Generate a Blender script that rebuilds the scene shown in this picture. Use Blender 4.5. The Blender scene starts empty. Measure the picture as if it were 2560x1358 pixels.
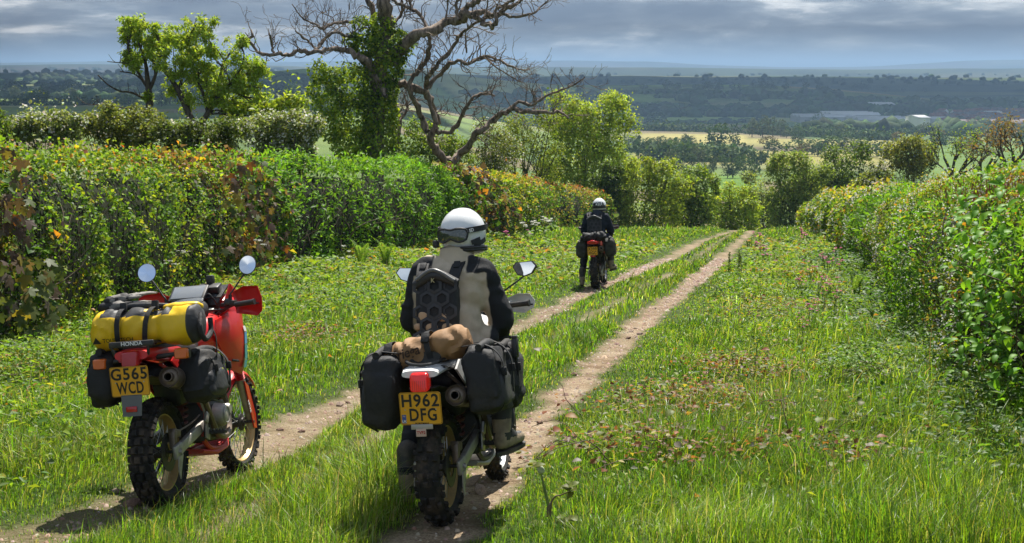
import bpy, bmesh, math, random
import numpy as np
from mathutils import Vector, Matrix, Quaternion

SC = bpy.context.scene
COL = SC.collection
R = math.radians

# ------------------------------------------------------------------ camera
CAM_Z = 1.68
PITCH = R(8.1)
FPX = 3556.0            # focal length in pixels of the 2560 px wide photograph (50 mm)
cam_data = bpy.data.cameras.new('camera')
cam_data.sensor_width = 36.0
cam_data.lens = 36.0 * FPX / 2560.0
cam_data.clip_start = 0.05
cam_data.clip_end = 60000.0
cam = bpy.data.objects.new('camera', cam_data)
COL.objects.link(cam)
cam.location = (0, 0, CAM_Z)
cam.rotation_euler = (R(90) - PITCH, 0, 0)
SC.camera = cam

# ------------------------------------------------------------------ sky
SUN_EL, SUN_AZ = R(57), R(14)      # azimuth measured from +Y (view direction) towards +X
world = bpy.data.worlds.new('World')
SC.world = world
world.use_nodes = True
wn, wl = world.node_tree.nodes, world.node_tree.links
wn.clear()
w_out = wn.new('ShaderNodeOutputWorld')
w_bg = wn.new('ShaderNodeBackground')
w_sky = wn.new('ShaderNodeTexSky')
w_sky.sky_type = 'NISHITA'
w_sky.sun_disc = False
w_sky.sun_elevation = SUN_EL
w_sky.sun_rotation = SUN_AZ
w_sky.air_density = 1.0
w_sky.dust_density = 1.2
w_sky.ozone_density = 1.5
SKY_STRENGTH = 0.1
w_bg.inputs['Strength'].default_value = SKY_STRENGTH

def wmath(op, a, b=None, clamp=False):
    n = wn.new('ShaderNodeMath'); n.operation = op; n.use_clamp = clamp
    for i, v in enumerate((a, b)):
        if v is None: continue
        if isinstance(v, (int, float)): n.inputs[i].default_value = v
        else: wl.new(v, n.inputs[i])
    return n.outputs[0]

w_tc = wn.new('ShaderNodeTexCoord')
w_sep = wn.new('ShaderNodeSeparateXYZ'); wl.new(w_tc.outputs['Generated'], w_sep.inputs[0])
w_z = wmath('MAXIMUM', w_sep.outputs['Z'], 0.0)
w_cmb = wn.new('ShaderNodeCombineXYZ')                       # cloud banks: broad in azimuth, low in height
wl.new(wmath('MULTIPLY', wmath('ARCTAN2', w_sep.outputs['X'], w_sep.outputs['Y']), 5.0), w_cmb.inputs[0])
wl.new(wmath('MULTIPLY', w_z, 26.0), w_cmb.inputs[1])

def wnoise(scale, detail, rough, off, dist=0.0):
    m = wn.new('ShaderNodeMapping'); m.inputs['Location'].default_value = off
    wl.new(w_cmb.outputs[0], m.inputs['Vector'])
    n = wn.new('ShaderNodeTexNoise')
    n.inputs['Scale'].default_value = scale; n.inputs['Detail'].default_value = detail
    n.inputs['Roughness'].default_value = rough; n.inputs['Distortion'].default_value = dist
    wl.new(m.outputs[0], n.inputs['Vector'])
    return n.outputs['Fac']

def wramp(fac, stops):
    n = wn.new('ShaderNodeValToRGB')
    while len(n.color_ramp.elements) < len(stops): n.color_ramp.elements.new(0.5)
    for e, (p, c) in zip(n.color_ramp.elements, stops):
        e.position = p; e.color = (*c, 1) if not isinstance(c, (int, float)) else (c, c, c, 1)
    wl.new(fac, n.inputs[0])
    return n.outputs[0]

def wmix(fac, a, b):
    n = wn.new('ShaderNodeMix'); n.data_type = 'RGBA'
    wl.new(fac, n.inputs[0]); wl.new(a, n.inputs[6]); wl.new(b, n.inputs[7])
    return n.outputs[2]

k = 0.60 / SKY_STRENGTH
CLOUD_A, CLOUD_B = (6.48, 3.02, 5.86), (1.449, 10.718, 3.291)
cover = wramp(wnoise(0.9, 5, 0.5, CLOUD_A), [(0.34, 0.0), (0.52, 1.0)])
tone = wramp(wnoise(1.25, 10, 0.62, CLOUD_B, 0.25),
             [(0.40, (0.21*k, 0.26*k, 0.345*k)), (0.49, (0.285*k, 0.34*k, 0.42*k)), (0.545, (0.42*k, 0.48*k, 0.55*k)), (0.62, (0.95*k, 0.97*k, 0.98*k))])
clear = wramp(w_z, [(0.0, (0.29*k, 0.345*k, 0.42*k)), (0.02, (0.275*k, 0.335*k, 0.42*k)), (0.30, (0.24*k, 0.36*k, 0.60*k)), (1.0, (0.14*k, 0.25*k, 0.50*k))])
mixa = wn.new('ShaderNodeMix'); mixa.data_type = 'RGBA'; mixa.inputs[0].default_value = 0.85
wl.new(w_sky.outputs[0], mixa.inputs[6]); wl.new(clear, mixa.inputs[7])
skycol = wmix(cover, mixa.outputs[2], tone)
hor = wramp(w_z, [(0.0, 0.8), (0.020, 0.0)])                # pale air above the horizon
hz = wn.new('ShaderNodeRGB'); hz.outputs[0].default_value = (0.31*k, 0.37*k, 0.45*k, 1)
skycol = wmix(hor, skycol, hz.outputs[0])
wl.new(skycol, w_bg.inputs['Color'])
wl.new(w_bg.outputs[0], w_out.inputs['Surface'])

# ------------------------------------------------------------------ sun
sun_data = bpy.data.lights.new('sun', 'SUN')
sun_data.energy = 5.0
sun_data.angle = R(0.53)
sun_data.color = (1.0, 0.95, 0.87)
sun = bpy.data.objects.new('sun', sun_data)
COL.objects.link(sun)
SUN_DIR = Vector((math.sin(SUN_AZ)*math.cos(SUN_EL), math.cos(SUN_AZ)*math.cos(SUN_EL), math.sin(SUN_EL)))
sun.rotation_euler = SUN_DIR.to_track_quat('Z', 'Y').to_euler()
sun.location = (0, 0, 50)

SC.view_settings.view_transform = 'Standard'
SC.view_settings.look = 'None'
SC.view_settings.exposure = 0.9
SC.view_settings.gamma = 1.0
SC.view_settings.use_curve_mapping = False
SC.render.engine = 'CYCLES'
cy = SC.cycles
cy.max_bounces = 6; cy.diffuse_bounces = 3; cy.glossy_bounces = 3
cy.transmission_bounces = 4; cy.transparent_max_bounces = 6; cy.volume_bounces = 0
cy.use_denoising = True
cy.sample_clamp_indirect = 6.0
cy.caustics_reflective = False; cy.caustics_refractive = False

# ------------------------------------------------------------------ helpers
def ray(px, py):
    u = (px - 1280) / FPX; v = (679 - py) / FPX
    return np.array([u, math.cos(PITCH) + v*math.sin(PITCH), -math.sin(PITCH) + v*math.cos(PITCH)])

def at(px, py, Y):
    """the point at depth Y in the direction of a photograph pixel"""
    d = ray(px, py)
    return np.array([0, 0, CAM_Z]) + d*(Y/d[1])

def _hash(i, j, k, s):
    n = (i*374761393 + j*668265263 + k*2147483647 + s*974634777) & 0xffffffff
    n = ((n ^ (n >> 13))*1274126177) & 0xffffffff
    return ((n ^ (n >> 16)) & 0xffff)/65535.0

_TAB = np.random.default_rng(1234).random((64*64*64,), dtype=np.float32)*2-1
def vnoise(p, scale=1.0, seed=0):
    """smooth value noise in -1..1 at points p (N,3)"""
    p = np.asarray(p, np.float64)*scale + seed*7.13
    i = np.floor(p); f = (p-i).astype(np.float32); i = i.astype(np.int64) & 63; f = f*f*(3-2*f)
    j = (i+1) & 63
    x0, x1 = i[:, 0] << 12, j[:, 0] << 12; y0, y1 = i[:, 1] << 6, j[:, 1] << 6; z0, z1 = i[:, 2], j[:, 2]
    fx, fy, fz = f[:, 0], f[:, 1], f[:, 2]
    def e(a): return _TAB[a+z0]*(1-fz)+_TAB[a+z1]*fz
    a = e(x0+y0)*(1-fy)+e(x0+y1)*fy
    b = e(x1+y0)*(1-fy)+e(x1+y1)*fy
    return a*(1-fx)+b*fx

def fnoise(p, scale=1.0, seed=0, octv=3):
    o, a = 0, 1.0
    for q in range(octv):
        o = o + a*vnoise(p, scale*2**q, seed+q*17); a *= 0.5
    return o/1.75

def n2(x, y, scale=1.0, seed=0, octv=3):
    x = np.asarray(x, float); y = np.asarray(y, float)
    return fnoise(np.stack([x.ravel(), y.ravel(), np.full(x.size, 0.37)], 1), scale, seed, octv).reshape(x.shape)

def unit(v):
    return v/np.maximum(np.linalg.norm(v, axis=-1, keepdims=True), 1e-9)

def np_mesh(name, V, faces, col=None, smooth=False, mi=None):
    """faces: list of (N,k) int arrays"""
    me = bpy.data.meshes.new(name)
    V = np.ascontiguousarray(V, np.float32)
    me.vertices.add(len(V)); me.vertices.foreach_set('co', V.ravel())
    ls = np.concatenate([f.ravel() for f in faces]).astype(np.int32)
    tot = np.concatenate([np.full(len(f), f.shape[1], np.int32) for f in faces])
    st = np.concatenate([[0], np.cumsum(tot)[:-1]]).astype(np.int32)
    me.loops.add(len(ls)); me.loops.foreach_set('vertex_index', ls)
    me.polygons.add(len(tot)); me.polygons.foreach_set('loop_start', st)
    if smooth: me.polygons.foreach_set('use_smooth', np.ones(len(tot), bool))
    if mi is not None: me.polygons.foreach_set('material_index', np.asarray(mi, np.int32))
    if col is not None:
        a = me.attributes.new('col', 'FLOAT_COLOR', 'POINT')
        c = np.ones((len(V), 4), np.float32); c[:, :3] = col
        a.data.foreach_set('color', c.ravel())
    me.update(calc_edges=True)
    return me

def link(name, data, parent=None, mat=None, loc=None):
    o = bpy.data.objects.new(name, data)
    COL.objects.link(o)
    if parent is not None: o.parent = parent
    if mat is not None and data is not None:
        if not isinstance(mat, (list, tuple)): mat = [mat]
        if len(data.materials) == 0:
            for m in mat: data.materials.append(m)
    if loc is not None: o.location = loc
    return o

def tag(o, label=None, cat=None, group=None, kind=None):
    if label: o['label'] = label
    if cat: o['category'] = cat
    if group: o['group'] = group
    if kind: o['kind'] = kind
    return o

def empty(name, loc=(0, 0, 0), label=None, cat=None, group=None, kind=None):
    o = bpy.data.objects.new(name, None); COL.objects.link(o)
    o.empty_display_size = 0.1
    o.location = loc
    return tag(o, label, cat, group, kind)

# ------------------------------------------------------------------ materials
MATS = {}
def newmat(name):
    m = bpy.data.materials.new(name); m.use_nodes = True
    MATS[name] = m
    return m, m.node_tree.nodes, m.node_tree.links, m.node_tree.nodes['Principled BSDF']

def plain(name, col, rough=0.6, metal=0.0, spec=0.5, noise=0.0, nscale=20.0, bump=0.0, bscale=60.0, coat=0.0, dirt=None, dscale=6.0, damt=0.5, emit=None):
    """a principled paint, cloth or metal with grain, wear and dust"""
    m, N, L, b = newmat(name)
    b.inputs['Roughness'].default_value = rough
    b.inputs['Metallic'].default_value = metal
    b.inputs['Specular IOR Level'].default_value = spec
    if coat: b.inputs['Coat Weight'].default_value = coat; b.inputs['Coat Roughness'].default_value = 0.08
    b.inputs['Base Color'].default_value = (*col, 1)
    tc = N.new('ShaderNodeTexCoord')
    src = None
    if noise:
        t = N.new('ShaderNodeTexNoise'); t.inputs['Scale'].default_value = nscale; t.inputs['Detail'].default_value = 5
        L.new(tc.outputs['Object'], t.inputs['Vector'])
        r = N.new('ShaderNodeValToRGB')
        r.color_ramp.elements[0].position = 0.3; r.color_ramp.elements[1].position = 0.7
        r.color_ramp.elements[0].color = (*[c*(1-noise) for c in col], 1)
        r.color_ramp.elements[1].color = (*[min(1, c*(1+noise)) for c in col], 1)
        L.new(t.outputs['Fac'], r.inputs[0]); src = r.outputs[0]
    if dirt is not None:
        t = N.new('ShaderNodeTexNoise'); t.inputs['Scale'].default_value = dscale; t.inputs['Detail'].default_value = 8; t.inputs['Roughness'].default_value = 0.7
        L.new(tc.outputs['Object'], t.inputs['Vector'])
        r = N.new('ShaderNodeValToRGB'); r.color_ramp.elements[0].position = 0.48; r.color_ramp.elements[1].position = 0.72
        r.color_ramp.elements[1].color = (damt, damt, damt, 1)
        L.new(t.outputs['Fac'], r.inputs[0])
        mx = N.new('ShaderNodeMix'); mx.data_type = 'RGBA'
        L.new(r.outputs[0], mx.inputs[0])
        if src is not None: L.new(src, mx.inputs[6])
        else: mx.inputs[6].default_value = (*col, 1)
        mx.inputs[7].default_value = (*dirt, 1)
        src = mx.outputs[2]
        mr = N.new('ShaderNodeMath'); mr.operation = 'MULTIPLY_ADD'; mr.inputs[1].default_value = 0.4; mr.inputs[2].default_value = rough
        mr.use_clamp = True
        L.new(r.outputs[0], mr.inputs[0]); L.new(mr.outputs[0], b.inputs['Roughness'])
    if src is not None: L.new(src, b.inputs['Base Color'])
    if bump:
        t = N.new('ShaderNodeTexNoise'); t.inputs['Scale'].default_value = bscale; t.inputs['Detail'].default_value = 4
        L.new(tc.outputs['Object'], t.inputs['Vector'])
        bp = N.new('ShaderNodeBump'); bp.inputs['Strength'].default_value = bump; bp.inputs['Distance'].default_value = 0.02
        L.new(t.outputs['Fac'], bp.inputs['Height']); L.new(bp.outputs[0], b.inputs['Normal'])
    if emit is not None:
        b.inputs['Emission Color'].default_value = (*emit[:3], 1); b.inputs['Emission Strength'].default_value = emit[3]
    return m

def leafmat(name, trans=0.4, rough=0.45, spec=0.35, tint=(1.15, 1.1, 0.45)):
    """leaves: colour from the 'col' attribute, light shining through"""
    m, N, L, b = newmat(name)
    at_ = N.new('ShaderNodeAttribute'); at_.attribute_name = 'col'
    b.inputs['Roughness'].default_value = rough
    b.inputs['Specular IOR Level'].default_value = spec
    L.new(at_.outputs['Color'], b.inputs['Base Color'])
    tr = N.new('ShaderNodeBsdfTranslucent')
    mu = N.new('ShaderNodeMix'); mu.data_type = 'RGBA'; mu.blend_type = 'MULTIPLY'; mu.inputs[0].default_value = 1.0
    L.new(at_.outputs['Color'], mu.inputs[6]); mu.inputs[7].default_value = (*[min(1.6, t*1.25) for t in tint], 1)
    L.new(mu.outputs[2], tr.inputs['Color'])
    ms = N.new('ShaderNodeMixShader'); ms.inputs[0].default_value = trans
    L.new(b.outputs[0], ms.inputs[1]); L.new(tr.outputs[0], ms.inputs[2])
    L.new(ms.outputs[0], N['Material Output'].inputs['Surface'])
    return m

M_LEAF = leafmat('leaf', 0.5, 0.5, 0.22)
M_GRASS = leafmat('grass_blade', 0.5, 0.38, 0.4)
M_PETAL = leafmat('petal', 0.35, 0.7, 0.2, (1, 1, 1))
M_FARLEAF = leafmat('far_leaf', 0.2, 0.8, 0.1, (1.05, 1.05, 0.6))

def barkmat(name, c0, c1, scale=14.0):
    m, N, L, b = newmat(name)
    tc = N.new('ShaderNodeTexCoord')
    mp = N.new('ShaderNodeMapping'); mp.inputs['Scale'].default_value = (1, 1, 0.3)
    L.new(tc.outputs['Object'], mp.inputs['Vector'])
    t = N.new('ShaderNodeTexNoise'); t.inputs['Scale'].default_value = scale; t.inputs['Detail'].default_value = 8; t.inputs['Roughness'].default_value = 0.7
    L.new(mp.outputs[0], t.inputs['Vector'])
    r = N.new('ShaderNodeValToRGB'); r.color_ramp.elements[0].position = 0.35; r.color_ramp.elements[1].position = 0.68
    r.color_ramp.elements[0].color = (*c0, 1); r.color_ramp.elements[1].color = (*c1, 1)
    L.new(t.outputs['Fac'], r.inputs[0]); L.new(r.outputs[0], b.inputs['Base Color'])
    b.inputs['Roughness'].default_value = 0.85; b.inputs['Specular IOR Level'].default_value = 0.2
    bp = N.new('ShaderNodeBump'); bp.inputs['Strength'].default_value = 0.7; bp.inputs['Distance'].default_value = 0.04
    L.new(t.outputs['Fac'], bp.inputs['Height']); L.new(bp.outputs[0], b.inputs['Normal'])
    return m
M_DEADBARK = barkmat('dead_wood', (0.045, 0.034, 0.027), (0.34, 0.265, 0.205), 9)
M_BARK = barkmat('bark', (0.035, 0.028, 0.02), (0.12, 0.10, 0.075), 14)
M_TWIG = plain('twig', (0.13, 0.095, 0.065), 0.85, noise=0.5, nscale=9)
M_CORE = plain('hedge_inside', (0.016, 0.02, 0.009), 0.95, spec=0.1, noise=0.5, nscale=7)  # near black: the shade between the hedge leaves put into the colour

# ------------------------------------------------------------------ plant geometry
def kites(P, D, N, L, W, col, fold=0.18, droop=0.12):
    """small leaves, each two triangles folded along the midrib"""
    n = len(P)
    D = unit(D); S = unit(np.cross(D, N)); N = unit(np.cross(S, D))
    L = np.broadcast_to(np.asarray(L, float), (n,))[:, None]; W = np.broadcast_to(np.asarray(W, float), (n,))[:, None]
    V = np.empty((n, 4, 3))
    V[:, 0] = P
    m = P + D*L*0.42 + N*W*fold
    V[:, 1] = m + S*W*0.5
    V[:, 2] = P + D*L - N*L*droop
    V[:, 3] = m - S*W*0.5
    b = np.arange(n)[:, None]*4
    F = np.concatenate([b+np.array([[0, 1, 2]]), b+np.array([[0, 2, 3]])])
    return V.reshape(-1, 3), F, np.repeat(col, 4, axis=0)

class Cloud:
    """gathers arrays of small faces into one mesh"""
    def __init__(s): s.V, s.F, s.C, s.n = [], [], [], 0
    def add(s, V, F, C):
        s.V.append(V); s.F.append(F+s.n); s.C.append(C); s.n += len(V)
    def mesh(s, name, smooth=False):
        ks = {}
        for f in s.F: ks.setdefault(f.shape[1], []).append(f)
        return np_mesh(name, np.concatenate(s.V), [np.concatenate(v) for v in ks.values()], np.concatenate(s.C), smooth)

def pick(rng, n, pal, jit=0.12):
    """n colours from a palette [(weight, (r,g,b))...] with a little variation"""
    w = np.array([p[0] for p in pal], float); w /= w.sum()
    c = np.array([p[1] for p in pal])[rng.choice(len(pal), n, p=w)]
    return np.clip(c*(1+rng.normal(0, jit, (n, 1)))*(1+rng.normal(0, jit*0.4, (n, 3))), 0.003, 0.95)

def pick_sp(rng, P, pal, scale, seed, jit=0.12, mix=0.62):
    """like pick, but neighbouring leaves (one branch) take like colours"""
    n = len(P)
    if n == 0: return np.zeros((0, 3))
    pal = sorted(pal, key=lambda q: q[1][0]-0.3*q[1][1])
    v = mix*fnoise(P, scale, seed, 3)+(1-mix)*rng.uniform(-1, 1, n)
    r = np.empty(n); r[np.argsort(v)] = (np.arange(n)+.5)/n
    w = np.cumsum([p[0] for p in pal]); w = w/w[-1]
    c = np.array([p[1] for p in pal])[np.searchsorted(w, r)]
    return np.clip(c*(1+rng.normal(0, jit, (n, 1)))*(1+rng.normal(0, jit*0.4, (n, 3))), 0.003, 0.95)

def tube(path, rad, n=6, cap=True, twist=0.0, rough=0.0, seed=0):
    """verts, quads of a tapered tube along a path"""
    path = np.asarray(path, float); m = len(path)
    rad = np.broadcast_to(np.asarray(rad, float), (m,))
    T = unit(np.gradient(path, axis=0))
    up = np.array([0, 0, 1.0]) if abs(T[0, 2]) < 0.9 else np.array([1.0, 0, 0])
    a = unit(np.cross(T[0], up)); A = []
    for t in T:
        a = a - t*np.dot(a, t); a = a/max(np.linalg.norm(a), 1e-9); A.append(a)
    A = np.array(A); B = np.cross(T, A)
    th = np.linspace(0, 2*np.pi, n, endpoint=False)
    V = path[:, None] + rad[:, None, None]*(np.cos(th)[None, :, None]*A[:, None] + np.sin(th)[None, :, None]*B[:, None])
    V = V.reshape(-1, 3)
    if rough:
        c = np.repeat(path, n, axis=0); d = V-c
        V = c + d*(1+rough*fnoise(V, 6.0, seed, 2))[:, None]
    i = np.arange(m-1)[:, None]*n; j = np.arange(n)[None]
    F = np.stack([i+j, i+(j+1) % n, i+n+(j+1) % n, i+n+j], -1).reshape(-1, 4)
    return V, F

def smooth_path(pts, k=4):
    """Catmull-Rom through pts (each row: x,y,z,radius...)"""
    p = np.asarray(pts, float)
    q = np.vstack([2*p[0]-p[1], p, 2*p[-1]-p[-2]])
    out = []
    for i in range(len(p)-1):
        a, b, c, d = q[i:i+4]
        for t in np.linspace(0, 1, k, endpoint=False):
            out.append(0.5*((2*b)+(-a+c)*t+(2*a-5*b+4*c-d)*t*t+(-a+3*b-3*c+d)*t**3))
    out.append(p[-1])
    return np.array(out)
# ================================================================== GROUND
def _table(knots, lo, hi, step, sig):
    ys = np.arange(lo, hi, step); k = np.array(knots, float)
    z = np.interp(ys, k[:, 0], k[:, 1])
    w = int(3*sig/step); g = np.exp(-0.5*(np.arange(-w, w+1)*step/sig)**2); g /= g.sum()
    zp = np.pad(z, w, mode='reflect', reflect_type='odd')
    return ys, np.convolve(zp, g, 'valid')
_ny, _nz = _table([(-40, 4.2), (0, 0), (5, -.55), (8, -.885), (10, -1.12), (14, -1.50), (27.5, -2.6), (50, -4.5), (72, -6.45), (88, -8.4), (120, -13), (160, -17.5)], -30, 150, .25, 1.6)
_cy, _cz = _table([(60, -5.4), (88, -8.4), (120, -13), (160, -17.5), (250, -24), (350, -27), (550, -31), (800, -37), (1100, -45), (1600, -59), (1900, -62), (3000, -58), (5000, -52), (9000, -50), (16000, -40), (30000, -40)], 60, 26000, 10, 30)
_ly, _lz = _table([(60, -5.4), (88, -8.0), (120, -10), (200, -12.5), (350, -14), (600, -15.5), (1000, -17.5), (1500, -27), (2200, -30), (3000, -32), (5000, -38), (9000, -40), (16000, -40), (30000, -40)], 60, 26000, 10, 30)
def sstep(a, b, x):
    t = np.clip((x-a)/(b-a), 0, 1); return t*t*(3-2*t)

RUT_R = [(1010, 1420), (1110, 1345), (1255, 1170), (1335, 1060), (1432, 975), (1525, 885), (1612, 805), (1702, 735), (1785, 665), (1838, 615), (1868, 590), (1900, 576)]
RUT_L = [(-180, 1480), (240, 1300), (440, 1235), (600, 1160), (790, 1055), (900, 1000), (1120, 900), (1310, 818), (1400, 768), (1490, 725), (1570, 692), (1680, 645), (1755, 603), (1830, 580), (1880, 572)]
RUT_M = [(520, 1370), (690, 1275), (900, 1140), (1100, 1010), (1290, 905), (1440, 820), (1620, 722), (1740, 655), (1800, 605)]

def base_z(x, y):
    x = np.asarray(x, float); y = np.asarray(y, float)
    near = np.interp(y, _ny, _nz)
    u = x/np.maximum(y, 30)
    wl = 1-sstep(-0.13, 0.05, u)
    far = np.interp(y, _cy, _cz)*(1-wl) + np.interp(y, _ly, _lz)*wl
    t = sstep(70, 130, y)
    z = near*(1-t) + far*t
    return z

def hit_near(px, py):
    """where the ray through a photograph pixel meets the lane"""
    d = ray(px, py); lo, hi = 2.0, 140.0
    ts = np.linspace(2, 140, 3000); P = np.array([0, 0, CAM_Z])+d*(ts/d[1])[:, None]
    below = np.nonzero(P[:, 2] < base_z(P[:, 0], P[:, 1]))[0]
    return P[below[0]] if len(below) else P[-1]

def rut_line(pxs):
    p = np.array([hit_near(*q) for q in pxs])[:, :2]
    p = p[np.argsort(p[:, 1])]
    ys = np.arange(-4, 95, 0.2)
    x = np.interp(ys, p[:, 1], p[:, 0])
    lo = ys < p[0, 1]; s = (p[2, 0]-p[0, 0])/(p[2, 1]-p[0, 1]); x[lo] = p[0, 0]+s*(ys[lo]-p[0, 1])
    hi = ys > p[-1, 1]; s = (p[-1, 0]-p[-3, 0])/(p[-1, 1]-p[-3, 1]); x[hi] = p[-1, 0]+s*(ys[hi]-p[-1, 1])
    g = np.exp(-0.5*(np.arange(-10, 11)/4)**2); g /= g.sum()
    return ys, np.convolve(np.pad(x, 10, mode='reflect', reflect_type='odd'), g, 'valid')
RUTS = [rut_line(RUT_R), rut_line(RUT_L), rut_line(RUT_M)]

def rut_mask(x, y):
    """0 grass .. 1 bare earth, and the depth of the wheel tracks"""
    x = np.asarray(x, float); y = np.asarray(y, float)
    wob = n2(x, y, 1.3, 5)*0.15 + n2(x, y, 5.0, 9, 2)*0.09
    m = np.zeros_like(x); dep = np.zeros_like(x)
    for i, (ys, xs) in enumerate(RUTS):
        d = np.abs(x-np.interp(y, ys, xs))
        if i == 0: w = 0.165
        elif i == 1: w = 0.18 + 0.11*sstep(18, 9, y)
        else: w = 0.10
        k = 1-sstep(w-0.09, w+0.13, d+wob)
        if i == 2: k = k*np.clip(0.55+0.9*n2(x, y, 0.35, 31), 0, 1)*0.9
        if i == 1: k = k*np.clip(0.78+0.55*n2(x, y, 0.22, 41), 0.25, 1)
        if i == 0: k = k*np.clip(1.0+0.35*n2(x, y, 0.3, 43), 0.45, 1)
        k = k*(1-sstep(74, 90, y)*0.6)
        m = np.maximum(m, k)
        dep = np.maximum(dep, (1-sstep(0.1, w+0.35, d))*(0.05 if i < 2 else 0.015))
    return np.clip(m, 0, 1), dep

def ridge(x, y, y0, s, A, x0=0, sx=1e9, seed=3, wob=0.12):
    yy = y0*(1+wob*n2(x/y0, y*0+seed, 2.0, seed, 2))
    return A*np.exp(-((y-yy)/s)**2)*np.exp(-((x-x0)/sx)**4)

def ground_z(x, y):
    x = np.asarray(x, float); y = np.asarray(y, float)
    z = base_z(x, y)
    if np.min(y) < 96:
        _, dep = rut_mask(x, np.clip(y, -4, 94))
        nearw = 1-sstep(70, 95, y)
        z = z + nearw*(0.055 - dep + 0.035*n2(x, y, 0.6, 2)+0.012*n2(x, y, 3.0, 4, 2))
        if FIX:                                     # tyres stand on the ground
            ws = sum(np.exp(-((x-a)**2+(y-b)**2)/0.35) for a, b, g in FIX); wg = sum(g*np.exp(-((x-a)**2+(y-b)**2)/0.35) for a, b, g in FIX)
            z = z + wg/np.maximum(ws, 1)
    if np.max(y) < 250: return z
    farw = sstep(250, 900, y)
    z = z + farw*6*n2(x, y, 1/420., 6, 2)
    z = z + ridge(x, y, 2150, 330, 40, 60, 560, 3, 0.05)            # dark hill across the valley
    z = z + ridge(x, y, 3700, 420, 24, -1150, 900, 5, 0.08)         # wooded hill to the left
    z = z + ridge(x, y, 5200, 700, 28, 0, 1e9, 7, 0.10)*(1+0.5*n2(x/5200, y*0, 4, 8, 2))
    z = z + ridge(x, y, 8200, 900, 66, 0, 1e9, 9, 0.10)*(1+0.9*n2(x/8200, y*0, 5, 12, 2))
    z = z + ridge(x, y, 13500, 1500, 122, 0, 1e9, 11, 0.06)*(1+0.8*n2(x/14500, y*0, 4.5, 16, 3))
    return z

FIX = []
_f = []
for _p, _fp, _wb in ((at(408, 1270, 8.184), (601, 1181), 1.42), (at(1109, 1314, 7.625), (1247, 1200), 1.45), (at(1490, 724, 27.45), (1510, 708), 1.45)):
    _d = unit(ray(*_fp)); _q = np.array([0, 0, CAM_Z])-_p; _b = _q@_d; _e = np.array([0, 0, CAM_Z])+_d*(-_b+math.sqrt(max(_b*_b-(_q@_q-_wb*_wb), 0)))
    for _c in (_p, _e): _f.append((_c[0], _c[1], float(_c[2]-ground_z(np.array([_c[0]]), np.array([_c[1]]))[0])+.010))
FIX = _f

def field_colour(x, y):
    """the colours of the fields of the valley (crop, pasture, plough), by field, with brightness painted by distance"""
    u = x/np.maximum(y, 1)
    rng = np.random.default_rng(8)
    # jittered strips: field rows along y, columns along x
    ly = np.log(np.maximum(y, 60)+8*n2(x, y, 1/60., 21))*7.0 + 0.35*np.sin(u*9) + 1.2*u
    row = np.floor(ly).astype(int)
    lx = u*9 + 3.7*np.sin(row*12.9) + 0.25*(ly-row)
    colu = np.floor(lx).astype(int)
    h = _hash(row.astype(np.int64)+500, colu.astype(np.int64)+500, np.zeros_like(row, dtype=np.int64), 4)
    h2 = _hash(row.astype(np.int64)+900, colu.astype(np.int64)+300, np.zeros_like(row, dtype=np.int64), 9)
    pal = np.array([(0.11, 0.17, 0.05), (0.15, 0.21, 0.06), (0.08, 0.13, 0.04), (0.19, 0.21, 0.09), (0.12, 0.18, 0.05), (0.17, 0.145, 0.085)])
    c = pal[(h*5.99).astype(int)]
    # edges of fields: hedge banks
    ey = np.minimum(ly-row, 1-(ly-row))/0.06; ex = np.minimum(lx-colu, 1-(lx-colu))/0.05
    e = np.clip(np.minimum(ey, ex), 0, 1)
    c = c*(0.35+0.65*e)[..., None]
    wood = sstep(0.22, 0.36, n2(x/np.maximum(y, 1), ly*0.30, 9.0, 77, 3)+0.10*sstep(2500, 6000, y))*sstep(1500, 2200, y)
    c = c*(1+.9*(sstep(1200, 1500, y)-sstep(2600, 3200, y))-.25*sstep(3000, 4500, y)-.35*sstep(5000, 6500, y))[..., None]; c = c*(1-wood[..., None]) + np.array((0.018, 0.034, 0.016))*wood[..., None]  # fields painted lighter under cloud shade, darker on the sunlit far plain
    return c

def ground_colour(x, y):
    c = field_colour(x, y)
    u = x/np.maximum(y, 1)
    def patch(u0, u1, y0, y1, col, sl=0.0, soft=0.004):
        yy = y - sl*(x)
        k = sstep(u0-soft, u0+soft, u)*(1-sstep(u1-soft, u1+soft, u))*sstep(y0*0.992, y0*1.008, yy)*(1-sstep(y1*0.992, y1*1.008, yy))
        return k[..., None], np.array(col)
    for a in PATCHES:
        k, col = patch(*a); c = c*(1-k) + col*k
    near = 1-sstep(85, 110, y)
    c = c*(1-near[..., None]) + np.array((0.055, 0.085, 0.02))*near[..., None]
    return c
PATCHES = [  # left u, right u, near y, far y, colour  -- u = x / y
    (0.085, 0.30, 470, 585, (0.25, 0.235, 0.08)),
    (0.090, 0.165, 660, 830, (0.32, 0.29, 0.11)),
    (0.165, 0.30, 640, 760, (0.27, 0.25, 0.09)),
    (0.04, 0.23, 905, 1180, (0.05, 0.038, 0.026)),
    (0.14, 0.175, 300, 400, (0.10, 0.19, 0.03)),
    (0.27, 0.40, 400, 700, (0.12, 0.2, 0.05)),
    (-0.33, -0.20, 850, 1000, (0.20, 0.30, 0.06)),
    (-0.33, -0.24, 560, 640, (0.14, 0.2, 0.05)),
    (0.05, 0.30, 1960, 2080, (0.16, 0.21, 0.07)),
    (0.10, 0.26, 1800, 1890, (0.20, 0.22, 0.10)),
    (0.02, 0.20, 2160, 2400, (0.10, 0.09, 0.05)),
]

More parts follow.
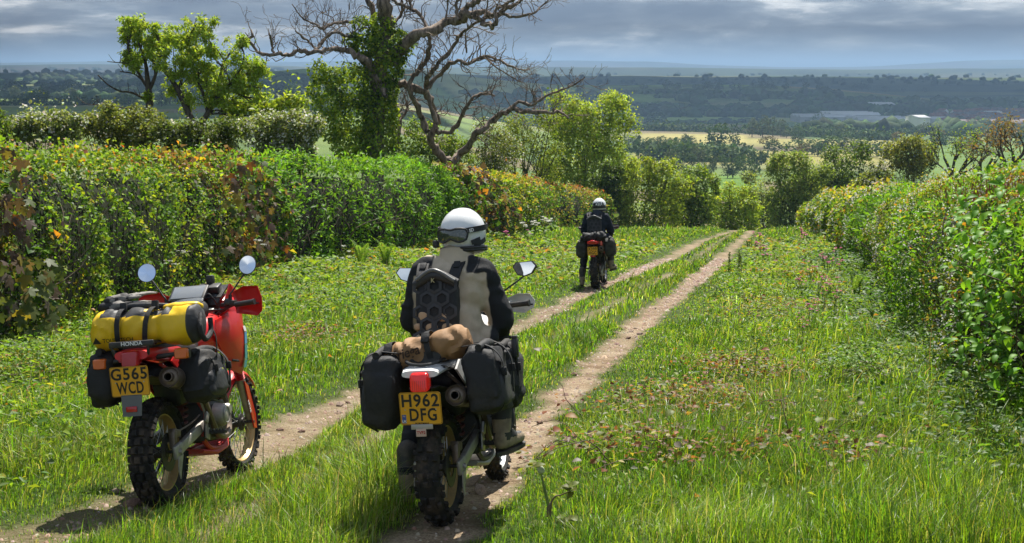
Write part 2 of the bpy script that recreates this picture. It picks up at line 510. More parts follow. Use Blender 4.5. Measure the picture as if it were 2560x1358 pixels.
_rows = np.concatenate([np.arange(-6, 6, .35), np.arange(6, 15, .07), 15*1.0150**np.arange(0, 128), 101*1.021**np.arange(0, 259)])
_rows = _rows[np.insert(np.diff(_rows) > .02, 0, True)]
_t = np.linspace(-1, 1, 220)
_u = 0.30*_t + 0.55*_t**3
GX = _u[None, :]*(_rows[:, None]+9.0); GY = np.broadcast_to(_rows[:, None], GX.shape)
GZ = ground_z(GX, GY)
_gv = np.stack([GX, GY, GZ], -1).reshape(-1, 3)
_nr, _nc = GX.shape
_i = (np.arange(_nr-1)[:, None]*_nc + np.arange(_nc-1)[None]).ravel()
_gf = np.stack([_i, _i+1, _i+_nc+1, _i+_nc], 1)
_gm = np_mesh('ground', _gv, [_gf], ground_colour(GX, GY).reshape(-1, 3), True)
_dm, _ = rut_mask(GX, np.clip(GY, -4, 94))
_dm = _dm*(1-sstep(84, 96, GY))
_a = _gm.attributes.new('earth', 'FLOAT', 'POINT'); _a.data.foreach_set('value', _dm.ravel().astype(np.float32))

def ground_material():
    m, N, L, b = newmat('ground')
    a = N.new('ShaderNodeAttribute'); a.attribute_name = 'col'
    e = N.new('ShaderNodeAttribute'); e.attribute_name = 'earth'
    geo = N.new('ShaderNodeNewGeometry')
    def noise(s, d=6, r=0.6):
        t = N.new('ShaderNodeTexNoise'); t.inputs['Scale'].default_value = s; t.inputs['Detail'].default_value = d; t.inputs['Roughness'].default_value = r
        L.new(geo.outputs['Position'], t.inputs['Vector']); return t.outputs['Fac']
    def ramp(f, st):
        n = N.new('ShaderNodeValToRGB')
        while len(n.color_ramp.elements) < len(st): n.color_ramp.elements.new(0.5)
        for el, (p, c) in zip(n.color_ramp.elements, st):
            el.position = p; el.color = (*c, 1)
        L.new(f, n.inputs[0]); return n.outputs[0]
    def mix(f, x, y, mode='MIX'):
        n = N.new('ShaderNodeMix'); n.data_type = 'RGBA'; n.blend_type = mode
        if isinstance(f, float): n.inputs[0].default_value = f
        else: L.new(f, n.inputs[0])
        L.new(x, n.inputs[6]); L.new(y, n.inputs[7]); return n.outputs[2]
    soil = ramp(noise(2.2, 10, 0.72), [(0.30, (0.15, 0.095, 0.055)), (0.46, (0.26, 0.19, 0.12)), (0.60, (0.35, 0.272, 0.185)), (0.76, (0.46, 0.38, 0.285))])
    grit = ramp(noise(70, 4, 0.6), [(0.36, (0.55, 0.52, 0.5)), (0.52, (1, 1, 1)), (0.68, (1.2, 1.2, 1.2))])
    soil = mix(1.0, soil, grit, 'MULTIPLY')
    var = ramp(noise(0.02, 6, 0.6), [(0.3, (0.75, 0.78, 0.75)), (0.7, (1.2, 1.18, 1.15))])
    grass = mix(1.0, a.outputs['Color'], var, 'MULTIPLY')
    thatch = ramp(noise(28, 6, 0.7), [(0.35, (0.6, 0.55, 0.5)), (0.65, (1.25, 1.25, 1.2))])
    grass = mix(1.0, grass, thatch, 'MULTIPLY')
    L.new(mix(e.outputs['Fac'], grass, soil), b.inputs['Base Color'])
    b.inputs['Roughness'].default_value = 0.95; b.inputs['Specular IOR Level'].default_value = 0.15
    # lumps of earth and pebbles
    v = N.new('ShaderNodeTexVoronoi'); v.inputs['Scale'].default_value = 22; v.feature = 'SMOOTH_F1'
    L.new(geo.outputs['Position'], v.inputs['Vector'])
    ad = N.new('ShaderNodeMath'); ad.operation = 'MULTIPLY_ADD'; ad.inputs[1].default_value = -0.7
    L.new(v.outputs['Distance'], ad.inputs[0]); L.new(noise(14, 8, 0.7), ad.inputs[2])
    bp = N.new('ShaderNodeBump'); bp.inputs['Distance'].default_value = 0.05; bp.inputs['Strength'].default_value = 0.8
    L.new(ad.outputs[0], bp.inputs['Height']); L.new(bp.outputs[0], b.inputs['Normal'])
    return m
ground = tag(link('ground', _gm, mat=ground_material()), 'grassy hillside lane running down to the patchwork of valley fields', kind='structure')

# ------------------------------------------------------------------ the hedges' ground lines (used by grass and hedges)
HL = np.array([(-7.4, 3.0), (-6.8, 9.0), (-6.0, 16.5), (-5.45, 25), (-4.95, 33), (-3.0, 40), (-1.9, 46), (-0.2, 56), (2.6, 75), (6.4, 88)])
HR = np.array([(2.55, 2.0), (3.0, 5.0), (3.95, 11.0), (5.2, 18.2), (7.55, 29.5), (9.9, 42), (13.0, 60), (17.0, 84)])
def lane_edges(y):
    return np.interp(y, HL[:, 1], HL[:, 0]), np.interp(y, HR[:, 1], HR[:, 0])

# ------------------------------------------------------------------ grass
def grass_blades(rng, n, y0, y1, wpx, hmul=1.0):
    y = np.sqrt(rng.uniform(y0**2, y1**2, n))
    l, r = lane_edges(y)
    lo = np.maximum(-0.40*y-0.6, l-0.9); hi = np.minimum(0.40*y+0.6, r+0.9)
    if y0 > 36: hi = np.minimum(hi, r+1.5)
    x = lo + rng.uniform(0, 1, n)*(hi-lo)
    e, dep = rut_mask(x, y)
    clump = n2(x, y, 0.9, 51, 3)+.7*n2(x, y, 3.2, 57, 2)
    keep = rng.uniform(0, 1, n) > np.clip(e*1.35-0.02+0.42*clump*(0.25+e), 0, 0.985)
    x, y, e, dep, clump = x[keep], y[keep], e[keep], dep[keep], clump[keep]; n = len(x)
    dr = np.min([np.abs(x-np.interp(y, ys, xs)) for ys, xs in RUTS[:2]], axis=0)
    between = (x < np.interp(y, *RUTS[0])) & (x > np.interp(y, *RUTS[1]))
    rough = sstep(0.30, 1.3, dr)
    tuft = np.clip(0.60+1.15*n2(x, y, 1.7, 61, 2)+.7*n2(x, y, 5.0, 63, 2), 0.12, 2.0)
    h = np.where(between, 0.06+0.17*sstep(0.2, 0.42, dr)*tuft*(0.35+0.65*sstep(-.1, .35, x-np.interp(y, *RUTS[2]))+0.15), 0.05+0.19*rough*tuft)
    h = h*(1-0.85*e)*(0.45+rng.gamma(3.0, .17, n))*hmul
    stalk = (rng.uniform(0, 1, n) < .004*(y < 16)) & (e < .02) & (h > .06)
    h = np.where(stalk, np.maximum(h*2.0, .22), h)
    z = ground_z(x, y)
    P = np.stack([x, y, z-0.01], 1)
    w = np.maximum(0.0032, wpx*y/1422)*rng.uniform(0.7, 1.4, n)
    az = rng.uniform(0, 2*np.pi, n)
    wind = np.stack([0.22+1.1*n2(x, y, 2.3, 71, 3), 0.05+1.1*n2(x, y, 2.3, 73, 3)], 1)
    ln = rng.uniform(0.15, 1.0, n)[:, None]
    lean = np.stack([np.cos(az), np.sin(az)], 1)*ln*1.0 + wind*0.42
    lx, ly = lean[:, 0], lean[:, 1]
    up = np.stack([lx*0.35, ly*0.35, np.ones(n)], 1); up = unit(up)
    S = unit(np.stack([np.cos(az+1.57), np.sin(az+1.57), np.zeros(n)], 1))
    S[:, 0] = np.sign(S[:, 0]+1e-6)*np.maximum(np.abs(S[:, 0]), 0.45); S = unit(S)
    H = h[:, None]
    mid = P + up*H*0.55
    tip = P + np.stack([lx, ly, np.zeros(n)], 1)*H*0.95 + np.array([0, 0, 1.0])*H*np.clip(1-0.35*(lx**2+ly**2), 0.35, 1)[:, None]
    W = w[:, None]
    V = np.stack([P-S*W*0.5, P+S*W*0.5, mid+S*W*0.45, mid-S*W*0.45, tip], 1)
    dry = np.clip(0.22+0.6*(e > 0.03)+0.5*n2(x, y, 0.5, 81, 2)*0.6, 0.02, 0.8)
    gcol = pick_sp(rng, P, [(3, (0.165, 0.28, 0.022)), (3, (0.122, 0.235, 0.019)), (2.0, (0.235, 0.325, 0.030)), (1.8, (0.06, 0.145, 0.014)), (.5, (0.38, 0.41, 0.20))], 1.1, 7, 0.24, .45)
    dcol = pick(rng, n, [(2, (0.30, 0.28, 0.09)), (1, (0.38, 0.31, 0.16)), (1, (0.26, 0.29, 0.06))], 0.15)
    isdry = (rng.uniform(0, 1, n) < dry*0.26) | stalk
    c = np.where(isdry[:, None], dcol, gcol)
    c = c*(1+0.30*n2(x, y, 0.35, 91, 3)+.22*n2(x, y, 2.2, 93, 2))[:, None]
    return V.reshape(-1, 3), n, np.repeat(np.clip(c, 0.005, 0.9), 5, axis=0)

def make_grass():
    rng = np.random.default_rng(12)
    Vs, Cs, n = [], [], 0
    for cnt, y0, y1, wpx in ((160000, 6.6, 12, 0.75), (92000, 12, 20, 0.85), (68000, 20, 38, 0.95), (50000, 38, 92, 1.05)):
        V, k, C = grass_blades(rng, cnt, y0, y1, wpx, 1.0 if y0 < 10 else (.85 if y0 < 30 else .75))
        Vs.append(V); Cs.append(C); n += k
    b = np.arange(n)[:, None]*5
    q = b + np.array([[0, 1, 2, 3]]); t = b + np.array([[3, 2, 4]])
    me = np_mesh('grass', np.concatenate(Vs), [q, t], np.concatenate(Cs))
    tag(link('grass', me, mat=M_GRASS), 'long green and dry grass growing along the lane', 'grass', kind='stuff')
make_grass()

# ------------------------------------------------------------------ low leafy weeds in the verges
def make_weeds():
    rng = np.random.default_rng(77)
    cl = Cloud()
    def patch(n, xs, ys, pal, L, hmax, up=0.5, keepf=None):
        x, y = xs, ys
        e, _ = rut_mask(x, y)
        ok = e < 0.12
        if keepf is not None: ok &= keepf(x, y)
        x, y = x[ok], y[ok]; n = len(x)
        h = rng.uniform(0.25, 1, n)*hmax*np.clip(0.6+0.8*n2(x, y, 1.1, 5, 2), 0.15, 1.4)
        P = np.stack([x, y, ground_z(x, y)+h], 1)
        D = rng.normal(0, 1, (n, 3)); D[:, 2] = rng.uniform(-0.5, 0.35, n)
        N = rng.normal(0, 0.45, (n, 3)); N[:, 2] = 1
        LL = L*np.minimum(0.45+rng.gamma(2.2, .26, n), 1.7)*np.maximum(1, y/17)
        cl.add(*kites(P, D, N, LL, LL*rng.uniform(.4, .8, n), pick_sp(rng, P, pal, 1.6, 11, 0.18)))
    green = [(4, (0.14, 0.235, 0.025)), (3, (0.22, 0.30, 0.03)), (2, (0.08, 0.16, 0.025)), (1.0, (0.30, 0.29, 0.04)), (0.5, (0.32, 0.15, 0.04)), (0.4, (0.24, 0.29, 0.14))]
    # left verge, thick with nettle, bramble and cleavers
    n = 47000
    y = np.sqrt(rng.uniform(8**2, 48**2, n)); l, r = lane_edges(y); xr = np.interp(y, *RUTS[1])
    lo = np.maximum(l-0.5, -0.42*y-0.5); f = rng.beta(0.9, 1.5, n)
    patch(n, lo+f*(xr-0.55-lo), y, green, 0.052, 0.34)
    # right verge
    n = 34000
    y = np.sqrt(rng.uniform(7.5**2, 50**2, n)); l, r = lane_edges(y); xr = np.interp(y, *RUTS[0])
    hi = np.minimum(r+0.4, 0.42*y+0.5); f = rng.beta(1.6, 1.0, n)
    patch(n, xr+0.5+f*np.maximum(hi-xr-0.5, 0.1), y, green, 0.046, 0.28)
    # dense nettles at the foot of the right hedge, its shade painted as darker greens
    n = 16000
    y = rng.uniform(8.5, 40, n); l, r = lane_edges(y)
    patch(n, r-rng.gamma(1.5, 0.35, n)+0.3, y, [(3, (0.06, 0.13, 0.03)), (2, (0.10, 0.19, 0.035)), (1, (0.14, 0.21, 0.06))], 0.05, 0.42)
    n = 16000
    y = rng.uniform(8.5, 50, n); l, r = lane_edges(y)
    patch(n, l+rng.gamma(1.4, 0.45, n)-0.2, y, green, 0.055, 0.45)
    me = cl.mesh('undergrowth')
    tag(link('undergrowth', me, mat=M_LEAF), 'low nettles, bramble and clover leaves covering both verges', 'undergrowth', kind='stuff')
make_weeds()

# ------------------------------------------------------------------ stones
M_STONE = plain('stone', (0.27, 0.20, 0.155), 0.9, spec=0.2, noise=0.35, nscale=18, bump=0.5, bscale=40)
M_STONE2 = plain('red_stone', (0.20, 0.125, 0.095), 0.9, spec=0.2, noise=0.35, nscale=18, bump=0.5, bscale=40)
def stone_meshes():
    out = []
    for s in range(8):
        bm = bmesh.new(); bmesh.ops.create_icosphere(bm, subdivisions=1 if s < 6 else 2, radius=0.5)
        co = np.array([v.co for v in bm.verts])
        d = 1+0.28*vnoise(co, 2.2, s)+0.12*vnoise(co, 5, s+9)
        co = co*d[:, None]*np.array([1, 0.78, 0.42])
        for v, c in zip(bm.verts, co): v.co = c
        me = bpy.data.meshes.new('stone'); bm.to_mesh(me); bm.free()
        me.materials.append(M_STONE if s % 3 else M_STONE2)
        out.append(me)
    return out
STONES = stone_meshes()
def make_stones():
    rng = np.random.default_rng(5)
    # cobbles bedded in the wheel tracks: the largest seen are pieces of the ground
    n = 0
    cand = []
    while len(cand) < 290:
        i = rng.integers(0, 2); y = rng.uniform(7.0, 17)
        x = np.interp(y, *RUTS[i]) + rng.normal(0, 0.17)
        e, _ = rut_mask(np.array([x]), np.array([y]))
        if e[0] < 0.4 or abs(x) > 0.37*y+.3: continue
        cand.append((x, y))
    xs = np.array(cand); zs = ground_z(xs[:, 0], xs[:, 1])
    for (x, y), z in zip(cand, zs):
        o = bpy.data.objects.new('stone', STONES[rng.integers(0, 8)]); COL.objects.link(o); o.parent = ground
        s = rng.gamma(4, 0.011)+0.024
        o.location = (x, y, z-s*0.20); o.rotation_euler = (rng.normal(0, .15), rng.normal(0, .15), rng.uniform(0, 6.28)); o.scale = (s*1.25, s, s*rng.uniform(.6, .9))
    # fine gravel
    cl = Cloud(); N = 6500
    y = rng.uniform(6.8, 40, N)**1.0; i = rng.integers(0, 2, N)
    x = np.where(i == 0, np.interp(y, *RUTS[0]), np.interp(y, *RUTS[1])) + rng.normal(0, 0.19, N)
    e, _ = rut_mask(x, y); ok = (e > 0.3); x, y = x[ok], y[ok]; N = len(x)
    base = np.array([(-.5, -.4, -.1), (.5, -.35, -.1), (.45, .45, -.1), (-.4, .4, -.1), (-.25, -.2, .35), (.3, -.1, .4), (.05, .28, .35)])
    fq = np.array([(0, 1, 5, 4), (2, 3, 6, 5)]); ft = np.array([(1, 2, 5), (3, 0, 4), (3, 4, 6), (4, 5, 6)])
    a = rng.uniform(0, 6.28, N); s = rng.gamma(2.0, 0.007, N)+0.006
    s = s*np.maximum(1, y/18)
    ca, sa = np.cos(a)[:, None], np.sin(a)[:, None]
    B = base[None]*s[:, None, None]
    V = np.stack([B[..., 0]*ca-B[..., 1]*sa, B[..., 0]*sa+B[..., 1]*ca, B[..., 2]], -1)+np.stack([x, y, ground_z(x, y)], 1)[:, None]
    c = pick(rng, N, [(3, (0.30, 0.21, 0.155)), (2, (0.21, 0.13, 0.09)), (2, (0.38, 0.30, 0.24))], 0.15)
    b = np.arange(N)[:, None, None]*7
    me = np_mesh('gravel', V.reshape(-1, 3), [(b+fq).reshape(-1, 4), (b+ft).reshape(-1, 3)], np.repeat(c, 7, axis=0))
    m, Nn, L, bs = newmat('gravel'); at_ = Nn.new('ShaderNodeAttribute'); at_.attribute_name = 'col'; L.new(at_.outputs['Color'], bs.inputs['Base Color']); bs.inputs['Roughness'].default_value = 0.9
    tag(link('gravel', me, mat=m), 'loose grit and small stones in the wheel tracks', 'gravel', kind='stuff')
    # loose stones lying on the track
    spots = [(1020+580, 838, .10), (1435, 940, .09), (1570, 848, .08), (1577, 832, .09), (1592, 845, .07), (1588, 822, .06), (1553, 865, .05), (1600, 872, .06), (1620, 833, .06), (1540, 895, .05), (1636, 776, .07),
             (850, 1013, .10), (848, 1035, .07), (870, 1008, .06), (700, 1078, .06), (755, 1082, .06), (250, 1335, .06), (190, 1332, .06), (333, 1272, .12), (290, 1240, .07), (1350, 1063, .06), (1300, 1130, .05), (1180, 1225, .14), (1200, 1240, .12)]
    for px, py, s in spots:
        p = hit_near(px, py)
        o = link('loose_stone', STONES[rng.integers(0, 8)])
        o.location = (p[0], p[1], float(ground_z(p[0], p[1]))+s*0.12)
        o.rotation_euler = (rng.normal(0, .2), rng.normal(0, .2), rng.uniform(0, 6.28)); o.scale = (s*1.2, s, s*1.1)
        tag(o, 'loose reddish brown stone lying on the bare wheel track', 'stone', 'loose stones on the wheel tracks')
make_stones()
# ================================================================== HEDGES
LG = (0.155, 0.265, 0.024); YG = (0.25, 0.315, 0.03); DG = (0.06, 0.125, 0.018); OR = (0.42, 0.20, 0.03); RB = (0.20, 0.085, 0.045); YL = (0.42, 0.36, 0.035)
GRN = (0.12, 0.24, 0.022); PUR = (0.115, 0.075, 0.055)
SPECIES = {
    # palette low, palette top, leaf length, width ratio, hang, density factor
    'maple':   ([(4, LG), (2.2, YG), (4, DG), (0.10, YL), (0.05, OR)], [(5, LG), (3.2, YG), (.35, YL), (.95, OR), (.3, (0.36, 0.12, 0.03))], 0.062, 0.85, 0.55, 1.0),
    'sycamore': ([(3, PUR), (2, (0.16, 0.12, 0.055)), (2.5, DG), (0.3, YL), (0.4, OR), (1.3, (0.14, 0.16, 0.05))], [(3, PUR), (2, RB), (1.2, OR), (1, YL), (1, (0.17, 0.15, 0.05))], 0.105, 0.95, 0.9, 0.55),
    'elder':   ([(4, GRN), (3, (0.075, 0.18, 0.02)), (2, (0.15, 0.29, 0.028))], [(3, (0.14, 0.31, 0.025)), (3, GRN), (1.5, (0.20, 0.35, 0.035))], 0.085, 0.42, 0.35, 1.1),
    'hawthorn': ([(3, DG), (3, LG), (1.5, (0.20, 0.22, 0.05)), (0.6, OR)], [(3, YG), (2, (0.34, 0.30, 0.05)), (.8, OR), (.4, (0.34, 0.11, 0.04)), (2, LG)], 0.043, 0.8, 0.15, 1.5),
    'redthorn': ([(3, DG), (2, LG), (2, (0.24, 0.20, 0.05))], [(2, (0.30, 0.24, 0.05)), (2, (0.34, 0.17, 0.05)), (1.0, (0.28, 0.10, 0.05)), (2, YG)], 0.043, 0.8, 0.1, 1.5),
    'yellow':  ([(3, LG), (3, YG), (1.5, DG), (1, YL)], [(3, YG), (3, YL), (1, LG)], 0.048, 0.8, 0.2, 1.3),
}
def hedge_leaves(rng, path, side, sections, height, depth, per_m, hvar, blossom=None):
    """leaves over the front face and top of a hedge. side: +1 hedge body lies to +x of its ground line"""
    seg = np.linalg.norm(np.diff(path, axis=0), axis=1); S = np.concatenate([[0], np.cumsum(seg)])
    clouds = {}
    out = []
    for (ya, yb, sp) in sections:
        sa, sb = np.interp([ya, yb], path[:, 1], S)
        pl, pt, L0, wr, hang, df = SPECIES[sp]
        dist = 0.5*(ya+yb); Lk = max(1.0, dist/26)
        n = int((sb-sa)*per_m*df/(Lk**1.75))
        s = rng.uniform(sa-2.2, sb+2.2, n); s = s[rng.uniform(0, 1, n) < sstep(sa-2.2, sa+1.5, s)*(1-sstep(sb-1.5, sb+2.2, s))]; s = np.clip(s, .3, S[-1]-.1); n = len(s)
        x = np.interp(s, S, path[:, 0]); y = np.interp(s, S, path[:, 1])
        T = unit(np.stack([np.gradient(path[:, 0], S), np.gradient(path[:, 1], S)], 1))
        tx = np.interp(s, S, T[:, 0]); ty = np.interp(s, S, T[:, 1])
        nx, ny = -ty*side, tx*side               # points out of the hedge's face towards the lane
        if side > 0: nx, ny = -np.abs(nx), ny*np.sign(-nx*side+1e-9)*side
        H = height(y) + hvar*n2(s, y*0+side, 0.45, 13, 3)+.5*hvar*n2(s, y*0+side, 1.9, 15, 2)
        v = rng.beta(1.0, 0.9, n)*1.42            # 0..1 face, 1..1.42 top
        face = v <= 1
        bulge = 0.16*np.sin(np.clip(v, 0, 1)*2.4)+0.42*fnoise(np.stack([s*1.0, v*2.2, s*0], 1), 1.1, 23, 3)+0.16*fnoise(np.stack([s, v*2, s*0], 1), 3.3, 29, 2)
        skin = np.abs(rng.normal(0, 0.10, n))
        zz = np.where(face, (H-0.12)*(1-(1-np.clip(v, 0, 1))**1.25), H-0.12+0.12*np.sin((v-1)/0.42*3.0))
        inw = np.where(face, 0.08+0.62*np.clip((v-.45)/.55, 0, 1)**1.7-bulge*(1-.5*sstep(0.9, 1, v)), 0.70+(v-1)/0.42*(depth-0.7))
        inw = inw + np.where(face, skin, 0)
        zz = zz - np.where(face, 0, skin) + np.where(face, 0, rng.gamma(1.1, 0.06, n) + 0.20*fnoise(np.stack([s, inw*2, s*0], 1), 1.7, 31, 2))
        X = x - nx*inw; Y = y - ny*inw
        zb = ground_z(x, y)
        P = np.stack([X, Y, zb+np.maximum(zz, 0.03)], 1)
        O = np.stack([nx, ny, np.where(face, 0.85+sstep(.5, 1, v), 2.4)], 1); O = unit(O)
        Nn = unit(O+rng.normal(0, 0.42, (n, 3)))
        Dd = rng.normal(0, 1, (n, 3)); Dd[:, 2] -= hang*1.1*np.where(face, 1, .45)
        Dd += O*0.35
        LL = L0*Lk*np.minimum(0.42+rng.gamma(2.4, .23, n), 1.55)
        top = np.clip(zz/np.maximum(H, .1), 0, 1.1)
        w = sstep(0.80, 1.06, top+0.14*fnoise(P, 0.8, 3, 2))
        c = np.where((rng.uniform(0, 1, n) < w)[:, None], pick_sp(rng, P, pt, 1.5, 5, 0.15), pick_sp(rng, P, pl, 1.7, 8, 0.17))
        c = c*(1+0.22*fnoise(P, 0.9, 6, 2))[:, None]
        keep = fnoise(P, 1.25, 44, 2)*1.2 + .5*fnoise(P, 3.6, 46, 2) + rng.uniform(-.35, 1, n) > -0.05
        out.append((sp, P[keep], Dd[keep], Nn[keep], LL[keep], LL[keep]*wr, np.clip(c[keep], .004, .9)))
    return out

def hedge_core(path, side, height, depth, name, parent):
    """a smooth core painted near black for the shade inside the hedge"""
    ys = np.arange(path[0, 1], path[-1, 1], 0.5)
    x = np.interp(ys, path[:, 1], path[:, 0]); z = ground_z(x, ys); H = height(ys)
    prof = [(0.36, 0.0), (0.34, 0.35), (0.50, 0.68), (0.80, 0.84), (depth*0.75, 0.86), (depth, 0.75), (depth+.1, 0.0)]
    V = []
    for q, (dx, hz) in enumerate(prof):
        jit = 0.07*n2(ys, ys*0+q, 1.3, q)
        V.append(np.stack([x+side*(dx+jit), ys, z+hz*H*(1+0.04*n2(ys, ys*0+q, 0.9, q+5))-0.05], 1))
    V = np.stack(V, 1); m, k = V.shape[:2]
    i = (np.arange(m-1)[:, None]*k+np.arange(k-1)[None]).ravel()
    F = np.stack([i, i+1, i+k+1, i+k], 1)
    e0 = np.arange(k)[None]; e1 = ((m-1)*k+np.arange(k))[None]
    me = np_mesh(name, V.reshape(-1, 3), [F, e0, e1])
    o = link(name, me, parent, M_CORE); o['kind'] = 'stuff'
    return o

def hedge_twigs(rng, path, side, height, ya, yb, n, parent):
    Vs, Fs, k = [], [], 0
    for i in range(n):
        y = rng.uniform(ya, yb); x = np.interp(y, path[:, 1], path[:, 0])
        H = float(height(np.array([y]))[0]); z = float(ground_z(x, y))
        p = np.array([x+side*rng.uniform(0.08, 0.30), y, z+rng.uniform(0, 0.45)*H]); pts = [p]
        d = np.array([-side*0.12, rng.normal(0, .3), 1.0])
        for j in range(5):
            d = unit(d+rng.normal(0, 0.28, 3)); d[2] = abs(d[2])*0.9+.1
            p = p+d*H*rng.uniform(.07, .13); pts.append(p)
        V, F = tube(pts, np.linspace(rng.uniform(.006, .014), .003, 6)*max(1, y/22), 4)
        Vs.append(V); Fs.append(F+k); k += len(V)
    me = np_mesh('stem', np.concatenate(Vs), [np.concatenate(Fs)])
    o = link('stem', me, parent, M_TWIG); o['kind'] = 'stuff'

# --- big single leaves as pieces -------------------------------------------------
def lobed_leaf(name, lobes, L, fold=0.1, droop=0.18):
    """a sycamore leaf: lobed outline, ribs folded"""
    pts = []
    for k, (a, r) in enumerate(lobes): pts.append((math.sin(R(a))*r*L, math.cos(R(a))*r*L))
    V = [(0, 0, 0)]
    for x, y in pts:
        rr = math.hypot(x, y)/L
        V.append((x, y+0.25*L, -droop*L*rr*rr + (0.06*L if rr < 0.45 else 0)))
    V[0] = (0, 0.25*L, 0.03*L)
    F = [(0, i, i+1) for i in range(1, len(pts))]
    return np.array(V), np.array(F)
SYC = [(-178, .25), (-140, .42), (-120, .62), (-98, .36), (-75, .72), (-62, .85), (-48, .70), (-36, .46), (-20, .80), (0, 1.02), (20, .80), (36, .46), (48, .70), (62, .85), (75, .72), (98, .36), (120, .62), (140, .42), (178, .25)]
def coloured_leaf_mesh(name, V, F, col, tone):
    c = np.tile(np.array(col), (len(V), 1))
    return np_mesh(name, V, [F], c)
def sycamore_meshes():
    V, F = lobed_leaf('leaf', SYC, 1.0)
    out = []
    for c in ((0.10, 0.065, 0.05), (0.13, 0.09, 0.055), (0.09, 0.12, 0.035), (0.14, 0.17, 0.05), (0.28, 0.22, 0.04), (0.33, 0.12, 0.03), (0.16, 0.13, 0.10)):
        me = coloured_leaf_mesh('leaf', V*np.array([1, 1, 1]), F, c, 1); me.materials.append(M_LEAF); out.append(me)
    return out
def elder_leaf_meshes():
    """a pointed, arching elder leaflet with a folded midrib"""
    out = []
    t = np.array([0, .12, .3, .5, .7, .88, 1.0]); w = np.array([.01, .16, .25, .26, .20, .10, .0])
    for i, c in enumerate(((0.12, 0.30, 0.02), (0.17, 0.37, 0.025), (0.085, 0.22, 0.018), (0.22, 0.42, 0.035))):
        V, F = [], []
        for q in range(len(t)):
            z = 0.10*math.sin(t[q]*2.2)-0.30*t[q]**2*(0.6+.25*i)
            V += [(-w[q], t[q], z+w[q]*.35), (0, t[q], z), (w[q], t[q], z+w[q]*.35)]
        for q in range(len(t)-1):
            F += [(3*q, 3*q+1, 3*q+4, 3*q+3), (3*q+1, 3*q+2, 3*q+5, 3*q+4)]
        me = np_mesh('leaf', np.array(V), [np.array(F)], np.tile(np.array(c), (len(V), 1)), True); me.materials.append(M_LEAF); out.append(me)
    return out
SYC_M = sycamore_meshes(); ELD_M = elder_leaf_meshes()
def leaf_obj(me, parent, p, d, nrm, s, roll=0):
    """a leaf growing from p along d with its face towards nrm"""
    d = Vector(d).normalized(); x = d.cross(Vector(nrm)).normalized(); z = x.cross(d).normalized()
    m = Matrix((x, d, z)).transposed().to_4x4()
    o = bpy.data.objects.new('leaf', me); COL.objects.link(o); o.parent = parent
    o.matrix_world = Matrix.Translation(Vector(p)) @ m @ Matrix.Scale(s, 4)
    return o

def hl_height(y): return np.interp(y, [0, 10, 14, 17, 22, 33, 45, 56, 66, 75, 88], [2.6, 2.6, 2.95, 2.6, 2.5, 2.65, 2.7, 2.6, 2.4, 2.45, 2.5])
def hr_height(y): return np.interp(y, [2, 11, 14, 18, 24, 30, 42, 60, 84], [1.95, 1.95, 2.0, 1.98, 1.92, 1.9, 1.85, 1.8, 1.75])
SEC_L = [(4.5, 18.2, 'maple'), (13, 17.4, 'sycamore'), (18, 31, 'maple'), (26.5, 31.8, 'sycamore'), (29.5, 47, 'elder'), (46, 52, 'elder'), (49.5, 57, 'sycamore'), (55, 68, 'yellow'), (62, 88, 'redthorn')]
SEC_R = [(3.5, 12.8, 'elder'), (12.3, 17.5, 'redthorn'), (13.5, 18, 'hawthorn'), (17.3, 23.5, 'elder'), (22.5, 30, 'hawthorn'), (22, 31, 'yellow'), (30, 38, 'elder'), (37, 52, 'hawthorn'), (42, 84, 'yellow'), (50, 84, 'hawthorn')]

